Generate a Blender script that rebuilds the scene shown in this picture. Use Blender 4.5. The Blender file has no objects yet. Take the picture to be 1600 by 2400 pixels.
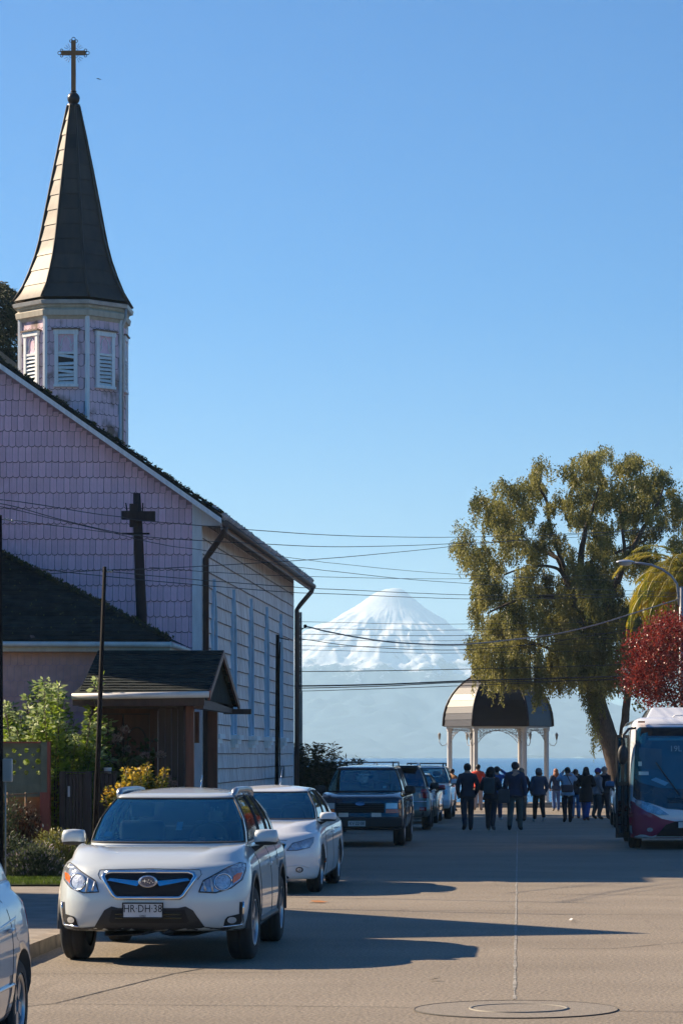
import bpy, bmesh, math, random
from mathutils import Vector, Matrix, Euler, noise
from mathutils.bvhtree import BVHTree

R = math.radians
rnd = random.Random(7)
sc = bpy.context.scene
COL = sc.collection

# ------------------------------------------------------------------ camera
EYE = 1.91            # eye height above the road
F = 6900.0            # focal length in photo pixels (photo 1600 x 2400)
cam_d = bpy.data.cameras.new('camera')
cam = bpy.data.objects.new('camera', cam_d)
COL.objects.link(cam)
cam.location = (0, 0, EYE)
cam.rotation_euler = (R(90), 0, 0)
cam_d.sensor_width = 36
cam_d.sensor_fit = 'AUTO'
cam_d.lens = 36 * F / 2400
cam_d.shift_x = -415 / 2400
cam_d.shift_y = 568 / 2400
cam_d.clip_start = 0.5
cam_d.clip_end = 60000
sc.camera = cam

# ------------------------------------------------------------------ sun and sky
SUN_AZ = R(22)        # the light comes from the left and a little from behind the scene
SUN_EL = R(32)
sun_dir = Vector((-math.cos(SUN_AZ) * math.cos(SUN_EL), math.sin(SUN_AZ) * math.cos(SUN_EL), math.sin(SUN_EL)))
sd = bpy.data.lights.new('sun', 'SUN')
sd.energy = 4.75
sd.angle = R(0.53)
sd.color = (1.0, 0.82, 0.60)
so = bpy.data.objects.new('sun', sd)
COL.objects.link(so)
so.rotation_euler = (-sun_dir).to_track_quat('-Z', 'Y').to_euler()
so.location = (-30, 60, 60)

w = bpy.data.worlds.new('World')
sc.world = w
w.use_nodes = True
nt = w.node_tree
nt.nodes.clear()
out = nt.nodes.new('ShaderNodeOutputWorld')
bg = nt.nodes.new('ShaderNodeBackground')
sky = nt.nodes.new('ShaderNodeTexSky')
sky.sky_type = 'NISHITA'
sky.sun_disc = False
sky.sun_elevation = SUN_EL
sky.sun_rotation = math.atan2(sun_dir.x, sun_dir.y)
sky.altitude = 60
sky.air_density = 0.85
sky.dust_density = 0.2
sky.ozone_density = 6.0
bg.inputs['Strength'].default_value = 0.056
hsv = nt.nodes.new('ShaderNodeHueSaturation')
hsv.inputs['Hue'].default_value = 0.504
hsv.inputs['Saturation'].default_value = 1.45
nt.links.new(sky.outputs[0], hsv.inputs['Color'])
tint = nt.nodes.new('ShaderNodeMix')
tint.data_type = 'RGBA'; tint.blend_type = 'MULTIPLY'; tint.inputs['Factor'].default_value = 1
tint.inputs['B'].default_value = (0.84, 0.96, 0.97, 1)
nt.links.new(hsv.outputs[0], tint.inputs['A'])
nt.links.new(tint.outputs['Result'], bg.inputs['Color'])
nt.links.new(bg.outputs[0], out.inputs['Surface'])

sc.view_settings.view_transform = 'Standard'
sc.view_settings.look = 'None'
sc.view_settings.exposure = 1.24
sc.view_settings.gamma = 1.0
sc.view_settings.use_curve_mapping = False
sc.render.engine = 'CYCLES'
sc.cycles.use_denoising = True
sc.cycles.max_bounces = 6
sc.cycles.transparent_max_bounces = 12
sc.cycles.volume_bounces = 2
sc.cycles.use_adaptive_sampling = True
sc.cycles.adaptive_threshold = 0.02

# ------------------------------------------------------------------ helpers
def gz(y):
    """ground height: the street falls gently towards the lake"""
    return 0.0 if y < 60 else -0.004 * (y - 60)

def at(px, py, y):
    """a point seen at photo pixel (px, py) and y metres down the street"""
    return Vector(((px - 1215) / F * y, y, EYE - (py - 1768) / F * y))

def tag(o, label=None, cat=None, group=None, kind=None):
    if label: o['label'] = label
    if cat: o['category'] = cat
    if group: o['group'] = group
    if kind: o['kind'] = kind
    return o

def empty(name, loc=(0, 0, 0), rz=0.0, parent=None):
    o = bpy.data.objects.new(name, None)
    COL.objects.link(o)
    o.location = loc
    o.rotation_euler = (0, 0, rz)
    o.empty_display_size = 0.2
    if parent: o.parent = parent
    return o

MATS = {}
def M(name, col, rough=0.7, metal=0.0, var=0.12, scale=3.0, bump=0.0, bscale=None, streak=None,
      col2=None, rand=0.0, spec=0.5, coat=0.0, trans=0.0, detail=4.0, sss=0.0, lo=0.3, hi=0.7):
    """procedural material: base colour broken up by noise, optional second colour patches, vertical streaks, relief"""
    if name in MATS: return MATS[name]
    m = bpy.data.materials.new(name)
    m.use_nodes = True
    t = m.node_tree
    b = t.nodes['Principled BSDF']
    L = t.links.new
    tc = t.nodes.new('ShaderNodeTexCoord')
    mp = t.nodes.new('ShaderNodeMapping')
    L(tc.outputs['Object'], mp.inputs['Vector'])
    if streak: mp.inputs['Scale'].default_value = streak
    n = t.nodes.new('ShaderNodeTexNoise')
    n.inputs['Scale'].default_value = scale
    n.inputs['Detail'].default_value = detail
    L(mp.outputs[0], n.inputs['Vector'])
    r = t.nodes.new('ShaderNodeMapRange')
    r.inputs['From Min'].default_value = lo
    r.inputs['From Max'].default_value = hi
    L(n.outputs['Fac'], r.inputs['Value'])
    mx = t.nodes.new('ShaderNodeMix')
    mx.data_type = 'RGBA'
    c = Vector(col[:3])
    a_, b_ = (c * (1 - var), c * (1 + var)) if col2 is None else (c, Vector(col2[:3]))
    mx.inputs['A'].default_value = (*[min(1, v) for v in a_], 1)
    mx.inputs['B'].default_value = (*[min(1, v) for v in b_], 1)
    L(r.outputs[0], mx.inputs['Factor'])
    src = mx.outputs['Result']
    if rand:
        oi = t.nodes.new('ShaderNodeObjectInfo')
        mr = t.nodes.new('ShaderNodeMapRange')
        mr.inputs['To Min'].default_value = 1 - rand
        mr.inputs['To Max'].default_value = 1 + rand
        L(oi.outputs['Random'], mr.inputs['Value'])
        hs = t.nodes.new('ShaderNodeHueSaturation')
        L(mr.outputs[0], hs.inputs['Value'])
        L(src, hs.inputs['Color'])
        src = hs.outputs['Color']
    L(src, b.inputs['Base Color'])
    b.inputs['Roughness'].default_value = rough
    b.inputs['Metallic'].default_value = metal
    b.inputs['Specular IOR Level'].default_value = spec
    b.inputs['Coat Weight'].default_value = coat
    b.inputs['Coat Roughness'].default_value = 0.03
    if trans: b.inputs['Transmission Weight'].default_value = trans
    if sss:
        b.inputs['Subsurface Weight'].default_value = sss
    if bump:
        n2 = t.nodes.new('ShaderNodeTexNoise')
        n2.inputs['Scale'].default_value = bscale or scale * 6
        n2.inputs['Detail'].default_value = 4
        L(mp.outputs[0], n2.inputs['Vector'])
        bp = t.nodes.new('ShaderNodeBump')
        bp.inputs['Strength'].default_value = bump
        bp.inputs['Distance'].default_value = 0.02
        L(n2.outputs['Fac'], bp.inputs['Height'])
        L(bp.outputs[0], b.inputs['Normal'])
    MATS[name] = m
    return m

def leafmat(name, c1, c2, scale=2.0, rough=0.5, through=0.35):
    """leaf: two tones in clumps, light passes through it"""
    if name in MATS: return MATS[name]
    m = bpy.data.materials.new(name)
    m.use_nodes = True
    t = m.node_tree
    b = t.nodes['Principled BSDF']
    o = t.nodes['Material Output']
    L = t.links.new
    tc = t.nodes.new('ShaderNodeTexCoord')
    n = t.nodes.new('ShaderNodeTexNoise')
    n.inputs['Scale'].default_value = scale
    n.inputs['Detail'].default_value = 5
    L(tc.outputs['Object'], n.inputs['Vector'])
    r = t.nodes.new('ShaderNodeMapRange')
    r.inputs['From Min'].default_value = 0.35
    r.inputs['From Max'].default_value = 0.65
    L(n.outputs['Fac'], r.inputs['Value'])
    mx = t.nodes.new('ShaderNodeMix')
    mx.data_type = 'RGBA'
    mx.inputs['A'].default_value = (*c1, 1)
    mx.inputs['B'].default_value = (*c2, 1)
    L(r.outputs[0], mx.inputs['Factor'])
    L(mx.outputs['Result'], b.inputs['Base Color'])
    b.inputs['Roughness'].default_value = rough
    b.inputs['Specular IOR Level'].default_value = 0.28
    tr = t.nodes.new('ShaderNodeBsdfTranslucent')
    L(mx.outputs['Result'], tr.inputs['Color'])
    ms = t.nodes.new('ShaderNodeMixShader')
    ms.inputs[0].default_value = through
    L(b.outputs[0], ms.inputs[1])
    L(tr.outputs[0], ms.inputs[2])
    L(ms.outputs[0], o.inputs['Surface'])
    MATS[name] = m
    return m

class MB:
    """collects primitives into ONE mesh object"""
    def __init__(s):
        s.v = []; s.f = []; s.m = []; s.sm = []
    def add(s, vs, fs, m=0, smooth=False):
        k = len(s.v)
        s.v.extend([tuple(p) for p in vs])
        for f in fs:
            s.f.append([i + k for i in f]); s.m.append(m); s.sm.append(smooth)
        return s
    def box(s, x0, y0, z0, x1, y1, z1, m=0):
        if x0 > x1: x0, x1 = x1, x0
        if y0 > y1: y0, y1 = y1, y0
        if z0 > z1: z0, z1 = z1, z0
        return s.add([(x0, y0, z0), (x1, y0, z0), (x1, y1, z0), (x0, y1, z0), (x0, y0, z1), (x1, y0, z1), (x1, y1, z1), (x0, y1, z1)],
                     [(0, 3, 2, 1), (4, 5, 6, 7), (0, 1, 5, 4), (1, 2, 6, 5), (2, 3, 7, 6), (3, 0, 4, 7)], m)
    def prism(s, pts, vec, m=0):
        """closed outline pts (3d) extruded by vec"""
        n = len(pts); vec = Vector(vec)
        vs = [Vector(p) for p in pts] + [Vector(p) + vec for p in pts]
        fs = [tuple(range(n))[::-1], tuple(range(n, 2 * n))] + [(i, (i + 1) % n, n + (i + 1) % n, n + i) for i in range(n)]
        return s.add(vs, fs, m)
    def tube(s, path, rad, n=8, m=0, cap=True, smooth=True):
        P = [Vector(p) for p in path]
        if not hasattr(rad, '__len__'): rad = [rad] * len(P)
        vs = []; up = None
        for i, p in enumerate(P):
            d = (P[min(i + 1, len(P) - 1)] - P[max(i - 1, 0)])
            if d.length < 1e-9: d = Vector((0, 0, 1))
            d.normalize()
            if up is None:
                up = Vector((0, 0, 1)) if abs(d.z) < 0.9 else Vector((1, 0, 0))
            a = d.cross(up).normalized(); up = a.cross(d).normalized()
            for k in range(n):
                t = 2 * math.pi * k / n
                vs.append(p + (a * math.cos(t) + up * math.sin(t)) * rad[i])
        fs = [(i * n + k, i * n + (k + 1) % n, (i + 1) * n + (k + 1) % n, (i + 1) * n + k) for i in range(len(P) - 1) for k in range(n)]
        s.add(vs, fs, m, smooth)
        if cap:
            b = len(s.v) - len(vs)
            s.f.append([b + k for k in range(n)][::-1]); s.m.append(m); s.sm.append(False)
            s.f.append([b + (len(P) - 1) * n + k for k in range(n)]); s.m.append(m); s.sm.append(False)
        return s
    def lathe(s, prof, n=16, c=(0, 0, 0), m=0, smooth=True, a0=0.0, cap=True):
        c = Vector(c)
        vs = [c + Vector((r * math.cos(a0 + 2 * math.pi * k / n), r * math.sin(a0 + 2 * math.pi * k / n), z)) for r, z in prof for k in range(n)]
        fs = [(i * n + k, i * n + (k + 1) % n, (i + 1) * n + (k + 1) % n, (i + 1) * n + k) for i in range(len(prof) - 1) for k in range(n)]
        s.add(vs, fs, m, smooth)
        if cap:
            b = len(s.v) - len(vs)
            s.f.append([b + k for k in range(n)][::-1]); s.m.append(m); s.sm.append(False)
            s.f.append([b + (len(prof) - 1) * n + k for k in range(n)]); s.m.append(m); s.sm.append(False)
        return s
    def ball(s, c, r, n=12, m=0, sz=(1, 1, 1)):
        c = Vector(c); vs = []; h = n // 2
        for i in range(h + 1):
            p = math.pi * i / h
            for k in range(n):
                t = 2 * math.pi * k / n
                q = max(math.sin(p), 1e-3)
                vs.append(c + Vector((q * math.cos(t) * sz[0], q * math.sin(t) * sz[1], -math.cos(p) * sz[2])) * r)
        fs = [(i * n + k, i * n + (k + 1) % n, (i + 1) * n + (k + 1) % n, (i + 1) * n + k) for i in range(h) for k in range(n)]
        return s.add(vs, fs, m, True)
    def torus(s, c, r, t, axis='y', n=16, k=6, m=0):
        pts = []
        for i in range(n + 1):
            a = 2 * math.pi * i / n
            u, v = r * math.cos(a), r * math.sin(a)
            pts.append(Vector(c) + {'x': Vector((0, u, v)), 'y': Vector((u, 0, v)), 'z': Vector((u, v, 0))}[axis])
        return s.tube(pts, t, k, m, cap=False)
    def grid(s, rows, m=0, smooth=True, closed=False, mfun=None):
        nr, nc = len(rows), len(rows[0]); k = len(s.v)
        for r in rows: s.v.extend([tuple(p) for p in r])
        for i in range(nr - 1):
            for j in range(nc if closed else nc - 1):
                j2 = (j + 1) % nc
                mi = mfun(i, j) if mfun else m
                if mi is None: continue
                s.f.append([k + i * nc + j, k + i * nc + j2, k + (i + 1) * nc + j2, k + (i + 1) * nc + j]); s.m.append(mi); s.sm.append(smooth)
        return s
    def mesh(s, name, mats):
        me = bpy.data.meshes.new(name)
        me.from_pydata(s.v, [], s.f)
        for mm in (mats if isinstance(mats, (list, tuple)) else [mats]): me.materials.append(mm)
        me.polygons.foreach_set('material_index', s.m)
        me.polygons.foreach_set('use_smooth', s.sm)
        me.update()
        return me
    def build(s, name, mats, parent=None, loc=(0, 0, 0), rot=(0, 0, 0), kind=None):
        return link(name, s.mesh(name, mats), parent, loc, rot, kind)

def link(name, me, parent=None, loc=(0, 0, 0), rot=(0, 0, 0), kind=None):
    o = bpy.data.objects.new(name, me)
    COL.objects.link(o)
    o.location = loc; o.rotation_euler = rot
    if parent: o.parent = parent
    if kind: o['kind'] = kind
    return o

def fixn(o):
    bm = bmesh.new(); bm.from_mesh(o.data)
    bmesh.ops.recalc_face_normals(bm, faces=bm.faces)
    bm.to_mesh(o.data); bm.free()
    return o

def freeze(o):
    """apply the modifiers of o"""
    dg = bpy.context.evaluated_depsgraph_get()
    dg.update()
    me = bpy.data.meshes.new_from_object(o.evaluated_get(dg), depsgraph=dg)
    old = o.data
    o.modifiers.clear()
    o.data = me
    me.name = old.name
    return o

def bevel(o, w=0.01, seg=2, ang=30):
    m = o.modifiers.new('b', 'BEVEL'); m.width = w; m.segments = seg
    m.limit_method = 'ANGLE'; m.angle_limit = R(ang)
    return o

def text_mesh(txt, size, depth=0.002, align='CENTER', sx=1.0):
    """lettering from Blender's built-in font, as a mesh in the xz plane facing -y"""
    cu = bpy.data.curves.new('t', 'FONT')
    cu.body = txt; cu.size = size; cu.extrude = depth; cu.align_x = align; cu.align_y = 'CENTER'
    cu.resolution_u = 2
    o = bpy.data.objects.new('t', cu); COL.objects.link(o)
    dg = bpy.context.evaluated_depsgraph_get(); dg.update()
    me = bpy.data.meshes.new_from_object(o.evaluated_get(dg), depsgraph=dg)
    bpy.data.objects.remove(o); bpy.data.curves.remove(cu)
    me.transform(Matrix.Rotation(R(90), 4, 'X') @ Matrix.Diagonal((sx, 1, 1, 1)))
    return me
# ------------------------------------------------------------------ materials of the ground
def asphalt():
    m = bpy.data.materials.new('asphalt'); m.use_nodes = True
    t = m.node_tree; b = t.nodes['Principled BSDF']; L = t.links.new
    tc = t.nodes.new('ShaderNodeTexCoord')
    n1 = t.nodes.new('ShaderNodeTexNoise'); n1.inputs['Scale'].default_value = 0.55; n1.inputs['Detail'].default_value = 6
    mp = t.nodes.new('ShaderNodeMapping'); mp.inputs['Scale'].default_value = (0.5, 1, 1)
    L(tc.outputs['Object'], mp.inputs[0]); L(mp.outputs[0], n1.inputs['Vector'])
    n2 = t.nodes.new('ShaderNodeTexNoise'); n2.inputs['Scale'].default_value = 34; n2.inputs['Detail'].default_value = 5
    n2.inputs['Roughness'].default_value = 0.75
    L(tc.outputs['Object'], n2.inputs['Vector'])
    vo = t.nodes.new('ShaderNodeTexVoronoi'); vo.inputs['Scale'].default_value = 30
    L(tc.outputs['Object'], vo.inputs['Vector'])
    cr = t.nodes.new('ShaderNodeValToRGB')
    cr.color_ramp.elements[0].position = 0.3; cr.color_ramp.elements[0].color = (0.195, 0.160, 0.118, 1)
    cr.color_ramp.elements[1].position = 0.72; cr.color_ramp.elements[1].color = (0.270, 0.225, 0.170, 1)
    L(n1.outputs['Fac'], cr.inputs[0])
    c2 = t.nodes.new('ShaderNodeValToRGB')
    c2.color_ramp.elements[0].position = 0.38; c2.color_ramp.elements[0].color = (0.50, 0.50, 0.50, 1)
    c2.color_ramp.elements[1].position = 0.62; c2.color_ramp.elements[1].color = (1.34, 1.34, 1.34, 1)
    L(n2.outputs['Fac'], c2.inputs[0])
    mx = t.nodes.new('ShaderNodeMix'); mx.data_type = 'RGBA'; mx.blend_type = 'MULTIPLY'; mx.inputs['Factor'].default_value = 1
    L(cr.outputs[0], mx.inputs['A']); L(c2.outputs[0], mx.inputs['B'])
    # dark stains where cars drip and roll
    n3 = t.nodes.new('ShaderNodeTexNoise'); n3.inputs['Scale'].default_value = 1.7; n3.inputs['Detail'].default_value = 8
    m3 = t.nodes.new('ShaderNodeMapping'); m3.inputs['Scale'].default_value = (2.2, 0.25, 1)
    L(tc.outputs['Object'], m3.inputs[0]); L(m3.outputs[0], n3.inputs['Vector'])
    c3 = t.nodes.new('ShaderNodeValToRGB')
    c3.color_ramp.elements[0].position = 0.62; c3.color_ramp.elements[0].color = (1, 1, 1, 1)
    c3.color_ramp.elements[1].position = 0.78; c3.color_ramp.elements[1].color = (0.72, 0.70, 0.68, 1)
    L(n3.outputs['Fac'], c3.inputs[0])
    m4 = t.nodes.new('ShaderNodeMix'); m4.data_type = 'RGBA'; m4.blend_type = 'MULTIPLY'; m4.inputs['Factor'].default_value = 1
    L(mx.outputs['Result'], m4.inputs['A']); L(c3.outputs[0], m4.inputs['B'])
    L(m4.outputs['Result'], b.inputs['Base Color'])
    b.inputs['Roughness'].default_value = 0.85
    bp = t.nodes.new('ShaderNodeBump'); bp.inputs['Strength'].default_value = 0.5; bp.inputs['Distance'].default_value = 0.01
    L(vo.outputs['Distance'], bp.inputs['Height']); L(bp.outputs[0], b.inputs['Normal'])
    return m
m_asphalt = asphalt()
m_pave = M('pavement_concrete', (0.25, 0.215, 0.18), 0.85, var=0.2, scale=3, bump=0.4, bscale=40)
m_kerb = M('kerb_concrete', (0.24, 0.20, 0.16), 0.85, var=0.25, scale=6, bump=0.5, bscale=40, rand=0.1)
m_earth = M('earth', (0.10, 0.085, 0.06), 0.95, var=0.35, scale=0.8, bump=0.6)
m_tar = M('tar_joint', (0.045, 0.041, 0.036), 0.8)
m_seam = M('worn_white_line', (0.265, 0.245, 0.21), 0.8, var=0.35, scale=14, lo=0.4, hi=0.6)
m_iron = M('cast_iron', (0.12, 0.11, 0.10), 0.5, 0.6, bump=0.3)
m_patch = M('concrete_patch', (0.225, 0.195, 0.158), 0.9, var=0.22, scale=30, bump=0.5, bscale=80)

def sheet(name, mat, x0, x1, y0, y1, dz, kind='structure', nx=2, parent=None):
    ys = sorted(set([y0, y1] + [y for y in (60, 80, 100) if y0 < y < y1]))
    rows = [[(x0 + (x1 - x0) * i / (nx - 1), y, gz(y) + dz) for i in range(nx)] for y in ys]
    return MB().grid(rows, smooth=False).build(name, mat, parent, kind=kind)

# ground: land as one sheet that ends in a bank running down under the lake
LAKE_Z = -3.0
rows = []
for y, z in ((-60, -0.03), (60, -0.03), (121, gz(121) - 0.03), (124, -0.9), (140, -5.5), (170, -9), (5600, -40), (9000, -40)):
    rows.append([(x, y, z) for x in (-9000, -400, -60, 0, 60, 400, 9000)])
MB().grid(rows, smooth=False).build('ground', m_earth, kind='structure')

road = sheet('road', m_asphalt, -4.55, 4.9, -5, 118.4, 0.0)
# the pavement on the left, raised behind the kerb
pv = MB()
for a, b in ((-5, 60), (60, 98)):
    pv.add([(-4.70, a, gz(a) + .13), (-7.2, a, gz(a) + .13), (-7.2, b, gz(b) + .13), (-4.70, b, gz(b) + .13)], [(0, 1, 2, 3)])
pv.build('pavement', m_pave, kind='structure')
pvr = MB()
for a, b in ((-5, 60), (60, 98)):
    pvr.add([(5.05, a, gz(a) + .13), (11.5, a, gz(a) + .13), (11.5, b, gz(b) + .13), (5.05, b, gz(b) + .13)], [(3, 2, 1, 0)])
pvr.build('pavement', m_pave, kind='structure')
kerb = empty('kerb', (0, 0, 0)); kerb['kind'] = 'structure'
kb = MB().box(-0.075, 0.01, -0.05, 0.075, 0.99, 0.135)
kme = kb.mesh('kerb_stone', m_kerb)
for y in range(14, 98):
    k = link('kerb_stone', kme, kerb, (-4.625 + rnd.uniform(-.006, .006), y, gz(y) + rnd.uniform(-.006, .004)))
kr = MB()
for y in range(-5, 98): kr.box(4.9, y + .01, gz(y) - .05, 5.05, y + .99, gz(y) + .135)
kr.build('kerb', m_kerb, kind='structure')

# the lakeside edge: a kerb, a low step and a wall cap behind the gazebo
edge = MB()
edge.box(-14, 118.4, gz(118) - .2, 22, 118.75, gz(118) + .10)
edge.box(-14, 118.75, gz(118) - .2, 22, 122.0, gz(118) + .06)
edge.build('lakeside_pavement', M('lakeside_concrete', (0.26, 0.235, 0.205), 0.85, var=0.15, scale=2, bump=.3), kind='structure')

# centre seam, joints and cracks as thin sheets on the road
seam = MB()
x = -0.03; y = 22.95
while y < 75:
    y2 = y + 0.35
    wv = 0.012 + 0.012 * noise.noise(Vector((y * 1.3, 0, 0)))
    xo = -0.035 + 0.012 * noise.noise(Vector((y * 0.9, 5, 0)))
    xo2 = -0.035 + 0.012 * noise.noise(Vector((y2 * 0.9, 5, 0)))
    seam.add([(xo - wv, y, gz(y) + .004), (xo + wv, y, gz(y) + .004), (xo2 + wv, y2, gz(y2) + .004), (xo2 - wv, y2, gz(y2) + .004)], [(0, 1, 2, 3)])
    y = y2
seam.build('centre_line', m_seam, kind='structure')

def crack(pts, wd=0.014):
    """an irregular tar-dark joint through road points"""
    mb = MB(); P = []
    for (x0, y0), (x1, y1) in zip(pts[:-1], pts[1:]):
        n = max(2, int(math.hypot(x1 - x0, y1 - y0) / 0.10))
        for i in range(n):
            t = i / n
            xx, yy = x0 + (x1 - x0) * t, y0 + (y1 - y0) * t
            P.append((xx, yy + 0.03 * noise.noise(Vector((xx * 3, yy * 3, 1)))))
    P.append(pts[-1])
    for (x0, y0), (x1, y1) in zip(P[:-1], P[1:]):
        d = Vector((x1 - x0, y1 - y0)); d.normalize()
        nx, ny = -d.y, d.x
        q = wd * (0.6 + 0.8 * abs(noise.noise(Vector((x0 * 2.2, y0 * 2.2, 9)))))
        mb.add([(x0 - nx * q, y0 - ny * q, gz(y0) + .004), (x0 + nx * q, y0 + ny * q, gz(y0) + .004),
                (x1 + nx * q, y1 + ny * q, gz(y1) + .004), (x1 - nx * q, y1 - ny * q, gz(y1) + .004)], [(0, 3, 2, 1)])
    mb.build('road_joint', m_tar, kind='structure')
crack([(-4.5, 22.6), (-1.15, 22.25), (-.77, 22.15)], .010)
crack([(0.74, 21.88), (3.5, 21.5)], .011)
crack([(-4.4, 21.2), (-3.55, 22.55), (-3.0, 25.6), (-2.8, 26.3)], .012)
crack([(-4.5, 25.55), (-1.9, 25.75)], .008)
crack([(0.2, 28.9), (.9, 28.9), (1.7, 29.9), (3.2, 30.2)], .010)
crack([(-3.0, 49.2), (1.5, 47.0)], .022)
crack([(0.3, 35.2), (5.5, 34.4)], .014)
crack([(0.4, 40.2), (4.5, 39.4)], .016)
crack([(1.0, 45.2), (5, 44.6)], .016)
crack([(-3.9, 36.4), (0.0, 35.9)], .010)

# round concrete collar and its cast iron ring
cc = Vector((-.02, 22.02, 0))
mb = MB()
mb.lathe([(0.0, .006), (0.76, .006)], 48, cc, cap=False)
mb.build('concrete_collar', m_patch, kind='structure')
mh = empty('manhole_cover', (0.0, 22.05, 0.006))
tag(mh, 'round flush manhole cover with a pale metal rim in the road', 'manhole cover')
MB().lathe([(0.0, .004), (0.345, .004)], 40, cap=False).build('cover', m_patch, mh)
MB().lathe([(0.35, 0.0), (0.355, .009), (.372, .009), (.375, 0.0)], 40, cap=False).build('rim', M('pale_iron', (0.22, 0.20, 0.165), 0.7, 0.2), mh)
mb = MB()
mb.torus(cc + Vector((0, 0, .004)), 0.76, .006, 'z', 60, 4)
mb.build('road_joint', m_tar, kind='structure')

# small litter on the road
m_leafd = M('dry_leaf', (0.42, 0.17, 0.05), 0.7)
for i, (px, py, s) in enumerate(((741, 2116, .13), (1340, 2158, .05), (1024, 2299, .06))):
    Y = EYE * F / (py - 1768)
    mb = MB()
    for k in range(3 if i == 0 else 1):
        a = rnd.uniform(0, 3); c = Vector(((px - 1215) / F * Y + rnd.uniform(-.05, .05), Y + rnd.uniform(-.05, .05), .012))
        mb.add([c + Vector((math.cos(a) * s, math.sin(a) * s, .02)), c + Vector((-math.sin(a) * s * .5, math.cos(a) * s * .5, 0)),
                c - Vector((math.cos(a) * s, math.sin(a) * s, 0)), c + Vector((math.sin(a) * s * .5, -math.cos(a) * s * .5, .015))], [(0, 1, 2, 3)])
    o = mb.build('dry_leaf' if i == 0 else 'paper_scrap', m_leafd if i == 0 else M('paper', (.7, .68, .64), .8))
    tag(o, ('orange dry leaf lying on the road beside the crossover\'s rear wheel', 'small white scrap on the sunny road right of the centre line',
            'white paper scrap on the road in front of the manhole')[i], 'leaf' if i == 0 else 'litter')

# ------------------------------------------------------------------ lake
def lakemat():
    m = bpy.data.materials.new('lake_water'); m.use_nodes = True
    t = m.node_tree; b = t.nodes['Principled BSDF']; L = t.links.new
    b.inputs['Base Color'].default_value = (0.012, 0.085, 0.17, 1)
    b.inputs['Roughness'].default_value = 0.25
    b.inputs['Specular IOR Level'].default_value = 0.06
    tc = t.nodes.new('ShaderNodeTexCoord')
    mp = t.nodes.new('ShaderNodeMapping'); mp.inputs['Scale'].default_value = (0.10, 0.02, 1)
    L(tc.outputs['Object'], mp.inputs[0])
    n = t.nodes.new('ShaderNodeTexNoise'); n.inputs['Scale'].default_value = 3; n.inputs['Detail'].default_value = 8
    n.inputs['Roughness'].default_value = 0.7
    L(mp.outputs[0], n.inputs['Vector'])
    cr = t.nodes.new('ShaderNodeValToRGB')
    cr.color_ramp.elements[0].position = .35; cr.color_ramp.elements[0].color = (0.003, 0.060, 0.19, 1)
    cr.color_ramp.elements[1].position = .68; cr.color_ramp.elements[1].color = (0.012, 0.13, 0.30, 1)
    L(n.outputs['Fac'], cr.inputs[0]); L(cr.outputs[0], b.inputs['Base Color'])
    n2 = t.nodes.new('ShaderNodeTexNoise'); n2.inputs['Scale'].default_value = 1.4; n2.inputs['Detail'].default_value = 5
    L(tc.outputs['Object'], n2.inputs['Vector'])
    bp = t.nodes.new('ShaderNodeBump'); bp.inputs['Strength'].default_value = 1.0; bp.inputs['Distance'].default_value = 0.35
    L(n2.outputs['Fac'], bp.inputs['Height']); L(bp.outputs[0], b.inputs['Normal'])
    return m
MB().add([(-8000, 123, LAKE_Z), (8000, 123, LAKE_Z), (8000, 3750, LAKE_Z), (-8000, 3750, LAKE_Z)], [(0, 1, 2, 3)]).build('lake', lakemat(), kind='structure')

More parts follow.
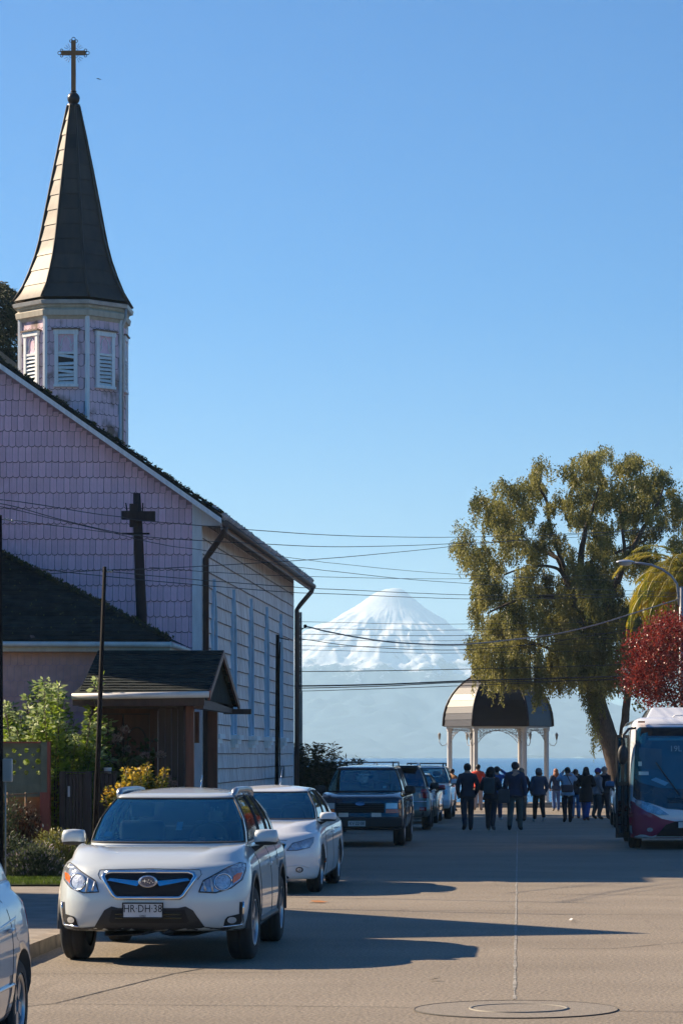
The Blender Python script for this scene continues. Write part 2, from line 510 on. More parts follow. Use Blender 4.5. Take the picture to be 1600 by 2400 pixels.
# ------------------------------------------------------------------ snow covered volcano far across the lake
def volcano():
    YV = 9000.0; s = YV / F                      # metres per photo pixel at that distance
    cx = (925 - 1215) * s; top = (1768 - 1378) * s
    left = [(0, 0), (22, 3), (46, 12), (95, 46), (151, 75), (210, 107), (300, 150), (430, 205), (600, 265), (900, 340), (1400, 398)]
    right = [(0, 0), (18, 3), (32, 14), (47, 27), (70, 46), (107, 71), (140, 93), (179, 118), (240, 160), (330, 215), (480, 275), (800, 345), (1400, 398)]
    def prof(tab, r):
        for (a, x), (b, y) in zip(tab[:-1], tab[1:]):
            if r <= b: return x + (y - x) * (r - a) / (b - a)
        return tab[-1][1]
    rows = []
    NA, NR = 420, 150
    for j in range(NR):
        r = 1400 * (j / (NR - 1)) ** 1.75
        row = []
        for i in range(NA):
            a = 2 * math.pi * i / NA
            k = 0.5 + 0.5 * math.cos(a)
            d = prof(left, r) * (1 - k) + prof(right, r) * k
            # radial gullies and broken rock lower down
            amp = min(1.0, max(0.0, (r - 45) / 130.0)) * (0.25 + 0.75 * min(1, max(0, (d - 48) / 60)))
            p = Vector((math.cos(a) * r, math.sin(a) * r, 0))
            rid = abs(noise.noise(Vector((math.cos(a) * 4 + 3, math.sin(a) * 4, r * 0.011)))) * 2
            det = noise.fractal(p * 0.017 + Vector((7, 3, 1)), 0.9, 2.1, 6)
            det2 = noise.fractal(Vector((math.cos(a) * 16, math.sin(a) * 16, r * 0.012)), 0.9, 2.0, 5)
            z = -d + amp * (2.5 - 5 * rid + 17.0 * det + 3.5 * det2)
            # a shelf of ice just under the summit on the sunny side
            z += 3.2 * math.exp(-((r - 62) / 15.0) ** 2) * max(0, math.cos(a - R(255)))
            row.append((cx + p.x * s, YV + p.y * s, EYE + top + z * s))
        rows.append(row)
    m = bpy.data.materials.new('volcano_snow'); m.use_nodes = True
    t = m.node_tree; b = t.nodes['Principled BSDF']; L = t.links.new
    tc = t.nodes.new('ShaderNodeTexCoord'); sx = t.nodes.new('ShaderNodeSeparateXYZ')
    L(tc.outputs['Object'], sx.inputs[0])
    n = t.nodes.new('ShaderNodeTexNoise'); n.inputs['Scale'].default_value = 0.016; n.inputs['Detail'].default_value = 9
    n.inputs['Roughness'].default_value = 0.7
    L(tc.outputs['Object'], n.inputs['Vector'])
    ma = t.nodes.new('ShaderNodeMath'); ma.operation = 'MULTIPLY_ADD'; ma.inputs[1].default_value = 330; ma.inputs[2].default_value = -158
    L(n.outputs['Fac'], ma.inputs[0])
    ad = t.nodes.new('ShaderNodeMath'); ad.operation = 'ADD'
    L(sx.outputs['Z'], ad.inputs[0]); L(ma.outputs[0], ad.inputs[1])
    snowline = EYE + (1768 - 1575) * s
    mr = t.nodes.new('ShaderNodeMapRange'); mr.inputs['From Min'].default_value = snowline - 8; mr.inputs['From Max'].default_value = snowline + 22
    L(ad.outputs[0], mr.inputs['Value'])
    mx = t.nodes.new('ShaderNodeMix'); mx.data_type = 'RGBA'
    mx.inputs['A'].default_value = (0.05, 0.08, 0.11, 1); mx.inputs['B'].default_value = (0.86, 0.86, 0.86, 1)
    L(mr.outputs[0], mx.inputs['Factor']); L(mx.outputs['Result'], b.inputs['Base Color'])
    b.inputs['Roughness'].default_value = 0.9; b.inputs['Specular IOR Level'].default_value = 0.1
    o = MB().grid(rows, closed=True).build('volcano', m)
    o['kind'] = 'structure'
    o['label'] = 'snow covered cone of a volcano across the lake'
    return fixn(o)
volcano()

# ------------------------------------------------------------------ haze over the lake
hz = MB().box(-9100, -80, -41.5, 9100, 10950, 535).build('haze', bpy.data.materials.new('haze'), kind='stuff')
hm = hz.data.materials[0]; hm.use_nodes = True
ht = hm.node_tree; ht.nodes.clear()
ho = ht.nodes.new('ShaderNodeOutputMaterial'); hv = ht.nodes.new('ShaderNodeVolumePrincipled')
hv.inputs['Color'].default_value = (0.57, 0.82, 0.97, 1)
hv.inputs['Density'].default_value = 1.4e-4
hv.inputs['Anisotropy'].default_value = 0.3
ht.links.new(hv.outputs[0], ho.inputs['Volume'])
# ------------------------------------------------------------------ church
m_pink = M('pink_paint', (0.95, 0.61, 0.70), 0.75, var=0.14, scale=9, bump=0.25, bscale=30, streak=(3, 3, .6), rand=0.09)
m_pinkback = M('shingle_gap', (0.50, 0.34, 0.41), 0.9)
m_edge = M('shingle_shade_rim', (0.10, 0.06, 0.075), 0.9)  # dark rim colour paints the shadow line between shingle rows
m_boardedge = M('dark_board_edge', (0.17, 0.115, 0.10), 0.9, var=.3)  # dark strip along the lower edge of each board
m_siding = M('weathered_pink_board', (0.52, 0.42, 0.37), 0.8, scale=7, bump=0.4, bscale=22, streak=(2, 2, .22), col2=(0.97, 0.90, 0.86), rand=0.05)
m_trim = M('white_trim', (0.74, 0.75, 0.74), 0.6, scale=6, bump=0.15, col2=(0.90, 0.91, 0.89), streak=(3, 3, .4), rand=0.04)
m_wframe = M('blue_white_frame', (0.40, 0.58, 0.72), 0.6, var=.15, scale=6, streak=(3, 3, .4))
m_cornice = M('cream_trim', (0.46, 0.40, 0.30), 0.65, scale=5, col2=(0.60, 0.54, 0.43), streak=(2, 2, .5))
m_tpink = M('tower_pink_shingle', (0.25, 0.17, 0.13), 0.8, scale=2.6, bump=0.3, bscale=30, streak=(1, 1, .7), col2=(0.80, 0.58, 0.64), rand=0.08, lo=.34, hi=.50)
m_soffit = M('soffit_board', (0.34, 0.24, 0.19), 0.8, scale=5, col2=(0.46, 0.35, 0.29), streak=(4, .4, 1))
m_slate = M('dark_roof_shingle', (0.016, 0.020, 0.020), 0.95, scale=6, bump=0.5, col2=(0.036, 0.043, 0.038), rand=0.25, spec=0.15)
m_moss = leafmat('moss', (0.05, 0.07, 0.02), (0.12, 0.11, 0.05), 5, 0.9, 0.1)
m_spire = M('aged_roof_metal', (0.050, 0.040, 0.032), 0.55, 0.15, scale=3, bump=0.22, bscale=4, col2=(0.085, 0.062, 0.042), streak=(2, 2, .5), rand=0.16)
m_glass_old = M('old_window_glass', (0.02, 0.028, 0.035), 0.12, var=.3)
m_pipe = M('brown_drainpipe', (0.075, 0.045, 0.035), 0.45, var=.2)
m_gutter = M('zinc_gutter', (0.36, 0.35, 0.34), 0.45, 0.3, scale=8, col2=(0.50, 0.50, 0.48))
m_black = M('black_iron', (0.016, 0.015, 0.016), 0.5)
m_goldwood = M('varnished_cross', (0.26, 0.11, 0.025), 0.4, var=.2)

CH = empty('church', (-5.57, 51.5, 0), -0.0099)
tag(CH, 'pink shingled wooden church with an octagonal bell tower and dark pointed spire', 'church')
EAVE = 6.21; HW = 5.15; SL = 0.70; LEN = 18.6; RIDGE = EAVE + SL * HW + .12

def shingle_mesh(wd, ht, th, name, mat, n=6):
    """one fish-scale shingle: round lower end, tilted out at the bottom; hangs down from its origin, faces -y"""
    pts = [(-wd / 2, 0), (wd / 2, 0)]
    for k in range(n + 1):
        a = -math.pi * k / n
        pts.append((wd / 2 * math.cos(a), -ht + wd * .30 + wd * .30 * math.sin(a)))
    yy = lambda z: -th * (0.35 + 0.9 * (-z / ht))
    g = .0075; cx_, cz_ = 0, -ht * .55
    inn = []
    for x, z in pts:
        inn.append((x - math.copysign(g * .30, x) if abs(x) > 1e-4 else x, z + (g * 1.25 if z < -ht * .6 else 0)))
    k = len(pts)
    f = [(x, yy(z), z) for x, z in pts]; fi = [(x, yy(z) - .0012, z) for x, z in inn]; b = [(x, 0.004, z) for x, z in pts]
    mb = MB()
    mb.add(fi, [tuple(range(k))[::-1]], 0)
    mb.add(f + fi + b, [(i, (i + 1) % k, k + (i + 1) % k, k + i) for i in range(k)] + [(i, 2 * k + i, 2 * k + (i + 1) % k, (i + 1) % k) for i in range(k)], 1)
    return mb.mesh(name, [mat, m_edge])

# nave walls
mb = MB()
mb.prism([(-2 * HW, 0, 0), (0, 0, 0), (0, 0, EAVE), (-HW, 0, RIDGE - .12), (-2 * HW, 0, EAVE)], (0, .2, 0))
fw = mb.build('front_wall', m_pinkback, CH)
side = MB().box(-.3, .2, 0, -.14, LEN - .2, EAVE).build('side_wall', m_pinkback, CH)
MB().box(-2 * HW, .2, 0, -2 * HW + .2, LEN - .2, EAVE).build('rear_side_wall', m_siding, CH)
MB().prism([(-2 * HW, LEN, 0), (0, LEN, 0), (0, LEN, EAVE), (-HW, LEN, RIDGE - .12), (-2 * HW, LEN, EAVE)], (0, -.2, 0)).build('end_wall', m_siding, CH)

SW, SE = 0.1165, 0.27
shapes = [shingle_mesh(SW * q, SE + .05, .016, 'shingle', m_pink) for q in (0.86, 0.98, 1.10)]
SWS = [SW * .875, SW * .995, SW * 1.115]
allsh = []
row = 0; z = 0.3
while z < RIDGE + .2:
    off = rnd.uniform(0, SW)
    x = -2 * HW + off
    while x < -0.13:
        top = EAVE + SL * (HW - abs(x + HW)) - .10
        ki = rnd.choice((0, 1, 1, 2))
        if z - SE * .93 < top: allsh.append((x + SWS[ki] / 2, min(z, top), (z - SE - .05 - min(z, top)) / (-SE - .05) if z > top else 1.0, ki))
        x += SWS[ki]
    z += SE * (1 + rnd.uniform(-.006, .006)); row += 1
def seen(x, z):
    p = ((x - 5.57) * F / 51.5 + 1215, 1768 - (z - EYE) * F / 51.5)
    return p[0] > 4 and p[1] > 845 and p[1] < 1500 - 0 and (p[1] < 1300 + p[0] * .46)
vis = [s for s in allsh if seen(s[0], s[1])]
vis.sort(key=lambda s: (-s[0] * .6 - s[1] * .25))
vset = set((s[0], s[1]) for s in vis[:299])
for (x, z, r, ki) in allsh:
    if (x, z) in vset:
        link('shingle', shapes[ki], fw, (x, 0.0, z + rnd.uniform(-.004, .004)), (0, rnd.uniform(-.008, .008), 0)).scale = (1, 1, (1 - (0 if r == 1.0 else 0)) if r == 1.0 else max(.1, 1 - (1 - r) - 0))
rest = MB()
for (x, z, r, ki) in allsh:
    if (x, z) not in vset:
        me = shapes[ki]; dz = rnd.uniform(-.004, .004)
        rest.add([(v.co.x + x, v.co.y, v.co.z * r + z + dz) for v in me.vertices], [tuple(p.vertices) for p in me.polygons]); rest.m[-len(me.polygons):] = [p.material_index for p in me.polygons]
rest.build('shingle', [m_pink, m_edge], fw, kind='stuff')

# side wall boards, each row lapping the one below, stopping at the window openings
WINY = [1.8 + 3.32 * i for i in range(5)]
GW, GZ0, GZ1, GZS = .66, 2.28, 5.08, 4.15
def win_hw(z):
    """half width of the lancet opening at height z"""
    if z < GZ0 - .02 or z > GZ1 - .12: return 0
    if z < GZS: return GW / 2 - .05
    for i in range(40):
        t = i / 40
        if GZS + (GZ1 - GZS) * (1 - (1 - t) ** 1.12) >= z: return max(0, GW / 2 * (1 - t ** 1.25) - .05)
    return 0
zb = 0.02; k = 0
while zb < EAVE - .02:
    h = min(SE, EAVE - .02 - zb)
    j = rnd.uniform(-.006, .006)
    hwz = min(win_hw(zb + .02), win_hw(zb + h * .9))
    cuts = [(.02, None)]
    spans = []
    y0 = .02
    if hwz > .02:
        for wy in WINY:
            spans.append((y0, wy - hwz)); y0 = wy + hwz
    spans.append((y0, LEN - .02))
    for (L0, L1) in spans:
        n = max(2, int((L1 - L0) * 1.4))
        ys = [L0 + (L1 - L0) * i / n for i in range(n + 1)]
        rows = [[(0.004 + .034, y, zb + .014 * noise.noise(Vector((y * .8, k, 0))) + j) for y in ys],
                [(0.012, y, zb + h + .012) for y in ys]]
        mb = MB()
        lowr = [(p[0] - .002, p[1], p[2] + .017) for p in rows[0]]
        mb.grid([rows[1], lowr], smooth=False)
        mb.grid([lowr, [(p[0] - .012, p[1], p[2] + .014) for p in rows[0]], [(p[0] - .012, p[1], p[2]) for p in rows[0]]], m=1, smooth=False)
        mb.grid([rows[0], [(-.01, p[1], p[2]) for p in rows[0]]], smooth=False)
        for e in (0, -1): mb.add([rows[0][e], rows[1][e], (-.05, rows[1][e][1], rows[1][e][2]), (-.05, rows[0][e][1], rows[0][e][2])], [(0, 1, 2, 3)])
        mb.build('siding_board', [m_siding, m_boardedge], side)
    zb += SE; k += 1

# corner boards
MB().box(-.13, -.045, 0, .036, .0, EAVE + .12).build('corner_board', m_trim, CH)
MB().box(.0, .0, 0, .036, .10, EAVE).build('corner_board', m_trim, CH)
MB().box(.0, LEN - .10, 0, .036, LEN + .03, EAVE).build('corner_board', m_trim, CH)

# gothic lancet windows down the side wall
def gothic(y, idx):
    wdn = GW; z0 = GZ0; z1 = GZ1; zs = GZS
    def outline(hw, ztop, zbot, n=8):
        pts = [(y - hw, zbot), (y + hw, zbot)]
        for i in range(n + 1):
            t = i / n
            pts.append((y + hw * (1 - t ** 1.25), zs + (ztop - zs) * (1 - (1 - t) ** 1.12)))
        for i in range(1, n + 1):
            t = 1 - i / n
            pts.append((y - hw * (1 - t ** 1.25), zs + (ztop - zs) * (1 - (1 - t) ** 1.12)))
        return pts
    root = empty('gothic_window', (0, 0, 0), parent=CH)
    inner, outer = outline(wdn / 2 - .06, z1 - .16, z0 + .02), outline(wdn / 2, z1, z0)
    n = len(inner)
    mb = MB()
    xo = .075
    vs = [(xo, a, b) for a, b in outer] + [(xo, a, b) for a, b in inner] + [(.0, a, b) for a, b in outer] + [(-.11, a, b) for a, b in inner]
    fs = []
    for i in range(n):
        j = (i + 1) % n
        fs += [(i, j, n + j, n + i), (i, 2 * n + i, 2 * n + j, j), (n + i, n + j, 3 * n + j, 3 * n + i)]
    mb.add(vs, fs)
    fr = fixn(mb.build('frame', m_wframe, root))
    MB().add([(-.10, a, b) for a, b in inner], [tuple(range(n))]).build('pane', m_glass_old, root)
    mb = MB()
    mb.box(-.095, y - .015, z0 + .02, -.075, y + .015, z1 - .3)
    for zz in (2.75, 3.2, 3.65): mb.box(-.097, y - wdn / 2 + .07, zz - .012, -.08, y + wdn / 2 - .07, zz + .012)
    mb.build('glazing_bar', m_trim, root)
    MB().box(.0, y - wdn / 2 - .02, z0 + .78, .165, y + wdn / 2 + .02, z0 + .86).build('cross_rail', m_trim, root) if False else None
    s = MB()
    s.box(.0, y - wdn / 2 - .07, z0 - .09, .20, y + wdn / 2 + .07, z0)
    s.box(.0, y - wdn / 2 - .03, z0 - .17, .16, y + wdn / 2 + .03, z0 - .093)
    s.box(.0, y - wdn / 2 + .01, z0 - .24, .11, y + wdn / 2 - .01, z0 - .173)
    s.build('sill', m_trim, root)
for i in range(5): gothic(1.8 + 3.32 * i, i)

# roof: two slabs, rake boards, soffit, mossy tile edges
oh = 0.42; fo = 0.36
def roofpt(x, y, dz=0.0):
    return (x, y, EAVE + .02 + SL * (HW - abs(x + HW)) + dz)
for sgn in (1, -1):
    xe = oh if sgn > 0 else -2 * HW - oh
    xr = -HW
    mb = MB()
    a = [roofpt(xe, -fo), roofpt(xe, LEN + .3), roofpt(xr, LEN + .3), roofpt(xr, -fo)]
    b = [(p[0], p[1], p[2] + .13) for p in a]
    mb.add(a + b, [(0, 1, 2, 3), (7, 6, 5, 4), (0, 4, 5, 1), (1, 5, 6, 2), (2, 6, 7, 3), (3, 7, 4, 0)], 0)
    rf = fixn(mb.build('roof', m_slate, CH))
    mb = MB()   # rake fascia
    mb.prism([roofpt(xe, -fo - .03, -.02), roofpt(xr, -fo - .03, -.02), roofpt(xr, -fo - .03, .075), roofpt(xe, -fo - .03, .075)], (0, .03, 0))
    fixn(mb.build('rake_board', m_trim, CH))
    if sgn > 0:
        MB().prism([roofpt(xe, -fo, -.012), roofpt(0.0, -fo, -.012), roofpt(0.0, LEN + .3, -.012), roofpt(xe, LEN + .3, -.012)], (0, 0, .01)).build('soffit', m_soffit, CH)
        MB().prism([roofpt(0.037, -.001, -.012), roofpt(oh, -.001, -.012), (oh, -.001, EAVE - .30), (.037, -.001, EAVE - .30)], (0, -.03, 0)).build('eave_return', m_trim, CH)
        MB().box(oh - .02, -fo, roofpt(xe, 0)[2] - .12, oh + .01, LEN + .3, roofpt(xe, 0)[2] + .0).build('fascia', m_soffit, CH)
        # ends of the roof tiles along the rake and the eave
        t = MB()
        x = xe
        while x > xr - .05:
            s = .16
            dz = rnd.uniform(.0, .04)
            p = roofpt(x, -fo - .06, .13 + dz); q = roofpt(x - s * 1.15, -fo - .06, .13 + dz * .3)
            t.prism([p, (p[0] - .02, p[1], p[2] + .035), (q[0], q[1], q[2] + .02), (q[0], q[1], q[2] - .02)], (0, .5, 0))
            x -= s
        t.build('rake_tile', m_slate, rf, kind='stuff')
        tile = MB()
        tile.tube([(0, 0, 0), (-.34, 0, .24)], .062, 8)
        tm = tile.mesh('eave_tile', M('worn_tile', (0.22, 0.18, 0.16), .4, scale=9, col2=(.55, .48, .45), rand=.3))
        nt_ = 78
        for i in range(nt_):
            y = -fo + .1 + (LEN + .5) * i / (nt_ - 1)
            link('eave_tile', tm, rf, (xe + .045, y, roofpt(xe, 0)[2] + .09 + rnd.uniform(-.012, .012)), (rnd.uniform(-.05, .05), rnd.uniform(-.04, .04), rnd.uniform(-.05, .05)))
        g = MB()
        for i in range(430):   # moss clumps over the tiles
            if i < 230: x = xe - rnd.random() ** 1.3 * 5.4; y = -fo + rnd.uniform(-.02, .3); zz = roofpt(x, 0)[2] + .16
            else: x = xe - rnd.uniform(0, .3); y = rnd.uniform(-fo, LEN) if rnd.random() < .7 else -fo + rnd.random() * 1.5; zz = roofpt(x, 0)[2] + .17
            for q in range(4):
                a = rnd.uniform(0, 6.3); r_ = rnd.uniform(.02, .05)
                g.add([(x, y, zz), (x + r_ * math.cos(a), y + r_ * math.sin(a), zz + rnd.uniform(.01, .05)), (x + r_ * math.cos(a + 1), y + r_ * math.sin(a + 1), zz + rnd.uniform(0, .05))], [(0, 1, 2)])
        g.build('moss', m_moss, rf, kind='stuff')
# gutter and the two drainpipes
ze = roofpt(oh, 0)[2]
MB().tube([(oh + .07, -fo, ze - .01), (oh + .07, LEN + .3, ze - .01)], .055, 8).build('gutter', M('brown_gutter', (.12, .08, .065), .45, .2, rand=.1), CH)
MB().tube([(oh + .05, -.25, ze - .04), (oh + .03, -.22, ze - .16), (.18, -.02, ze - .50), (.10, .04, ze - .60), (.10, .04, 0)], .055, 8).build('drainpipe', m_pipe, CH)
MB().tube([(oh + .05, LEN + .2, ze - .04), (oh + .02, LEN + .2, ze - .14), (.18, LEN + .12, ze - .46), (.10, LEN + .10, ze - .58), (.10, LEN + .10, 0)], .055, 8).build('drainpipe', m_pipe, CH)

# ---- bell tower: octagonal, over the far end of the ridge
TC = Vector((-5.15 + .135, LEN - 1.2, 0)); TR = 1.245; A0 = R(-66.5)
TY = 51.5 + TC.y
def zt(py): return EYE + (1768 - py) / F * TY
TZ0, TZ1 = 7.6, zt(752)
def ov(k, r=TR): return Vector((TC.x + r * math.cos(A0 + R(45 * k)), TC.y + r * math.sin(A0 + R(45 * k)), 0))
TW = empty('bell_tower', (0, 0, 0), parent=CH)
mb = MB()
mb.lathe([(TR - .02, TZ0), (TR - .02, TZ1)], 8, (TC.x, TC.y, 0), smooth=False, a0=A0)
mb.build('tower_wall', m_pinkback, TW)
fl = (ov(1) - ov(0)).length
sh8 = shingle_mesh(.132, .32, .014, 'tower_shingle', m_tpink, 5)
ts = MB()
for k in range(8):
    a, b = ov(k), ov(k + 1)
    u = (b - a).normalized(); nrm = Vector((u.y, -u.x, 0))
    mid = (a + b) / 2
    if nrm.dot(mid - Vector((TC.x, TC.y, 0))) < 0: nrm = -nrm
    if nrm.y > .8: continue
    z = TZ0 + .3; r_ = 0
    while z < TZ1 + .25:
        n = 7; s0 = (r_ % 2) * .066
        for i in range(n + 1):
            d = .02 + s0 + i * .1325
            if d > fl - .04: continue
            p = a + u * d
            jz = rnd.uniform(-.006, .006)
            zz = min(z, TZ1)
            ts.add([p + u * (v.co.x) + nrm * (-v.co.y) + Vector((0, 0, zz + v.co.z + jz)) for v in sh8.vertices], [tuple(q.vertices) for q in sh8.polygons]); ts.m[-len(sh8.polygons):] = [q.material_index for q in sh8.polygons]
        z += .272; r_ += 1
fixn(ts.build('shingle', [m_tpink, m_edge], TW, kind='stuff'))
for k in range(8):
    v = ov(k, TR + .02)
    MB().tube([(v.x, v.y, TZ0), (v.x, v.y, TZ1)], .058, 4 if False else 6, smooth=False).build('corner_board', m_trim, TW)

def louvre(k):
    a, b = ov(k, TR + .03), ov(k + 1, TR + .03)
    u = (b - a).normalized(); mid = (a + b) / 2
    nrm = (mid - Vector((TC.x, TC.y, 0))).normalized()
    rt = empty('louvre_window', (mid.x, mid.y, 0), math.atan2(nrm.x, -nrm.y) * 1.0, parent=TW)
    # local: x along the wall, -y outwards
    zb_, zm, ztop = zt(915), zt(845), zt(800)
    hw = .265
    f = MB()
    f.box(-hw, -.06, zb_, -hw + .085, .0, ztop); f.box(hw - .085, -.06, zb_, hw, .0, ztop)
    f.box(-hw - .02, -.075, ztop, hw + .02, .0, ztop + .11)
    f.box(-hw - .02, -.08, zb_ - .06, hw + .02, .0, zb_)
    f.box(-hw + .085, -.05, zm, hw - .085, .0, zm + .05)
    f.build('frame', m_trim, rt)
    MB().box(-hw - .06, -.11, ztop + .11, hw + .06, .0, ztop + .14).build('drip_cap', M('brown_cap', (.2, .13, .09), .7), rt)
    MB().box(-hw + .085, -.012, zm + .05, hw - .085, .0, ztop).build('panel', m_pink, rt)
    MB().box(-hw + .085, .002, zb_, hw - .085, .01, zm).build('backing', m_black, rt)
    tr = MB(); iw = hw - .10
    for s in (-1, 1):   # gothic tracery
        tr.tube([(s * iw, -.02, zm + .06), (s * iw * .55, -.02, zm + .16), (s * iw * .62, -.02, zm + .24), (s * iw * .5, -.02, zm + .34), (0, -.02, ztop - .02)], .011, 5)
        tr.tube([(s * iw, -.02, zm + .26), (s * iw * .75, -.02, zm + .20), (s * iw * .95, -.02, zm + .12)], .009, 5)
    tr.build('tracery', m_trim, rt)
    hgt = zm - zb_; n = 8
    for i in range(n):
        if k == 7 and i == 6: continue
        z0 = zb_ + .01 + hgt * i / n
        tilt = rnd.uniform(-.012, .012) * (3 if k == 7 and i > 2 else 1)
        w2 = hw - .088
        s = MB().add([(-w2, -.055, z0 + tilt), (w2, -.055, z0 - tilt), (w2, -.004, z0 + .065 - tilt), (-w2, -.004, z0 + .065 + tilt),
                      (-w2, -.045, z0 - .008 + tilt), (w2, -.045, z0 - .008 - tilt)], [(0, 1, 2, 3), (4, 5, 1, 0)[::1]])
        s.build('slat', m_trim, rt)
for k in range(8): louvre(k)

# cornice
mb = MB()
rc = 141 / F * TY / math.cos(R(8))
mb.lathe([(TR + .02, TZ1 - .12), (TR + .07, TZ1 - .05), (TR + .12, TZ1 - .04), (TR + .14, TZ1 + .08), (rc - .12, TZ1 + .14), (rc - .08, TZ1 + .16), (rc - .06, TZ1 + .27), (TR, TZ1 + .28)], 8, (TC.x, TC.y, 0), smooth=False, a0=A0)
mb.build('cornice', m_cornice, TW)
mb = MB()
mb.lathe([(rc - .05, TZ1 + .20), (rc + .01, TZ1 + .22), (rc + .03, TZ1 + .30), (rc - .03, TZ1 + .32)], 8, (TC.x, TC.y, 0), smooth=False, a0=A0, cap=False)
mb.build('gutter', m_gutter, TW)
v = ov(2, rc - .08)
e = ov(1, rc - .03); i_ = ov(1, TR + .06)
MB().tube([(e.x, e.y, TZ1 + .2), (e.x, e.y, TZ1 + .02), (i_.x, i_.y, TZ1 - .22), (i_.x, i_.y, TZ0)], .035, 6).build('drainpipe', m_gutter, TW)

# spire: eight faces of lapped metal panels
prof = [(717, 142), (700, 129), (680, 118), (660, 109), (640, 101), (615, 92), (596, 85), (560, 76.5), (520, 68.5), (480, 61), (443, 53.6), (400, 45), (360, 37), (320, 29), (285, 21), (255, 14.5), (246, 12.5)]
def sp_r(z):
    py = 1768 - (z - EYE) * F / TY
    for (y0, r0), (y1, r1) in zip(prof[:-1], prof[1:]):
        if y1 <= py <= y0: return (r0 + (r1 - r0) * (y0 - py) / (y0 - y1)) / F * TY / math.cos(R(8))
    return prof[0][1] / F * TY if py > 717 else prof[-1][1] / F * TY
SZ0, SZ1 = zt(714), zt(247)
SP = empty('spire', (0, 0, 0), parent=TW)
SP.name = 'spire'
nz = 13; zz = [SZ0 + (SZ1 - SZ0) * i / nz for i in range(nz + 1)]
mb = MB()
mb.lathe([(sp_r(z) - .03, z) for z in zz], 8, (TC.x, TC.y, 0), smooth=False, a0=A0)
mb.build('spire_core', m_spire, SP)
for k in range(8):
    for i in range(nz):
        mb = MB(); sub = 4; cols = 5
        rows = []
        for j in range(sub + 1):
            z = zz[i] + (zz[i + 1] + .03 - zz[i]) * j / sub
            r = sp_r(min(z, SZ1)) + .018 * (1 - j / sub)
            a, b = ov(k, r), ov(k + 1, r)
            mid = ((a + b) / 2 - Vector((TC.x, TC.y, 0))).normalized()
            row = []
            for c in range(cols):
                t = c / (cols - 1)
                p = a.lerp(b, t)
                wob = .011 * noise.noise(Vector((k * 3.1 + t * 2.2, z * 2.3, 4))) * (4 * t * (1 - t)) * min(1, r * 2)
                row.append((p.x + mid.x * wob, p.y + mid.y * wob, z))
            rows.append(row)
        mb.grid(rows, smooth=True)
        mb.grid([rows[0], [(TC.x + (p[0] - TC.x) * .97, TC.y + (p[1] - TC.y) * .97, p[2]) for p in rows[0]]], smooth=False)
        o = fixn(mb.build('roof_panel', m_spire, SP))
for k in range(8):
    MB().tube([(ov(k, sp_r(z) + .022).x, ov(k, sp_r(z) + .022).y, z) for z in zz], [.028] * 10 + [.022] * 4, 5).build('hip_rib', m_spire, SP)
mb = MB()
c = (TC.x, TC.y, 0); q = F / TY
mb.lathe([(.15, zt(252)), (.15, zt(244)), (.11, zt(243))], 12, c)
mb.ball((TC.x, TC.y, zt(230)), 15 / q, 16)
mb.lathe([(.05, zt(216)), (.075, zt(214.5)), (.075, zt(213)), (.05, zt(212))], 12, c)
mb.build('finial_ball', M('dark_finial', (.05, .045, .045), .35, .5), SP)
CRS = empty('spire_cross', (TC.x, TC.y, 0), parent=CH)
cw = 5 / q
MB().box(-cw, -.04, zt(213), cw, .04, zt(95)).build('upright', m_goldwood, CRS)
MB().box(-28 / q, -.035, zt(128), 28 / q, .035, zt(118)).build('crossbar', m_goldwood, CRS)
mb = MB()
for (x, z, ax) in ((0, zt(95), (0, 1)), (-28 / q, zt(123), (-1, 0)), (28 / q, zt(123), (1, 0))):
    e1 = Vector((ax[0], 0, ax[1])); e2 = Vector((ax[1], 0, ax[0]))
    p = Vector((x, 0, z))
    mb.torus(p + e1 * .05, .040, .009, 'y', 14, 5)
    mb.torus(p + e2 * .065, .030, .009, 'y', 14, 5)
    mb.torus(p - e2 * .065, .030, .009, 'y', 14, 5)
for s in (-1, 1):
    for t in (-1, 1):
        mb.tube([(s * (cw + .06 * math.cos(a)), 0, zt(123) + t * (cw + .06 * math.sin(a))) for a in (0, .5, 1.05, 1.57)], .006, 4)
        for a in (.45, .8, 1.15):
            mb.tube([(s * (cw + .09 * math.cos(a)), 0, zt(123) + t * (cw + .09 * math.sin(a))), (s * (cw + .19 * math.cos(a)), 0, zt(123) + t * (cw + .19 * math.sin(a)))], .005, 4)
mb.build('ornament', m_black, CRS)
# ------------------------------------------------------------------ parish house in front of the church
m_wall2 = M('salmon_wall', (0.60, 0.38, 0.33), 0.8, var=.12, scale=8, bump=.2, rand=.06)
m_brown = M('red_brown_wood', (0.20, 0.065, 0.032), 0.5, scale=5, bump=.25, bscale=24, streak=(3, 3, .3), col2=(0.13, 0.042, 0.022), rand=.12)
m_brown2 = M('dark_brown_board', (0.085, 0.045, 0.032), 0.6, scale=6, bump=.3, bscale=30, streak=(3, 3, .25), col2=(0.055, 0.03, 0.022), rand=.15)
m_fascia = M('pale_gutter', (0.62, 0.58, 0.52), 0.5, scale=4, col2=(0.75, 0.72, 0.67))
m_green = M('green_paint', (0.15, 0.17, 0.115), 0.7, var=.18, scale=7, bump=.3)
m_redpost = M('orange_red_paint', (0.36, 0.085, 0.05), 0.6, scale=5, bump=.3, col2=(0.25, 0.055, 0.032), streak=(2, 2, .5))
m_fence = M('dark_fence_board', (0.050, 0.034, 0.030), 0.6, scale=6, bump=.35, bscale=30, streak=(4, 4, .2), col2=(0.080, 0.055, 0.045), rand=.2)
m_wallo = M('ochre_wall', (0.24, 0.15, 0.08), 0.85, var=.2, scale=4, bump=.3)

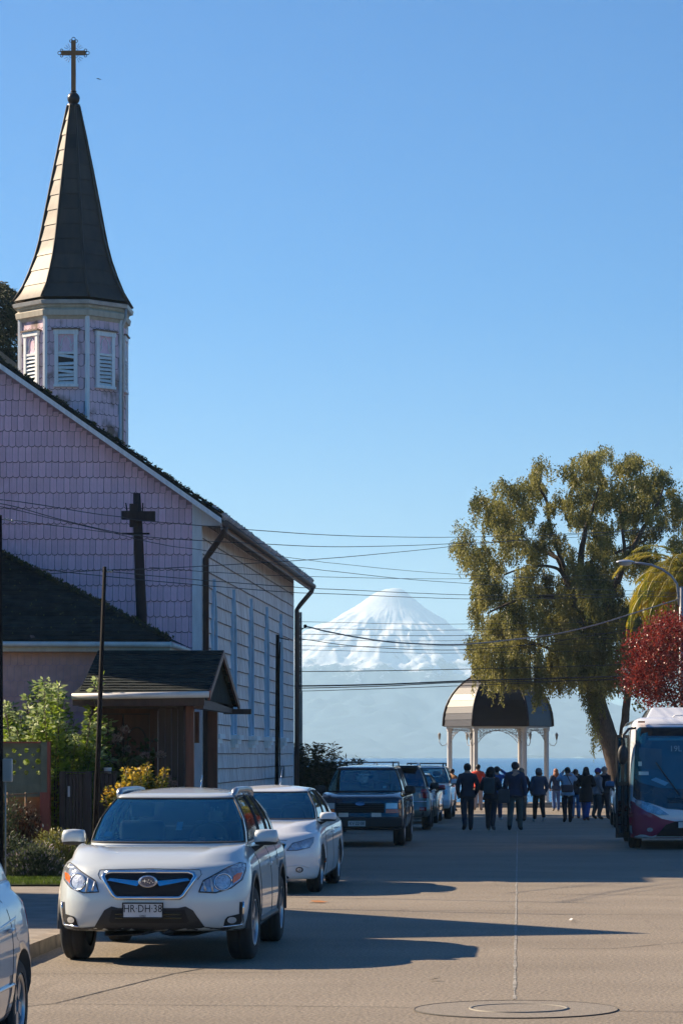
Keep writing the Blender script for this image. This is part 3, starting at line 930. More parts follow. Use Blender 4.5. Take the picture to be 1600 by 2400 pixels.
PH = empty('parish_house', (0, 0, 0))
tag(PH, 'low salmon annex with a mossy dark hip roof before the church gable', 'house')
AX, AY0, AY1, AZ = -5.75, 48.6, 51.35, 3.78
w_ = MB().box(-16, AY0 + .32, 0, AX - .28, AY1 - .1, AZ - .05).build('wall', m_pinkback, PH)
shp = shingle_mesh(.115, .32, .02, 'shingle', m_wall2)
ms = MB()
for r_, z in enumerate((3.7, 3.44, 3.18, 2.92)):
    x = -10.0 + (r_ % 2) * .058
    while x < AX - .34:
        ms.add([(v.co.x + x, v.co.y + AY0 + .32, v.co.z + z) for v in shp.vertices], [tuple(q.vertices) for q in shp.polygons]); ms.m[-len(shp.polygons):] = [q.material_index for q in shp.polygons]
        x += .1165
ms.build('shingle', [m_wall2, m_pinkback], w_, kind='stuff')
# hip roof as lapped courses: front face between the eave and a hip rising to the upper left
roof = empty('hip_roof', (0, 0, 0), parent=PH)
nC = 26
ZR = 5.62; slope = (ZR - AZ) / (AY1 - AY0)
for i in range(nC):
    t0, t1 = i / nC, (i + 1) / nC + .012
    def edge(t): return AX - 3.75 * t, AY0 + (AY1 - AY0) * min(t, 1.0), AZ + (ZR - AZ) * min(t, 1.0)
    xa, ya, za = edge(t0); xb, yb, zb = edge(t1)
    mb = MB(); n = 40
    lo_, hi_, un = [], [], []
    for j in range(n + 1):
        xx = -16 + (xa + 16) * j / n
        wv = .010 * noise.noise(Vector((xx * 4, i * 1.7, 2)))
        lo_.append((xx, ya, za + .035 + wv)); un.append((xx, ya + .01, za - .01))
    for j in range(n + 1):
        xx = -16 + (xb + 16) * j / n
        hi_.append((xx, yb, zb + .012))
    mb.grid([un, lo_], smooth=False); mb.grid([lo_, hi_], smooth=False)
    mb.build('roof_course', m_slate, roof)
MB().add([(AX, AY0, AZ), (AX, AY1, AZ), (AX - 3.75, AY1, ZR)], [(0, 1, 2)]).build('roof_side', m_slate, roof)
MB().tube([(AX, AY0, AZ + .03), (AX - 3.75, AY1, ZR + .03)], .045, 6).build('hip_cap', m_slate, roof)
p0, p1 = at(-10, 1415, 50.6), at(80, 1503, 48.7)
MB().tube([p0 + Vector((0, -.1, .08)), p1 + Vector((0, -.05, .03))], .05, 6).build('hip_cap', M('lead_strip', (.12, .09, .09), .6), roof)
mo = MB()
for i in range(900):
    t = rnd.random() ** .9
    hip = rnd.random() < .72
    x = AX - 3.75 * t + (rnd.uniform(-.06, .10) if hip else -rnd.random() * 4)
    y = AY0 + (AY1 - AY0) * t; z = AZ + (ZR - AZ) * t + .03
    for q in range(3):
        a = rnd.uniform(0, 6.3); s = rnd.uniform(.015, .05) * (1 if hip else .6)
        mo.add([(x, y, z), (x + s * math.cos(a), y + s * math.sin(a), z + rnd.uniform(.01, .07) * (1 if hip else .4)), (x + s * math.cos(a + 1), y + s * math.sin(a + 1), z + rnd.uniform(0, .05))], [(0, 1, 2)])
mo.build('moss', m_moss, roof, kind='stuff')
MB().tube([(-16, AY0 - .05, AZ - .03), (AX + .02, AY0 - .05, AZ - .06)], .045, 8).build('gutter', m_fascia, PH)
MB().tube([(AX + .02, AY0 - .05, AZ - .06), (AX + .04, AY1 - .3, AZ - .08)], .045, 8).build('gutter', m_fascia, PH)
MB().box(-16, AY0, AZ - .17, AX - .0, AY0 + .02, AZ - .06).build('fascia', m_cornice, PH)
MB().box(AX - .02, AY0 + .02, AZ - .17, AX, AY1, AZ - .06).build('fascia', m_cornice, PH)
MB().box(-16, AY0 + .02, AZ - .18, AX - .02, AY0 + .32, AZ - .165).build('soffit', m_soffit, PH)
MB().tube([(-9.12, AY0 - .02, AZ - .1), (-9.12, AY0 + .2, AZ - .35), (-9.12, AY0 + .2, 0)], .05, 8).build('drainpipe', m_trim, PH)

shade_block = MB().box(-12.2, 49.0, 0, -10.5, 51.3, 8.2).build('wall', m_wall2, PH)  # unseen tall block added left of view to shade the porch roof
MB().box(-12.4, 48.9, 8.2, -10.4, 51.4, 8.35).build('shade_block_top', m_slate, PH)

# ------------------------------------------------------------------ porch with a gabled roof in front of the doors
PO = empty('entrance_porch', (0, 0, 0))
tag(PO, 'brown timber porch with a dark gabled roof before the annex doors', 'porch')
RY, RZ = 48.05, 3.60; EY0, EZ = 45.9, 2.84; EY1 = 50.9; EZ1 = 2.74
XR = -4.82; XL = -6.85
pr = empty('gable_roof', (0, 0, 0), parent=PO)
nC = 17
for side_ in (0, 1):
    ye, ze_ = (EY0, EZ) if side_ == 0 else (EY1, EZ1)
    for i in range(nC if side_ == 0 else 9):
        nn = nC if side_ == 0 else 9
        t0, t1 = i / nn, min(1, (i + 1) / nn + .02)
        ya, za = ye + (RY - ye) * t0, ze_ + (RZ - ze_) * t0
        yb, zb = ye + (RY - ye) * t1, ze_ + (RZ - ze_) * t1
        mb = MB(); n = 16
        lo_ = [(XL - .5 * (1 - 0) * 0 + (XR - XL) * j / n - (0 if j else .0), ya, za + .03 + .007 * noise.noise(Vector((j * 1.1, i * 2.3, side_ * 7)))) for j in range(n + 1)]
        un = [(p[0], ya + (.01 if side_ == 0 else -.01), za - .012) for p in lo_]
        hi_ = [(p[0], yb, zb + .008) for p in lo_]
        mb.grid([un, lo_], smooth=False); mb.grid([lo_, hi_], smooth=False)
        fixn(mb.build('roof_course', m_slate, pr))
# left end of the roof slopes back as a hip
MB().add([(XL, EY0, EZ + .02), (XL, RY, RZ + .02), (XL - .10, RY - .3, EZ + .30), (XL - .10, EY0, EZ + .02)], [(0, 1, 2, 3)]).build('roof_side', m_slate, pr)
mb = MB()
mb.prism([(XR - .10, EY0 + .03, EZ - .05), (XR - .10, RY, RZ - .05), (XR - .10, EY1 - .03, EZ1 - .05)], (-.03, 0, 0))
mb.build('gable_shade_fill', m_slate, PO)  # dark sheet standing in for the shaded inside of the gable
mb = MB()
for (ye, ze_) in ((EY0, EZ), (EY1, EZ1)):
    mb.prism([(XR - .02, ye, ze_ - .09), (XR - .02, ye, ze_ + .02), (XR - .02, RY, RZ + .01), (XR - .02, RY, RZ - .11)], (.035, 0, 0))
fixn(mb.build('barge_board', m_brown, PO, kind=None))
MB().tube([(XL - .1, EY0 - .05, EZ - .03), (XR, EY0 - .05, EZ + .005)], .05, 8).build('gutter', m_fascia, PO)
MB().box(XL - .1, EY0 + .02, EZ - .17, XR - .08, EY0 + .12, EZ - .05).build('eave_beam', m_brown2, PO)
MB().box(XR - .24, EY0 + .1, EZ - .22, XR - .10, EY1 - .1, EZ - .08).build('tie_beam', m_brown2, PO)
MB().box(XR - .25, EY1 - .28, EZ1 - .14, XR + .22, EY1 - .18, EZ1 - .05).build('beam_end', m_brown2, PO)
def post(px0, px1, y, ztop):
    X0, X1 = (px0 - 1215) / F * y, (px1 - 1215) / F * y
    MB().box(X0, y, 0.1, X1, y + .13, ztop).build('post', m_brown, PO)
post(436, 454, 46.4, EZ - .17)
post(487, 509, 49.6, EZ1 - .02)
MB().box(-5.42, 49.2, 2.1, -5.34, 49.3, 2.62).build('post', m_brown, PO)
# side wall of the porch (vertical boards) and recessed double door
px = 372
while px < 436:
    X0 = (px - 1215) / F * 47.2
    MB().box(X0 + .004, 47.2, .1, X0 + .098, 47.25, 2.72).build('wall_board', m_brown2, PO)
    px += 14.9
MB().box(-7.1, 48.45, .1, -5.9, 48.5, 2.75).build('back_wall', m_brown2, PO)
MB().box(-6.9, 46.2, 2.66, -5.35, 48.5, 2.70).build('ceiling', m_brown2, PO)
for k, (a, b) in enumerate(((228, 288), (290, 352))):
    X0, X1 = (a - 1215) / F * 48.2, (b - 1215) / F * 48.2
    dr = MB().box(X0 + .01, 48.2, .1, X1 - .01, 48.25, 2.56).build('door', m_brown, PO)
    mb = MB(); cxm = (X0 + X1) / 2; hw = (X1 - X0) / 2 - .07
    mb.tube([(cxm - hw, 48.19, .3), (cxm - hw, 48.19, 2.15)] + [(cxm - hw * math.cos(a_), 48.19, 2.15 + .2 * math.sin(a_)) for a_ in (.4, .8, 1.2, 1.57, 1.95, 2.35, 2.75)] + [(cxm + hw, 48.19, 2.15), (cxm + hw, 48.19, .3)], .014, 6)
    mb.build('arched_moulding', m_brown2, dr)
MB().box((222 - 1215) / F * 48.2, 48.17, 2.58, (372 - 1215) / F * 48.2, 48.25, 2.66).build('lintel', m_brown, PO)
MB().box((354 - 1215) / F * 48.2, 48.05, .1, (372 - 1215) / F * 48.2, 48.2, 2.62).build('door_post', m_brown, PO)
MB().box(-7.7, 45.6, 0.0, -4.9, 50.8, .12).build('step', m_pave, PO)

# ------------------------------------------------------------------ ground and fence of the front garden
MB().box(-16, 39.8, -.05, -4.72, 46.2, .15).build('garden_soil', m_earth, kind='structure')
FY = 45.2
# green pierced panel with an orange red post
GP = empty('pierced_fence_panel', (0, FY, 0))
tag(GP, 'green fence panel pierced with round and cross shaped holes beside a red post', 'fence')
q = FY / F
def lx(px): return (px - 1215) * q
def lz(py): return EYE + (1768 - py) * q
mb = MB()
# build the plate as a field of cells, leaving the holes open
holes = []
for (a, b, r, kind) in ((62, 1786, 8.0, 'o'), (33, 1786, 6, 'o'), (90, 1785, 7, 'o'), (62, 1759, 5.5, 'o'), (33, 1759, 5.5, 'o'), (90, 1759, 5, 'o'), (62, 1811, 5.5, 'o'), (33, 1811, 5.5, 'o'), (90, 1811, 5.5, 'o'),
                        (46, 1769, 4.6, '+'), (78, 1769, 5.0, '+'), (46, 1799, 4.6, '+'), (78, 1799, 5.0, '+'), (17, 1769, 5.0, '+'), (17, 1799, 5, '+')):
    holes.append((a, b, r, kind))
def inhole(x, y):
    for a, b, r, k in holes:
        dx, dy = x - a, y - b
        if k == 'o' and dx * dx + dy * dy < r * r: return True
        if k == '+' and ((abs(dx) < r and abs(dy) < 1.5) or (abs(dy) < r and abs(dx) < 1.5)): return True
    return False
st = 1.5
bm = bmesh.new(); vc = {}
def gv(i, j, s):
    key = (i, j, s)
    if key not in vc: vc[key] = bm.verts.new((lx(-6 + i * st), 0.03 * s, lz(1745 + j * st)))
    return vc[key]
NX, NZ = int((102 + 6) / st), int((1838 - 1745) / st)
cells = {(i, j) for i in range(NX) for j in range(NZ) if not inhole(-6 + (i + .5) * st, 1745 + (j + .5) * st)}
for (i, j) in cells:
    bm.faces.new([gv(i, j, 0), gv(i + 1, j, 0), gv(i + 1, j + 1, 0), gv(i, j + 1, 0)])
    for (di, dj, e) in ((-1, 0, ((0, 0), (0, 1))), (1, 0, ((1, 0), (1, 1))), (0, -1, ((0, 0), (1, 0))), (0, 1, ((0, 1), (1, 1)))):
        if (i + di, j + dj) not in cells:
            a, b = e
            try: bm.faces.new([gv(i + a[0], j + a[1], 0), gv(i + b[0], j + b[1], 0), gv(i + b[0], j + b[1], 1), gv(i + a[0], j + a[1], 1)])
            except ValueError: pass
me = bpy.data.meshes.new('pierced_plate'); bmesh.ops.recalc_face_normals(bm, faces=bm.faces); bm.to_mesh(me); bm.free()
me.materials.append(m_green)
link('pierced_plate', me, GP)
MB().box(lx(-8), -.08, lz(1738), lx(98), .06, lz(1742) + .0).build('top_rail', m_redpost, GP)
MB().box(lx(-8), -.06, lz(1745), lx(98), .03, lz(1739)).build('frame_rail', m_green, GP)
MB().box(lx(98), -.06, lz(1858), lx(113), .05, lz(1740)).build('frame_post', m_green, GP)
MB().box(lx(-8), -.03, lz(1868), lx(98), .03, lz(1838)).build('lower_board', m_green, GP)
MB().box(lx(96), -.07, .1, lx(118.5), .06, lz(1857)).build('post', m_redpost, GP)
MB().box(lx(113), -.07, lz(1857), lx(118.5), .06, lz(1738)).build('post', m_redpost, GP)
MB().box(-16, .10, .1, lx(96), .2, lz(1868)).build('low_wall', m_wallo, GP)
IR = empty('iron_railing', (0, FY - .35, 0))
tag(IR, 'thin rusty iron railing standing before the green fence panel', 'railing')
for px in (-12, 28, 70):
    MB().tube([(lx(px), 0, .1), (lx(px), 0, lz(1856))], .016, 6).build('bar', m_wallo, IR)
for py in (1862, 1955):
    MB().tube([(-16, 0, lz(py + 2)), (lx(40), 0, lz(py)), (lx(98), 0, lz(py - 4))], .013, 6).build('rail', m_wallo, IR)

# dark board gate, two leaves
GT = empty('yard_gate', (0, FY + .2, 0))
tag(GT, 'dark brown two leaf board gate between the red post and the porch', 'gate')
for (a, b, t, dy) in ((150, 197, 1813, 0), (211, 266, 1812, .15)):
    n = 6
    for i in range(n):
        x0, x1 = lx(a + (b - a) * i / n), lx(a + (b - a) * (i + 1) / n)
        MB().box(x0 + .004, dy, .12, x1 - .004, dy + .04, lz(t + rnd.uniform(0, 2))).build('board', m_fence, GT)
    MB().box(lx(a) - .01, dy - .04, lz(t - 1), lx(b) + .01, dy + .06, lz(t - 4)).build('cap_rail', m_fence, GT)
for (a, b) in ((136, 149), (197, 210)):
    MB().box(lx(a), -.05, .1, lx(b), .08, lz(1808)).build('post', m_fence, GT)
mb = MB()
mb.box(lx(155), -.012, lz(1868), lx(160), -.003, lz(1843))
mb.build('plate', M('white_tag', (.7, .7, .68), .5), GT)

# white flower pot / can on the gate and intercom box on the dark pole
pt = MB().lathe([(.05, 0), (.055, 0), (.062, .085), (.066, .09), (.058, .09), (.05, .01)], 14).build('flower_pot', M('white_pot', (.75, .75, .73), .4), None, (lx(244), FY + .42, lz(1813)))
tag(pt, 'small white pot standing on top of the dark gate', 'pot')

# ------------------------------------------------------------------ neighbouring house left of the picture (throws the pointed shadow on the road)
NB = empty('neighbour_house', (0, 0, 0))
tag(NB, 'house with a steep gable left of the pavement, throwing the pointed shadow on the road', 'house')
mb = MB()
gx = -9.5
mb.prism([(gx, 32.6, 0), (gx, 39.0, 0), (gx, 39.0, 4.0), (gx, 35.7, 7.05), (gx, 32.6, 4.0)], (-7, 0, 0))
fixn(mb.build('wall', m_wallo, NB))
for (ya, za, yb, zb) in ((32.3, 3.75, 35.7, 7.1), (39.3, 3.75, 35.7, 7.1)):
    mb = MB(); mb.prism([(gx + .2, ya, za), (gx + .2, yb, zb), (gx + .2, yb, zb + .12), (gx + .2, ya, za + .12)], (-7.5, 0, 0))
    fixn(mb.build('roof', m_slate, NB))
# unseen block added behind the church to shade the far part of the street
HB = empty('shade_building', (0, 0, 0))
tag(HB, 'unseen tall block added beyond the church to shade the far end of the street', 'building')
MB().box(-26, 71.5, -.2, -15.0, 103, 13.6).build('wall', m_wallo, HB)
mb = MB(); mb.prism([(-15.0, 71.5, 13.6), (-26.3, 71.5, 13.6), (-20.5, 71.5, 16)], (0, 31.5, 0))
fixn(mb.build('roof', m_slate, HB))
# ------------------------------------------------------------------ vehicles
def paint(name, col, rough=0.35, coat=1.0, metal=0.0):
    return M(name, col, rough, metal, var=0.03, scale=1.5, coat=coat, rand=0.0)
m_pearl = paint('pearl_white_paint', (0.60, 0.64, 0.63), .34, 1.0, .10)
m_white = paint('white_paint', (0.74, 0.76, 0.76), .35)
m_navy = paint('dark_blue_paint', (0.012, 0.022, 0.04), .25)
m_silvergreen = paint('grey_green_paint', (0.16, 0.19, 0.18), .35, 1, .5)
m_plastic = M('black_plastic', (0.022, 0.023, 0.025), 0.55, bump=.1)
m_void = M('grille_void', (0.006, 0.006, 0.007), 0.7)
m_chrome = M('chrome', (0.75, 0.77, 0.80), 0.12, 1.0, var=.02)
m_rubber = M('tyre_rubber', (0.018, 0.018, 0.019), 0.8, bump=.3, scale=20)
m_rim = M('alloy_rim', (0.42, 0.43, 0.45), 0.3, 0.8)
m_int = M('car_interior', (0.045, 0.048, 0.052), 0.8)
m_seat = M('seat_cloth', (0.10, 0.10, 0.11), 0.85)
m_lamp = M('lamp_glass', (0.33, 0.36, 0.40), 0.08, 0.35, var=.35, scale=26, coat=1, spec=.8)
m_bulb = M('lamp_reflector', (0.62, 0.62, 0.60), 0.30, 0.35, coat=1)
m_lens = M('lamp_lens', (0.55, 0.57, 0.58), .25, .5, var=.4, scale=60, coat=1)
m_amber = M('amber_lens', (0.85, 0.16, 0.02), 0.2, coat=1)
m_redl = M('red_lens', (0.36, 0.015, 0.02), 0.2, coat=1)
m_plate = M('number_plate', (0.62, 0.62, 0.60), 0.45)
m_ink = M('black_print', (0.012, 0.012, 0.012), 0.6)
m_sticker = M('pale_sticker', (0.60, 0.68, 0.66), 0.6)
m_joint = M('panel_joint', (0.035, 0.036, 0.038), 0.7)
def glassmat(name, tint, refl, gcol=(0.75, 0.88, 1.0)):
    m = bpy.data.materials.new(name); m.use_nodes = True
    t = m.node_tree; t.nodes.clear(); L = t.links.new
    o = t.nodes.new('ShaderNodeOutputMaterial'); mx = t.nodes.new('ShaderNodeMixShader')
    tr = t.nodes.new('ShaderNodeBsdfTransparent'); gl = t.nodes.new('ShaderNodeBsdfGlossy')
    fr = t.nodes.new('ShaderNodeFresnel'); fr.inputs['IOR'].default_value = 1.5
    ad = t.nodes.new('ShaderNodeMath'); ad.inputs[1].default_value = refl; ad.use_clamp = True
    tr.inputs[0].default_value = (*tint, 1); gl.inputs['Color'].default_value = (*gcol, 1); gl.inputs['Roughness'].default_value = 0.03
    L(fr.outputs[0], ad.inputs[0]); L(ad.outputs[0], mx.inputs[0]); L(tr.outputs[0], mx.inputs[1]); L(gl.outputs[0], mx.inputs[2])
    L(mx.outputs[0], o.inputs['Surface'])
    return m
m_glass = glassmat('windscreen_glass', (0.60, 0.90, 0.98), 0.20, (0.32, 0.86, 1.0))
m_sideglass = glassmat('side_window_glass', (0.22, 0.27, 0.28), 0.16)

def cr(p0, p1, p2, p3, t):
    return 0.5 * ((2 * p1) + (-p0 + p2) * t + (2 * p0 - 5 * p1 + 4 * p2 - p3) * t * t + (-p0 + 3 * p1 - 3 * p2 + p3) * t ** 3)

def build_car(root, P, paintm):
    L_, W = P['L'], P['W']
    D, Dr = P.get('D', .62), P.get('Dr', .42)
    e1, e2 = P.get('e1', .70), P.get('e2', .85)
    NF = 14
    ss = P['s']                                   # fractions along the side, pillar edges included
    cols = []                                     # (kind, a, b)
    for k in range(NF): cols.append(('f', R(90) * k / NF))
    for s in ss: cols.append(('s', s))
    for k in range(NF - 1, -1, -1): cols.append(('r', R(90) * k / NF))
    def loop(Wd, yf, Df, yr, Drr):
        """half outline: front centre -> side -> rear centre"""
        out = []
        for kind, a in cols:
            if kind == 'f': out.append((Wd * math.sin(a) ** e1 if a > 0 else 0.0, yf + Df * (1 - max(0, math.cos(a)) ** e2)))
            elif kind == 's': out.append((Wd, yf + Df + (yr - Drr - yf - Df) * a))
            else: out.append((Wd * math.sin(a) ** .6 if a > 0 else 0.0, yr - Drr * (1 - max(0, math.cos(a)) ** .8)))
        return out
    base = loop(W, 0, D, L_, Dr)
    zq = lambda zs, y: zs[0] + (zs[1] - zs[0]) * min(1, y / (L_ * .36)) if y < L_ * .36 else zs[1] + (zs[2] - zs[1]) * (y - L_ * .36) / (L_ * .64)
    levels = []
    for (zs, si, fi, ri) in P['levels']:
        lp = []
        for (x, y) in base:
            wf = max(0, 1 - y / (D + .55)); wr = max(0, 1 - (L_ - y) / (Dr + .5))
            lp.append(Vector((x * (1 - si / W), y + fi * min(1, wf * 1.6) - ri * min(1, wr * 1.5), zq(zs, y))))
        levels.append(lp)
    rings = [levels[0]]
    nl = len(levels)
    for a in range(nl - 1):
        for s in range(1, 4):
            t = s / 3
            rings.append([cr(levels[max(0, a - 1)][i], levels[a][i], levels[a + 1][i], levels[min(nl - 1, a + 2)][i], t) for i in range(len(base))])
    # greenhouse loops
    g0 = loop(P['Wg'], P['yc'], P['Dc'], P['yr0'], P.get('Dg', .18))
    g1 = loop(P['Wr'], P['yh'], P.get('Dh', .16), P['yr1'], P.get('Dg1', .12))
    zb = lambda y: P['belt'][0] + (P['belt'][1] - P['belt'][0]) * (y - P['yc']) / (P['yr0'] - P['yc'])
    def zr(y):
        t = (y - P['yh']) / (P['yr1'] - P['yh'])
        return P['roof'][0] * (1 - t) + P['roof'][1] * t + P.get('arch', .03) * 4 * t * (1 - t)
    G0 = [Vector((x, y, zb(y))) for x, y in g0]
    G1 = [Vector((x, y, zr(y))) for x, y in g1]
    top = rings[-1]
    for k in range(1, 8):
        t = k / 8
        rr = []
        for i, (a, b) in enumerate(zip(top, G0)):
            p = a.lerp(b, t)
            hood = P.get('hood', .035) * math.sin(math.pi * t ** .8)
            isf = cols[i][0] == 'f'
            isr = cols[i][0] == 'r'
            p.z += hood if isf or cols[i][0] == 's' and cols[i][1] < .05 else (P.get('boot', .02) * math.sin(math.pi * t) if isr else .008 * math.sin(math.pi * t))
            if isf and P.get('crease'):
                xc = P['crease'][0] + (P['crease'][1] - P['crease'][0]) * t
                p.z += P['crease'][2] * (1 / (1 + math.exp(-(p.x - xc) / .022))) * math.sin(math.pi * min(1, t * 1.15 + .05)) ** .6
            rr.append(p)
        rings.append(rr)
    rings.append(G0)
    def full(r):
        """half loop -> closed loop"""
        m = [Vector((-p.x, p.y, p.z)) for p in r[::-1][1:-1]] if abs(r[-1].x) < 1e-6 else [Vector((-p.x, p.y, p.z)) for p in r[::-1][:-1]]
        return list(r) + m
    mb = MB()
    R_ = [full(r) for r in rings]
    mb.grid(R_, closed=True)
    n = len(R_[0])
    k = len(mb.v); mb.v.append((0, L_ / 2, R_[0][0].z)); mb.v.append((0, (P['yc'] + P['yr0']) / 2, P['belt'][0] - .16))
    lastr = (len(R_) - 1) * n
    for i in range(n):
        mb.f.append([(i + 1) % n, i, k]); mb.m.append(1); mb.sm.append(False)
        mb.f.append([lastr + i, lastr + (i + 1) % n, k + 1]); mb.m.append(1); mb.sm.append(False)
    body = fixn(mb.build('body', [paintm, m_int], root))
    bvh = BVHTree.FromObject(body, bpy.context.evaluated_depsgraph_get()) if False else BVHTree.FromPolygons([v.co.copy() for v in body.data.vertices], [tuple(p.vertices) for p in body.data.polygons])
    # wheel arches
    for yw in P['axles']:
        for s in (-1, 1):
            c = MB().lathe([(P['r'] + P.get('gap', .06), -.20), (P['r'] + P.get('gap', .06), .20)], 32, smooth=True).build('cut', m_int)
            c.rotation_euler = (0, R(90), 0); c.location = (s * (W - .04), yw, P['r'] + .01)
            m = body.modifiers.new('c', 'BOOLEAN'); m.operation = 'DIFFERENCE'; m.solver = 'EXACT'; m.object = c
            # the cutter is placed in the body's own space
            c.parent = root
            freeze(body)
            me = c.data; bpy.data.objects.remove(c); bpy.data.meshes.remove(me)
    # cabin: pillars and roof painted, panes separate
    vs = [0, .06, .25, .5, .75, .92, 1.0]
    rows = []
    for v in vs:
        rr = []
        for i in range(len(G0)):
            p = G0[i].lerp(G1[i], v)
            bul = P.get('tumble', .035) * math.sin(math.pi * v)
            if cols[i][0] == 's': p.x += bul
            elif cols[i][0] == 'f': p.y -= bul * .8; p.x += bul * math.sin(cols[i][1]) ** 2; p.z += bul * .4
            else: p.y += bul; p.x += bul * math.sin(cols[i][1]) ** 2
            rr.append(p)
        rows.append(rr)
    roofr = []
    ym = (P['yh'] + P['yr1']) / 2
    for kk in range(1, 7):
        s = 1 - kk / 6
        s2 = max(s, .02)
        roofr.append([Vector((p.x * s2, ym + (p.y - ym) * s2, p.z + P.get('crown', .045) * (1 - s ** 2) + (zr(ym) - p.z) * (1 - s))) for p in rows[-1]])
    H = len(G0)
    def wintype(i):
        """pane name for the column between half index i and i+1"""
        a, b = cols[i], cols[(i + 1)] if i + 1 < H else None
        if b is None: return None
        if a[0] == 'f' and b[0] == 'f' and b[1] <= R(90) * (NF - P.get('ap', 2)) / NF + 1e-6: return 'windscreen'
        if a[0] == 'r' and b[0] == 'r' and a[1] <= R(90) * (NF - 3) / NF + 1e-6 and P.get('rearglass', True): return 'rear_window'
        if a[0] == 's' and b[0] == 's':
            for (lo, hi) in P['win']:
                if a[1] >= lo - 1e-6 and b[1] <= hi + 1e-6: return 'side_window_%g' % lo
        return None
    fr = MB(); panes = {}
    allrows = rows + roofr
    for i in range(H - 1):
        wt = wintype(i)
        for sgn in (1, -1):
            for j in range(len(allrows) - 1):
                q = [allrows[j][i], allrows[j][i + 1], allrows[j + 1][i + 1], allrows[j + 1][i]]
                q = [Vector((sgn * p.x, p.y, p.z)) for p in q]
                if sgn < 0: q = q[::-1]
                if wt and 1 <= j <= 4:
                    key = (wt, 0 if wt in ('windscreen', 'rear_window') else sgn)
                    panes.setdefault(key, MB()).add(q, [(0, 1, 2, 3)], 0, True)
                else: fr.add(q, [(0, 1, 2, 3)], 0, True)
    fo = fr.build('roof', [paintm, m_joint], root)
    def weld(o):
        bm = bmesh.new(); bm.from_mesh(o.data); bmesh.ops.remove_doubles(bm, verts=bm.verts, dist=.0008)
        bmesh.ops.recalc_face_normals(bm, faces=bm.faces); bm.to_mesh(o.data); bm.free()
    weld(fo)
    mod = fo.modifiers.new('s', 'SOLIDIFY'); mod.thickness = .035; mod.offset = -1; freeze(fo)
    for (wt, sgn), mbp in panes.items():
        nm = 'side_window' if wt.startswith('side') else wt
        o = mbp.build(nm, P.get('wglass', m_glass) if nm == 'windscreen' else P.get('sglass', m_sideglass), root)
        weld(o)
        # dark rubber seal round the pane
        bm = bmesh.new(); bm.from_mesh(o.data)
        ed = [e for e in bm.edges if e.is_boundary]
        sb = MB()
        for e in ed: sb.tube([e.verts[0].co, e.verts[1].co], .011, 4, cap=False)
        bm.free()
        sb.build('seal', m_joint, o)
    # floor of the cabin, seats, wheel
    def seat(x, y):
        mb = MB()
        zb_ = P['belt'][0]
        mb.box(x - .22, y, zb_ - .15, x + .22, y + .14, zb_ + .22)
        o = mb.build('seat', m_seat, root)
        bevel(o, .05, 3); freeze(o)
        h = MB().box(x - .12, y + .04, zb_ + .25, x + .12, y + .12, zb_ + .40).build('headrest', m_seat, o)
        bevel(h, .03, 3); freeze(h)
    ysit = P['yh'] + .25
    seat(-.36, ysit); seat(.36, ysit)
    b = MB().box(-.6, ysit + .85, P['belt'][0] - .1, .6, ysit + .98, P['belt'][0] + .15).build('rear_seat', m_seat, root); bevel(b, .04, 2); freeze(b)
    mb = MB(); mb.torus((.36, P['yh'] - .25, P['belt'][0] + .04), .18, .014, 'y', 20, 6)
    mb.build('steering_wheel', m_int, root)
    MB().box(-.11, P['yh'] + .02, P['roof'][0] - .13, .11, P['yh'] + .05, P['roof'][0] - .07).build('rear_view_mirror', m_int, root)
    d = MB().box(-.66, P['yc'] + .22, P['belt'][0] - .10, .66, P['yh'] - .22, P['belt'][0] + .01).build('dashboard', m_int, root); bevel(d, .04, 2); freeze(d)
    # wheels
    for yw in P['axles']:
        for s in (-1, 1):
            wheel(root, (s * (W - .115), yw, P['r']), P['r'], P.get('tw', .215), s, P.get('rimr', .66), turn=P.get('turn', 0) if yw == P['axles'][0] else 0, spokes=P.get('spokes', 5))
    return body, bvh

def wheel(root, c, r, wd, s, rr=.66, turn=0.0, spokes=5):
    w_ = empty('wheel', c, turn, parent=root)
    prof = [(r * rr, -wd / 2), (r * .88, -wd / 2), (r * .97, -wd / 2 + .02), (r, -wd / 2 + .045), (r - .006, -.05), (r, -.045), (r, -.006), (r - .008, -.003), (r - .008, .003), (r, .006), (r, .045), (r - .006, .05), (r, wd / 2 - .045), (r * .97, wd / 2 - .02), (r * .88, wd / 2), (r * rr, wd / 2)]
    mb = MB(); mb.lathe(prof, 40, cap=False)
    ty = mb.build('tyre', m_rubber, w_); ty.rotation_euler = (0, R(90), 0)
    mb = MB()
    k = r * rr
    mb.lathe([(k, -wd / 2 + .02), (k, wd / 2 - .006), (k - .018, wd / 2 - .004), (k - .03, wd / 2 - .03), (k - .04, .0), (k - .04, -wd / 2 + .03)], 40, cap=False)
    mb.lathe([(0.001, wd / 2 - .035), (.05, wd / 2 - .032), (.065, wd / 2 - .05), (.065, .0)], 20, cap=False)
    for i in range(spokes):
        a = 2 * math.pi * i / spokes
        d1 = Vector((math.cos(a), math.sin(a), 0)); d2 = Vector((-math.sin(a), math.cos(a), 0))
        z0, z1 = wd / 2 - .065, wd / 2 - .022
        p = [d1 * .05 + d2 * .032, d1 * (k - .02) + d2 * .05, d1 * (k - .02) - d2 * .05, d1 * .05 - d2 * .032]
        mb.prism([(q.x, q.y, z0) for q in p], (0, 0, z1 - z0))
    rm = mb.build('rim', m_rim, w_); rm.rotation_euler = (0, R(90 * s), 0)
    mb = MB(); mb.lathe([(k - .03, 0.0), (.01, 0.0)], 24, cap=False); mb.lathe([(k - .07, .012), (k * .35, .012)], 24, cap=False)
    dk = mb.build('brake_disc', m_void, w_); dk.rotation_euler = (0, R(90 * s), 0)
    return w_

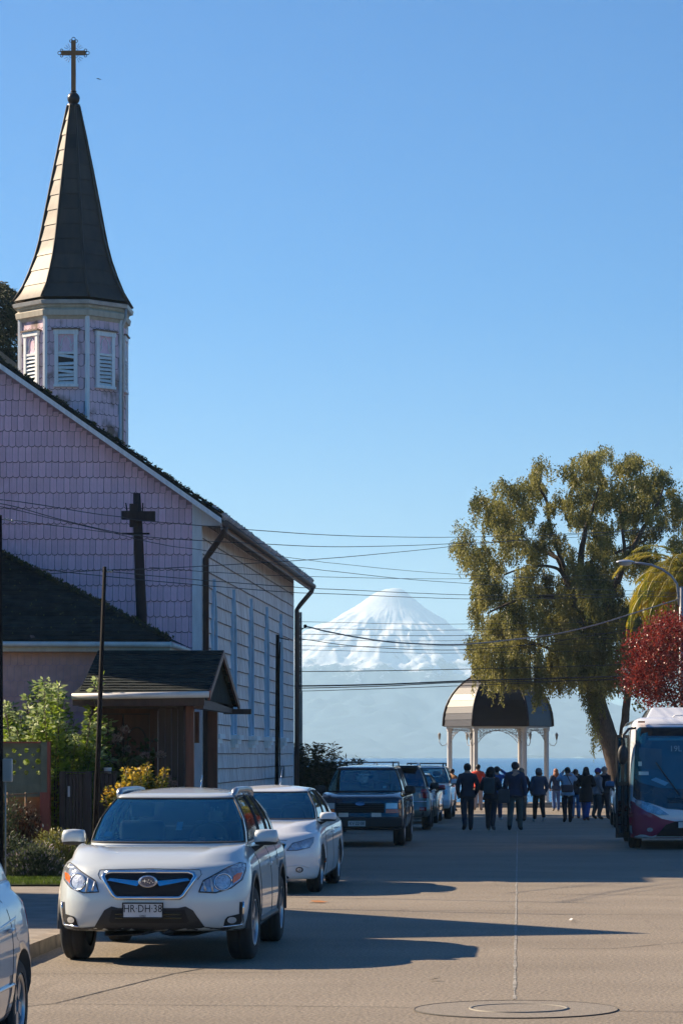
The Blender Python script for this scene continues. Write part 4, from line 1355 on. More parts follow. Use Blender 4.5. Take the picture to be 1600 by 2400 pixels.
def smooth_outline(pts, n=4, closed=True):
    out = []; k = len(pts)
    for i in range(k):
        a, b, c, d = [Vector(pts[(i + q) % k]) for q in (-1, 0, 1, 2)]
        for s in range(n): out.append(tuple(cr(a, b, c, d, s / n)))
    return out

def decal(root, bvh, pts, name, mat, axis='y', off=.004, depth=.02, side=1, cuts=2, smooth=False):
    """a real part whose outline (given in the front or side view) follows the body surface, standing 'off' proud of it"""
    if smooth: pts = smooth_outline(pts)
    bm = bmesh.new()
    vs = [bm.verts.new((p[0], 0, p[1])) for p in pts]
    for i in range(len(vs)): bm.edges.new((vs[i], vs[(i + 1) % len(vs)]))
    bmesh.ops.triangle_fill(bm, use_beauty=True, edges=bm.edges[:])
    for _ in range(cuts):
        le = [e for e in bm.edges if e.calc_length() > .045]
        if not le: break
        bmesh.ops.subdivide_edges(bm, edges=le, cuts=1)
        bmesh.ops.triangulate(bm, faces=[f for f in bm.faces if len(f.verts) > 4])
    last = None
    for v in bm.verts:
        if axis == 'y': o, d = Vector((v.co.x, -3, v.co.z)), Vector((0, 1, 0))
        elif axis == 'ry': o, d = Vector((v.co.x, 9, v.co.z)), Vector((0, -1, 0))
        else: o, d = Vector((3 * side, v.co.x, v.co.z)), Vector((-side, 0, 0))
        h = bvh.ray_cast(o, d)
        if h[0] is None: h = (last,) if last is not None else (o + d * 3.1,)
        last = h[0].copy()
        v.co = Vector((o.x, h[0].y, o.z)) - d * off if axis != 'x' else Vector((h[0].x, o.y, o.z)) - d * off
    d = {'y': Vector((0, 1, 0)), 'ry': Vector((0, -1, 0)), 'x': Vector((-side, 0, 0))}[axis]
    be = [e for e in bm.edges if e.is_boundary]
    r = bmesh.ops.extrude_edge_only(bm, edges=be)
    for v in [g for g in r['geom'] if isinstance(g, bmesh.types.BMVert)]: v.co += d * depth
    bmesh.ops.recalc_face_normals(bm, faces=bm.faces)
    me = bpy.data.meshes.new(name); bm.to_mesh(me); bm.free()
    me.materials.append(mat)
    for p in me.polygons: p.use_smooth = False
    o = link(name, me, root)
    return o

def strip(root, bvh, path, name, mat, wd=.012, axis='y', off=.004, side=1, closed=False, n=4):
    """tube following the body surface along a path in the front or side view"""
    P = [tuple(p) for p in path]
    dense = []
    for a, b in zip(P, P[1:] + ([P[0]] if closed else [])):
        m = max(1, int((Vector(b) - Vector(a)).length / .05))
        for i in range(m): dense.append((a[0] + (b[0] - a[0]) * i / m, a[1] + (b[1] - a[1]) * i / m))
    dense.append(P[0] if closed else P[-1])
    pts = []
    for x, z in dense:
        if axis == 'y': o, d = Vector((x, -3, z)), Vector((0, 1, 0))
        elif axis == 'ry': o, d = Vector((x, 9, z)), Vector((0, -1, 0))
        elif axis == 'z': o, d = Vector((x, z, 4)), Vector((0, 0, -1))
        else: o, d = Vector((3 * side, x, z)), Vector((-side, 0, 0))
        h = bvh.ray_cast(o, d)
        if h[0] is not None: pts.append(h[0] - d * off)
    if len(pts) < 2: return None
    return MB().tube(pts, wd, n).build(name, mat, root)

def mir(pts): return [(-x, z) for x, z in pts][::-1]

def both(root, bvh, pts, name, mat, **k):
    return [decal(root, bvh, pts, name, mat, **k), decal(root, bvh, mir(pts), name, mat, **k)]

def arch_trim(root, W, yw, r, gap, wd, mat, x0=0.0, bulge=.02):
    for s in (-1, 1):
        mb = MB(); rows = []
        n = 22
        for ring in ((r + gap, .0), (r + gap, bulge), (r + gap + wd, bulge * .8), (r + gap + wd, -.03)):
            rows.append([(s * (W + ring[1] + x0), yw + ring[0] * math.cos(a), r + .01 + ring[0] * math.sin(a)) for a in [math.pi * (1.06) * i / n - .09 for i in range(n + 1)]])
        mb.grid(rows)
        fixn(mb.build('wheel_arch_trim', mat, root))

def mirror_part(root, x, y, z, w_, h, d, mat, s, base=m_plastic):
    mb = MB()
    mb.ball((x + s * w_ / 2, y, z), 1, 16, 0, (w_ / 2, d / 2, h / 2))
    # squared-off shell
    for i in range(len(mb.v)):
        v = Vector(mb.v[i]) - Vector((x + s * w_ / 2, y, z))
        a = Vector((v.x / (w_ / 2), v.y / (d / 2), v.z / (h / 2)))
        k = max(abs(a.x), abs(a.y), abs(a.z), 1e-4)
        q = a.length / k
        f = 1 + (q - 1) * .55
        mb.v[i] = tuple(Vector((x + s * w_ / 2, y, z)) + v * f)
        if v.z < -h * .22: mb.v[i] = (mb.v[i][0], mb.v[i][1], z - h * .22 + (mb.v[i][2] - z + h * .22) * .8)
    for i, f in enumerate(mb.f):
        if sum(mb.v[j][2] for j in f) / len(f) < z - h * .26: mb.m[i] = 1
    o = mb.build('door_mirror', [mat, base], root)
    MB().prism([(x - s * .02, y - .02, z - h * .5), (x + s * w_ * .45, y - .02, z - h * .38), (x + s * w_ * .35, y - .02, z - h * .52), (x - s * .02, y - .02, z - h * .95)], (0, .06, 0)).build('bracket', base, o)
    return o

def plate_part(root, x, y, z, w_, h, txt, ry=False, tsize=None):
    o = MB().box(x - w_ / 2, y - .006, z - h / 2, x + w_ / 2, y + .006, z + h / 2).build('number_plate', m_plate, root)
    fr = MB(); t = .006
    for a in ((x - w_ / 2 - t, z - h / 2 - t, x + w_ / 2 + t, z - h / 2 + t), (x - w_ / 2 - t, z + h / 2 - t, x + w_ / 2 + t, z + h / 2 + t), (x - w_ / 2 - t, z - h / 2 + t, x - w_ / 2 + t, z + h / 2 - t), (x + w_ / 2 - t, z - h / 2 + t, x + w_ / 2 + t, z + h / 2 - t)):
        fr.box(a[0], y - .009, a[1], a[2], y + .004, a[3])
    fr.build('plate_frame', m_ink, o)
    if txt:
        for (tx, sz, dz) in txt:
            me = text_mesh(tx, sz, .0012, sx=.82); me.materials.append(m_ink)
            bm = bmesh.new(); bm.from_mesh(me)
            link('lettering', me, o, (x, y - .0078, z + dz)); bm.free()
    return o

# ---- 1: pearl white crossover at the kerb, facing the camera
CX = empty('parked_car', (-3.345, 26.62, 0), R(-.7))
tag(CX, 'pearl white crossover with roof rails and plate HR DH 38, nearest car facing us', 'car', 'cars parked along the left kerb')
PX = dict(L=4.42, W=.885, D=.60, Dr=.42, e1=.66, e2=.86, r=.345, axles=(.86, 3.50), gap=.075, rimr=.64, tw=.225, turn=R(-3),
          s=[0, .03, .08, .20, .32, .415, .45, .56, .66, .72, .75, .82, .90, .95, 1.0],
          win=[(.03, .415), (.45, .72), (.75, .90)],
          levels=[((.30, .24, .30), .13, .16, .10), ((.33, .27, .33), .03, .05, .03), ((.45, .45, .45), .0, .0, .0), ((.62, .62, .62), .0, -.005, .0),
                  ((.76, .76, .78), .008, .02, .01), ((.875, .91, .94), .028, .085, .04), ((.925, 1.01, 1.05), .085, .17, .09)],
          Wg=.745, yc=1.10, Dc=.34, yr0=4.28, belt=(1.045, 1.11), Wr=.545, yh=1.88, Dh=.10, yr1=3.85, roof=(1.515, 1.49), arch=.035, crown=.045, tumble=.04,
          hood=.045, crease=(.40, .60, .028), Dg=.2, Dg1=.14)
bd, bv = build_car(CX, PX, m_pearl)
# grille: frame, void, wings, badge
gr = [(-.40, .828), (-.35, .845), (.35, .845), (.40, .828), (.42, .80), (.315, .635), (.285, .612), (-.285, .612), (-.315, .635), (-.42, .80)]
decal(CX, bv, gr, 'grille', m_void, off=.004, depth=.03)
strip(CX, bv, gr, 'grille_frame', m_chrome, .021, off=.008, closed=True, n=6)
for s in (1, -1):
    decal(CX, bv, [(s * .07, .765), (s * .35, .790), (s * .375, .768), (s * .30, .757), (s * .10, .719)][::s], 'grille_wing', m_chrome, off=.024, depth=.02)
mb = MB(); n = 24
for k in range(8):
    z = .66 + k * .016
    mb.tube([(-.28 - k * .014, .004 + .0, z), (.28 + k * .014, .004, z)], .0022, 4)
mesh_bars = mb
bad = MB(); bad.lathe([(.001, .0), (.068, .0), (.078, -.004), (.082, -.012), (.082, -.03)], 32, cap=False)
bo = bad.build('badge', m_chrome, CX, (0, -.028, .762)); bo.rotation_euler = (R(90), 0, 0); bo.scale = (1, .64, 1)
fo_ = MB().lathe([(.001, .003), (.066, .003)], 32, cap=False).build('badge_field', M('badge_blue', (.01, .02, .07), .15, coat=1), bo)
st_ = MB()
def star4(mb, x, y, r):
    pts = []
    for k in range(8):
        a = math.pi * k / 4; q = r if k % 2 == 0 else r * .26
        pts.append((x + q * math.cos(a), y + q * math.sin(a), .004))
    mb.prism(pts, (0, 0, .002))
star4(st_, -.028, .006, .026)
for (x, y) in ((.008, .022), (.030, .006), (.046, -.014), (.016, -.022), (-.002, -.010)): star4(st_, x, y, .011)
st_.build('badge_stars', m_chrome, bo)
mb = MB(); mb.lathe([(.078, -.002), (.086, -.002), (.086, .008), (.078, .008)], 32, cap=False)
mb.build('badge_ring', m_chrome, bo)
# headlamps
hl = [(.455, .665), (.60, .655), (.73, .695), (.815, .765), (.835, .845), (.825, .905), (.78, .915), (.70, .885), (.60, .825), (.49, .765)]
for s in (1, -1):
    pts = hl if s > 0 else mir(hl)
    h = decal(CX, bv, pts, 'headlamp', m_lamp, off=.006, depth=.03, smooth=False, cuts=3)
    strip(h, bv, pts, 'lamp_edge', m_joint, .006, off=.007, closed=True)
    for (x, z, r_) in ((.660, .752, .062),):
        ptc = [(s * x + r_ * math.cos(a) * 1.0, z + r_ * math.sin(a)) for a in [2 * math.pi * k / 18 for k in range(18)]]
        decal(h, bv, ptc, 'projector', m_lens, off=.013, depth=.02, cuts=1)
        strip(h, bv, [(s * x + (r_ + .012) * math.cos(a), z + (r_ + .012) * math.sin(a)) for a in [2 * math.pi * k / 18 for k in range(18)]], 'reflector_ring', m_chrome, .007, off=.014, closed=True)
    am = [(.745, .735), (.80, .775), (.815, .83), (.775, .825), (.745, .80)]
    decal(h, bv, am if s > 0 else mir(am), 'indicator', m_amber, off=.013, depth=.02, cuts=1)
    for (a, b) in (((.49, .755), (.515, .675)), ((.555, .785), (.575, .665))):
        strip(h, bv, [(s * a[0], a[1]), (s * b[0], b[1])], 'reflector_rib', m_bulb, .010, off=.010)
# fog lamps
fg = [(.695, .545), (.715, .55), (.722, .44), (.735, .425), (.80, .375), (.792, .345), (.63, .345), (.648, .40), (.675, .425), (.695, .44)]
fg = [(.660, .345), (.800, .360), (.815, .385), (.82, .56), (.800, .565), (.795, .455), (.70, .435), (.678, .41)]
for s in (1, -1):
    f = decal(CX, bv, fg if s > 0 else mir(fg), 'fog_lamp', m_void, off=.006, depth=.03)
    strip(f, bv, [(s * .655, .342), (s * .812, .352), (s * .823, .38), (s * .828, .565)], 'chrome_strip', m_chrome, .010, off=.010)
    decal(f, bv, [(s * .735 + .038 * math.cos(a), .400 + .030 * math.sin(a)) for a in [2 * math.pi * k / 16 for k in range(16)]], 'lens', m_bulb, off=.016, depth=.02, cuts=1)
# lower black bumper
low = [(-.83, .30), (-.80, .265), (.80, .265), (.83, .30), (.845, .335), (.62, .330), (.50, .345), (.40, .50), (.335, .535), (.27, .52), (-.27, .52), (-.335, .535), (-.40, .50), (-.50, .345), (-.62, .330), (-.845, .335)]
decal(CX, bv, low, 'lower_bumper', m_plastic, off=.008, depth=.04, cuts=3)
decal(CX, bv, [(-.33, .505), (-.27, .50), (.27, .50), (.33, .505), (.36, .40), (.34, .385), (-.34, .385), (-.36, .40)], 'lower_grille', m_void, off=.014, depth=.03)
for z in (.465, .43): strip(CX, bv, [(-.30, z), (.30, z)], 'grille_bar', M('brassy_bar', (.14, .11, .05), .4, .5), .006, off=.018)
sk = [(-.80, .262), (-.78, .235), (.78, .235), (.80, .262)]
plate_part(CX, -.045, -.035, .500, .36, .132, [('HR·DH·38', .099, .014), ('CHILE', .026, -.050)])
# bonnet edge, panel gaps
strip(CX, bv, [(-.45, .862), (0, .872), (.45, .862)], 'bonnet_gap', m_joint, .004, off=.001)
for s in (1, -1):
    strip(CX, bv, [(s * .455, .862), (s * .47, .82), (s * .44, .775)], 'panel_gap', m_joint, .0035, off=.001)
    for pth in ([(1.42, .30), (1.42, .60), (1.36, .95), (1.40, 1.03)], [(2.42, .28), (2.43, 1.0)], [(3.08, .80), (3.22, .95), (3.24, 1.05)]):
        strip(CX, bv, pth, 'panel_gap', m_joint, .0045, axis='x', side=s, off=.0)
    strip(CX, bv, [(1.25, .34), (3.05, .34)], 'sill_trim', m_plastic, .035, axis='x', side=s, off=-.01, n=6)
    strip(CX, bv, [(2.20, .84), (2.36, .845)], 'door_handle', m_pearl, .016, axis='x', side=s, off=.022, n=6)
    strip(CX, bv, [(3.0, .88), (3.16, .885)], 'door_handle', m_pearl, .016, axis='x', side=s, off=.022, n=6)
for yw in PX['axles']: arch_trim(CX, .872, yw, .345, .070, .060, m_plastic)
mirror_part(CX, .80, 1.50, 1.115, .235, .165, .16, m_pearl, 1)
mirror_part(CX, -.80, 1.50, 1.115, .235, .165, .16, m_pearl, -1)
for s in (1, -1):   # roof rails
    pts = [(s * .555, 1.98, 1.50), (s * .56, 2.05, 1.55), (s * .545, 2.35, 1.562), (s * .545, 3.1, 1.562), (s * .55, 3.55, 1.545), (s * .55, 3.7, 1.50)]
    MB().tube(pts, [.028, .034, .030, .030, .032, .024], 8).build('roof_rail', m_rim, CX)
MB().tube([(.02, 3.72, 1.53), (.035, 3.78, 1.70)], .006, 5).build('aerial', m_chrome, CX)
for (a, b) in (((-.62, 1.32), (-.05, 1.30)), ((-.10, 1.30), (.50, 1.36))):
    MB().tube([(a[0], a[1] + .03, 1.085), ((a[0] + b[0]) / 2, (a[1] + b[1]) / 2 - .0, 1.105), (b[0], b[1] + .03, 1.095)], .011, 5).build('wiper', m_plastic, CX)
def pane_sticker(root, x, z, w_, h, P, mat=m_sticker, nm='sticker'):
    t = (z - P['belt'][0]) / (P['roof'][0] - P['belt'][0])
    y = P['yc'] + .03 + (P['yh'] - P['yc']) * t + .12 * (abs(x) / .7) ** 2
    sl = (P['yh'] - P['yc']) / (P['roof'][0] - P['belt'][0])
    MB().add([(x - w_ / 2, y + sl * 0, z), (x + w_ / 2, y, z), (x + w_ / 2, y + sl * h, z + h), (x - w_ / 2, y + sl * h, z + h)], [(0, 1, 2, 3)]).build(nm, mat, root)
pane_sticker(CX, -.57, 1.13, .075, .045, PX)
pane_sticker(CX, .10, 1.19, .055, .075, PX)

# driver behind the wheel
m_dcoat = M('driver_jacket', (.05, .05, .06), .85); m_dskin = M('driver_skin', (.38, .22, .15), .6)
def driver(root, x, y, z):
    e = empty('person', root.matrix_basis @ Vector((x, y, z)), root.rotation_euler.z)
    tag(e, 'driver in dark clothes sitting behind the wheel of the pearl white crossover', 'person')
    J = dict(pelvis=((0, .12, 0), .15), chest=((0, .16, .34), .16), up=((0, .14, .46), .12), neck=((0, .12, .54), .055), head=((0, .09, .65), .085), crown=((0, .10, .72), .075),
             shr=((.18, .12, .46), .07), elr=((.26, -.05, .28), .05), wrr=((.12, -.26, .34), .04), shl=((-.18, .12, .46), .07), ell=((-.26, -.05, .28), .05), wrl=((-.12, -.26, .34), .04),
             kr=((.12, -.36, .06), .09), kl=((-.12, -.36, .06), .09), fr=((.12, -.50, -.30), .05), fl=((-.12, -.50, -.30), .05))
    E = [('pelvis', 'chest'), ('chest', 'up'), ('up', 'neck'), ('neck', 'head'), ('head', 'crown'), ('up', 'shr'), ('shr', 'elr'), ('elr', 'wrr'), ('up', 'shl'), ('shl', 'ell'), ('ell', 'wrl'), ('pelvis', 'kr'), ('pelvis', 'kl'), ('kr', 'fr'), ('kl', 'fl')]
    nm = list(J); me = bpy.data.meshes.new('body')
    me.from_pydata([J[n][0] for n in nm], [(nm.index(a), nm.index(b)) for a, b in E], [])
    o = link('body', me, e); sk = o.modifiers.new('s', 'SKIN')
    for i, n in enumerate(nm): me.skin_vertices[0].data[i].radius = (J[n][1], J[n][1]); me.skin_vertices[0].data[i].use_root = i == 0
    o.modifiers.new('u', 'SUBSURF').levels = 1
    freeze(o); me = o.data; me.materials.append(m_dcoat); me.materials.append(m_dskin)
    for p in me.polygons:
        p.use_smooth = True
        if p.center.z > .53 or (p.center.y < -.22 and p.center.z > .28): p.material_index = 1
    mb = MB(); mb.ball((0, .115, .695), .105, 12); mb.build('hair', M('driver_hair', (.015, .012, .01), .7), e)
    f = MB(); f.prism([(-.012, .005, .64), (.012, .005, .64), (0, -.018, .637), (0, .005, .68)], (0, .02, 0))
    for s in (1, -1): f.ball((s * .03, .012, .675), .009, 6)
    f.build('face', m_dskin, o)
    h = MB()
    for s in (1, -1):
        for k in range(4): h.tube([(s * (.115 - k * .016), -.27, .36), (s * (.112 - k * .016), -.32, .385), (s * (.110 - k * .016), -.315, .35)], .009, 5)
        h.tube([(s * .14, -.25, .35), (s * .10, -.29, .39)], .010, 5)
    h.build('fingers', m_dskin, o)
driver(CX, .37, 1.98, .72)

# ---- 2: white saloon behind it
SX = empty('parked_car', (-3.60, 40.05, 0), R(-1.6))
tag(SX, 'white saloon with slatted grille corner showing, parked just behind the crossover', 'car', 'cars parked along the left kerb')
PS = dict(L=4.44, W=.865, D=.66, Dr=.45, e1=.68, e2=.86, r=.31, axles=(.86, 3.51), gap=.045, rimr=.68, tw=.195,
          s=[0, .03, .08, .20, .32, .43, .465, .56, .66, .74, .78, .85, .90, .95, 1.0],
          win=[(.03, .43), (.465, .74), (.78, .85)],
          levels=[((.20, .18, .24), .12, .14, .10), ((.22, .20, .26), .04, .04, .03), ((.38, .38, .40), .0, .0, .0), ((.56, .56, .58), .0, -.01, .0),
                  ((.70, .72, .78), .01, .03, .01), ((.79, .87, .93), .03, .12, .03), ((.84, .94, 1.0), .09, .24, .09)],
          Wg=.72, yc=1.12, Dc=.32, yr0=3.95, belt=(.975, 1.03), Wr=.53, yh=1.85, Dh=.10, yr1=3.25, roof=(1.40, 1.39), arch=.03, crown=.045, tumble=.035,
          hood=.05, boot=.03, crease=(.36, .58, .024), Dg=.2, Dg1=.14)
bd, bv = build_car(SX, PS, m_white)
g2 = [(-.40, .70), (.40, .70), (.43, .685), (.42, .63), (.27, .50), (.22, .485), (-.22, .485), (-.27, .50), (-.42, .63), (-.43, .685)]
decal(SX, bv, g2, 'grille', m_void, off=.004, depth=.03)
strip(SX, bv, g2, 'grille_frame', m_chrome, .009, off=.006, closed=True)
for z in (.665, .63, .595, .56, .525): strip(SX, bv, [(-.33 + (.665 - z) * .6, z), (.33 - (.665 - z) * .6, z)], 'grille_slat', m_chrome if z in (.665, .63, .595) else m_plastic, .006, off=.012)
hs = [(.445, .60), (.58, .60), (.74, .635), (.775, .70), (.78, .775), (.74, .765), (.62, .725), (.52, .70)]
for s in (1, -1):
    h = decal(SX, bv, hs if s > 0 else mir(hs), 'headlamp', m_lamp, off=.006, depth=.03, cuts=3)
    strip(h, bv, hs if s > 0 else mir(hs), 'lamp_edge', m_joint, .004, off=.006, closed=True)
    for xx in (.55, .675):
        decal(h, bv, [(s * xx + .048 * math.cos(a), .66 + .035 * math.sin(a)) for a in [2 * math.pi * k / 14 for k in range(14)]], 'projector', m_lens, off=.012, depth=.015, cuts=1)
    f = decal(SX, bv, [(s * .61 + .048 * math.cos(a), .335 + .04 * math.sin(a)) for a in [2 * math.pi * k / 16 for k in range(16)]], 'fog_lamp', m_void, off=.006, depth=.02, cuts=1)
    decal(f, bv, [(s * .61 + .034 * math.cos(a), .335 + .029 * math.sin(a)) for a in [2 * math.pi * k / 16 for k in range(16)]], 'lens', m_lens, off=.014, depth=.02, cuts=1)
    strip(SX, bv, [(s * .40, .375), (s * .62, .40), (s * .73, .36)], 'bumper_crease', m_white, .006, off=.004)
    for pth in ([(1.42, .25), (1.42, .55), (1.36, .85), (1.40, .97)], [(2.42, .25), (2.43, .95)]):
        strip(SX, bv, pth, 'panel_gap', m_joint, .004, axis='x', side=s, off=.0)
    strip(SX, bv, [(2.20, .80), (2.36, .805)], 'door_handle', m_white, .014, axis='x', side=s, off=.02, n=6)
    strip(SX, bv, [(3.0, .84), (3.16, .845)], 'door_handle', m_white, .014, axis='x', side=s, off=.02, n=6)
    decal(SX, bv, [(.76, .335), (.86, .335), (.86, .265), (.76, .265)] if False else [(1.20, .46), (1.26, .46), (1.26, .40), (1.20, .40)], 'side_repeater', m_amber, axis='x', side=s, off=.004)
decal(SX, bv, [(-.45, .33), (.36, .33), (.47, .235), (.46, .215), (-.46, .215), (-.47, .235)], 'lower_grille', m_void, off=.006, depth=.03)
plate_part(SX, 0, -.03, .42, .36, .11, None)
strip(SX, bv, [(-.44, .735), (0, .765), (.44, .735)], 'bonnet_gap', m_joint, .0035, off=.001)
mirror_part(SX, .76, 1.42, 1.03, .24, .14, .15, m_white, 1, m_void)
mirror_part(SX, -.76, 1.42, 1.03, .24, .14, .15, m_white, -1, m_void)
MB().tube([(.02, 3.05, 1.44), (.045, 3.20, 1.72)], .006, 5).build('aerial', m_chrome, SX)
MB().tube([(-.60, 1.32, 1.005), (-.2, 1.26, 1.02), (.1, 1.25, 1.01)], .010, 5).build('wiper', m_plastic, SX)

# ---- 3: dark blue older off-roader
EX = empty('parked_car', (-3.28, 60.9, gz(61)), R(-.8))
tag(EX, 'dark blue boxy off-roader with plate KV 22 08 in the church shade', 'car', 'cars parked along the left kerb')
PE = dict(L=4.7, W=.885, D=.30, Dr=.25, e1=.50, e2=.75, r=.37, axles=(.84, 3.68), gap=.07, rimr=.60, tw=.235,
          s=[0, .04, .10, .20, .30, .40, .43, .52, .60, .655, .685, .78, .88, .94, 1.0],
          win=[(.10, .40), (.43, .655), (.685, .94)],
          levels=[((.34, .32, .34), .12, .12, .10), ((.37, .34, .36), .04, .03, .03), ((.55, .55, .55), .0, .0, .0), ((.72, .72, .72), .0, .02, .0),
                  ((.86, .86, .86), .005, .035, .01), ((1.00, 1.02, 1.02), .02, .06, .03), ((1.045, 1.07, 1.07), .07, .13, .07)],
          Wg=.79, yc=1.28, Dc=.20, yr0=4.6, belt=(1.10, 1.10), Wr=.60, yh=1.78, Dh=.08, yr1=4.42, roof=(1.63, 1.63), arch=.02, crown=.04, tumble=.02,
          hood=.035, crease=(.50, .60, .015), Dg=.15, Dg1=.12, ap=1)
bd, bv = build_car(EX, PE, m_navy)
decal(EX, bv, [(-.50, .90), (.50, .90), (.50, .70), (-.50, .70)], 'grille', m_void, off=.004)
for z in (.74, .785, .83, .87): strip(EX, bv, [(-.49, z), (.49, z)], 'grille_bar', m_plastic, .007, off=.012)
ob = MB().lathe([(.001, 0), (.09, 0), (.10, .01)], 20, cap=False).build('badge', M('blue_badge', (.10, .28, .55), .2, coat=1), EX, (.0, .015, .895)); ob.rotation_euler = (R(90), 0, 0); ob.scale = (1, .42, 1)
for s in (1, -1):
    a = [(.53, .905), (.765, .905), (.765, .79), (.53, .79)]
    h = decal(EX, bv, a if s > 0 else mir(a), 'headlamp', m_bulb, off=.010, depth=.02)
    b = [(.53, .775), (.80, .775), (.80, .70), (.53, .70)]
    decal(EX, bv, b if s > 0 else mir(b), 'indicator', m_amber, off=.010, depth=.02)
    b = [(.79, .90), (.835, .90), (.835, .785), (.79, .785)]
    decal(EX, bv, b if s > 0 else mir(b), 'corner_lamp', m_amber, off=.010, depth=.02)
    MB().box(s * .34 - .10, -.05, .615, s * .34 + .10, .03, .705).build('spot_lamp', m_bulb, EX)
    for pth in ([(1.40, .40), (1.40, 1.08)], [(2.42, .40), (2.43, 1.08)], [(3.4, .9), (3.4, 1.08)]): strip(EX, bv, pth, 'panel_gap', m_joint, .004, axis='x', side=s, off=0)
    strip(EX, bv, [(1.3, .62), (3.25, .62)], 'rub_strip', m_plastic, .02, axis='x', side=s, off=.004)
bumper = MB().box(-.88, -.09, .40, .88, .10, .62).build('bumper', m_plastic, EX); bevel(bumper, .04, 3); freeze(bumper)
plate_part(EX, -.06, -.10, .485, .37, .125, [('KV·22·08', .10, 0)])
mirror_part(EX, .83, 1.62, 1.16, .24, .19, .14, m_plastic, 1); mirror_part(EX, -.83, 1.62, 1.16, .24, .19, .14, m_plastic, -1)
for s in (-1, 1): MB().tube([(s * .57, 1.95, 1.66), (s * .57, 2.0, 1.735), (s * .57, 4.1, 1.745), (s * .57, 4.2, 1.66)], .014, 6).build('roof_rail', m_plastic, EX)
for y in (2.1, 3.6): MB().tube([(-.57, y, 1.735), (.57, y, 1.745)], .013, 6).build('roof_bar', m_plastic, EX)
for (a, b) in ((-.60, -.08), (-.02, .52)): MB().tube([(a, 1.47, 1.13), ((a + b) / 2, 1.40, 1.155), (b, 1.43, 1.14)], .011, 5).build('wiper', m_plastic, EX)
pane_sticker(EX, .42, 1.20, .07, .045, PE)

# ---- 4: grey green off-roader seen from behind
KX = empty('parked_car', (-3.24, 81.0, gz(80)), R(180.5))
tag(KX, 'grey green off-roader seen from behind, with a spoiler and red tail lamp', 'car', 'cars parked along the left kerb')
PK = dict(L=4.55, W=.90, D=.5, Dr=.30, e1=.60, e2=.8, r=.36, axles=(.86, 3.60), gap=.07, rimr=.64, tw=.23,
          s=[0, .03, .08, .20, .32, .41, .44, .54, .63, .665, .69, .78, .90, .95, 1.0],
          win=[(.03, .41), (.44, .665), (.69, .90)],
          levels=[((.34, .30, .36), .12, .12, .12), ((.37, .33, .39), .04, .03, .0), ((.52, .50, .54), .0, .0, -.03), ((.68, .68, .70), .0, .02, .0),
                  ((.80, .82, .86), .005, .05, .02), ((.92, .97, 1.02), .02, .10, .03), ((.96, 1.04, 1.08), .07, .17, .06)],
          Wg=.79, yc=1.15, Dc=.3, yr0=4.46, belt=(1.08, 1.11), Wr=.60, yh=1.85, Dh=.10, yr1=4.22, roof=(1.64, 1.66), arch=.03, crown=.04, tumble=.03, hood=.035, Dg=.16, Dg1=.12)
bd, bv = build_car(KX, PK, m_silvergreen)
for s in (1, -1):
    t_ = [(.66, .60 + .26), (.66, 1.08), (.74, 1.12), (.84, 1.06), (.86, .84)]
    decal(KX, bv, t_ if s > 0 else mir(t_), 'tail_lamp', m_redl, axis='ry', off=.012, depth=.03)
    b = [(.62, .62), (.80, .62), (.80, .52), (.62, .52)]
    decal(KX, bv, b if s > 0 else mir(b), 'reflector', m_redl, axis='ry', off=.01)
    MB().tube([(s * .57, 2.0, 1.68), (s * .57, 2.1, 1.745), (s * .57, 4.0, 1.755), (s * .57, 4.15, 1.69)], .016, 6).build('roof_rail', m_chrome, KX)
strip(KX, bv, [(-.80, .76), (.80, .76)], 'bumper_strip', m_chrome, .018, axis='ry', off=.012)
decal(KX, bv, [(-.74, .50), (.74, .50), (.72, .40), (-.72, .40)], 'lower_bumper', m_plastic, axis='ry', off=.01)
plate_part(KX, 0, 4.57, .88, .36, .12, None)
sp_ = MB().prism([(-.58, 4.16, 1.70), (.58, 4.16, 1.70), (.56, 4.42, 1.69), (-.56, 4.42, 1.69)], (0, 0, -.045)).build('spoiler', m_plastic, KX)
mirror_part(KX, .83, 1.58, 1.14, .24, .19, .14, m_plastic, 1); mirror_part(KX, -.83, 1.58, 1.14, .24, .19, .14, m_plastic, -1)
ob = MB().tube([(0, 4.52, 1.14), (-.3, 4.50, 1.20)], .010, 5).build('wiper', m_plastic, KX)

# ---- 5: white off-roader furthest along the kerb, and a dark red car in front of it
WX = empty('parked_car', (-3.02, 92.0, gz(92)), R(-1))
tag(WX, 'white off-roader with a dark roof rack, farthest along the left kerb', 'car', 'cars parked along the left kerb')
PW = dict(PE); PW.update(axles=(.84, 3.6), D=.42, e1=.58, e2=.8)
bd, bv = build_car(WX, PW, m_white)
decal(WX, bv, [(-.45, .90), (.45, .90), (.45, .72), (-.45, .72)], 'grille', m_void)
for s in (1, -1):
    a = [(.50, .90), (.78, .92), (.78, .78), (.52, .78)]
    decal(WX, bv, a if s > 0 else mir(a), 'headlamp', m_lamp, off=.01)
    MB().tube([(s * .57, 1.9, 1.66), (s * .57, 2.0, 1.74), (s * .57, 4.1, 1.75), (s * .57, 4.2, 1.66)], .022, 6).build('roof_rail', m_plastic, WX)
for y in (2.1, 2.8, 3.6): MB().box(-.58, y, 1.73, .58, y + .10, 1.765).build('roof_bar', m_plastic, WX)
b_ = MB().box(-.88, -.08, .42, .88, .10, .62).build('bumper', m_white, WX); bevel(b_, .04, 3); freeze(b_)
mirror_part(WX, .83, 1.62, 1.16, .26, .2, .14, m_white, 1); mirror_part(WX, -.83, 1.62, 1.16, .26, .2, .14, m_white, -1)
RX = empty('parked_car', (-3.22, 85.2, gz(85)), R(-1))
tag(RX, 'dark green car with a red door mirror between the grey green and white off-roaders', 'car', 'cars parked along the left kerb')
PR = dict(PS); PR.update(r=.32)
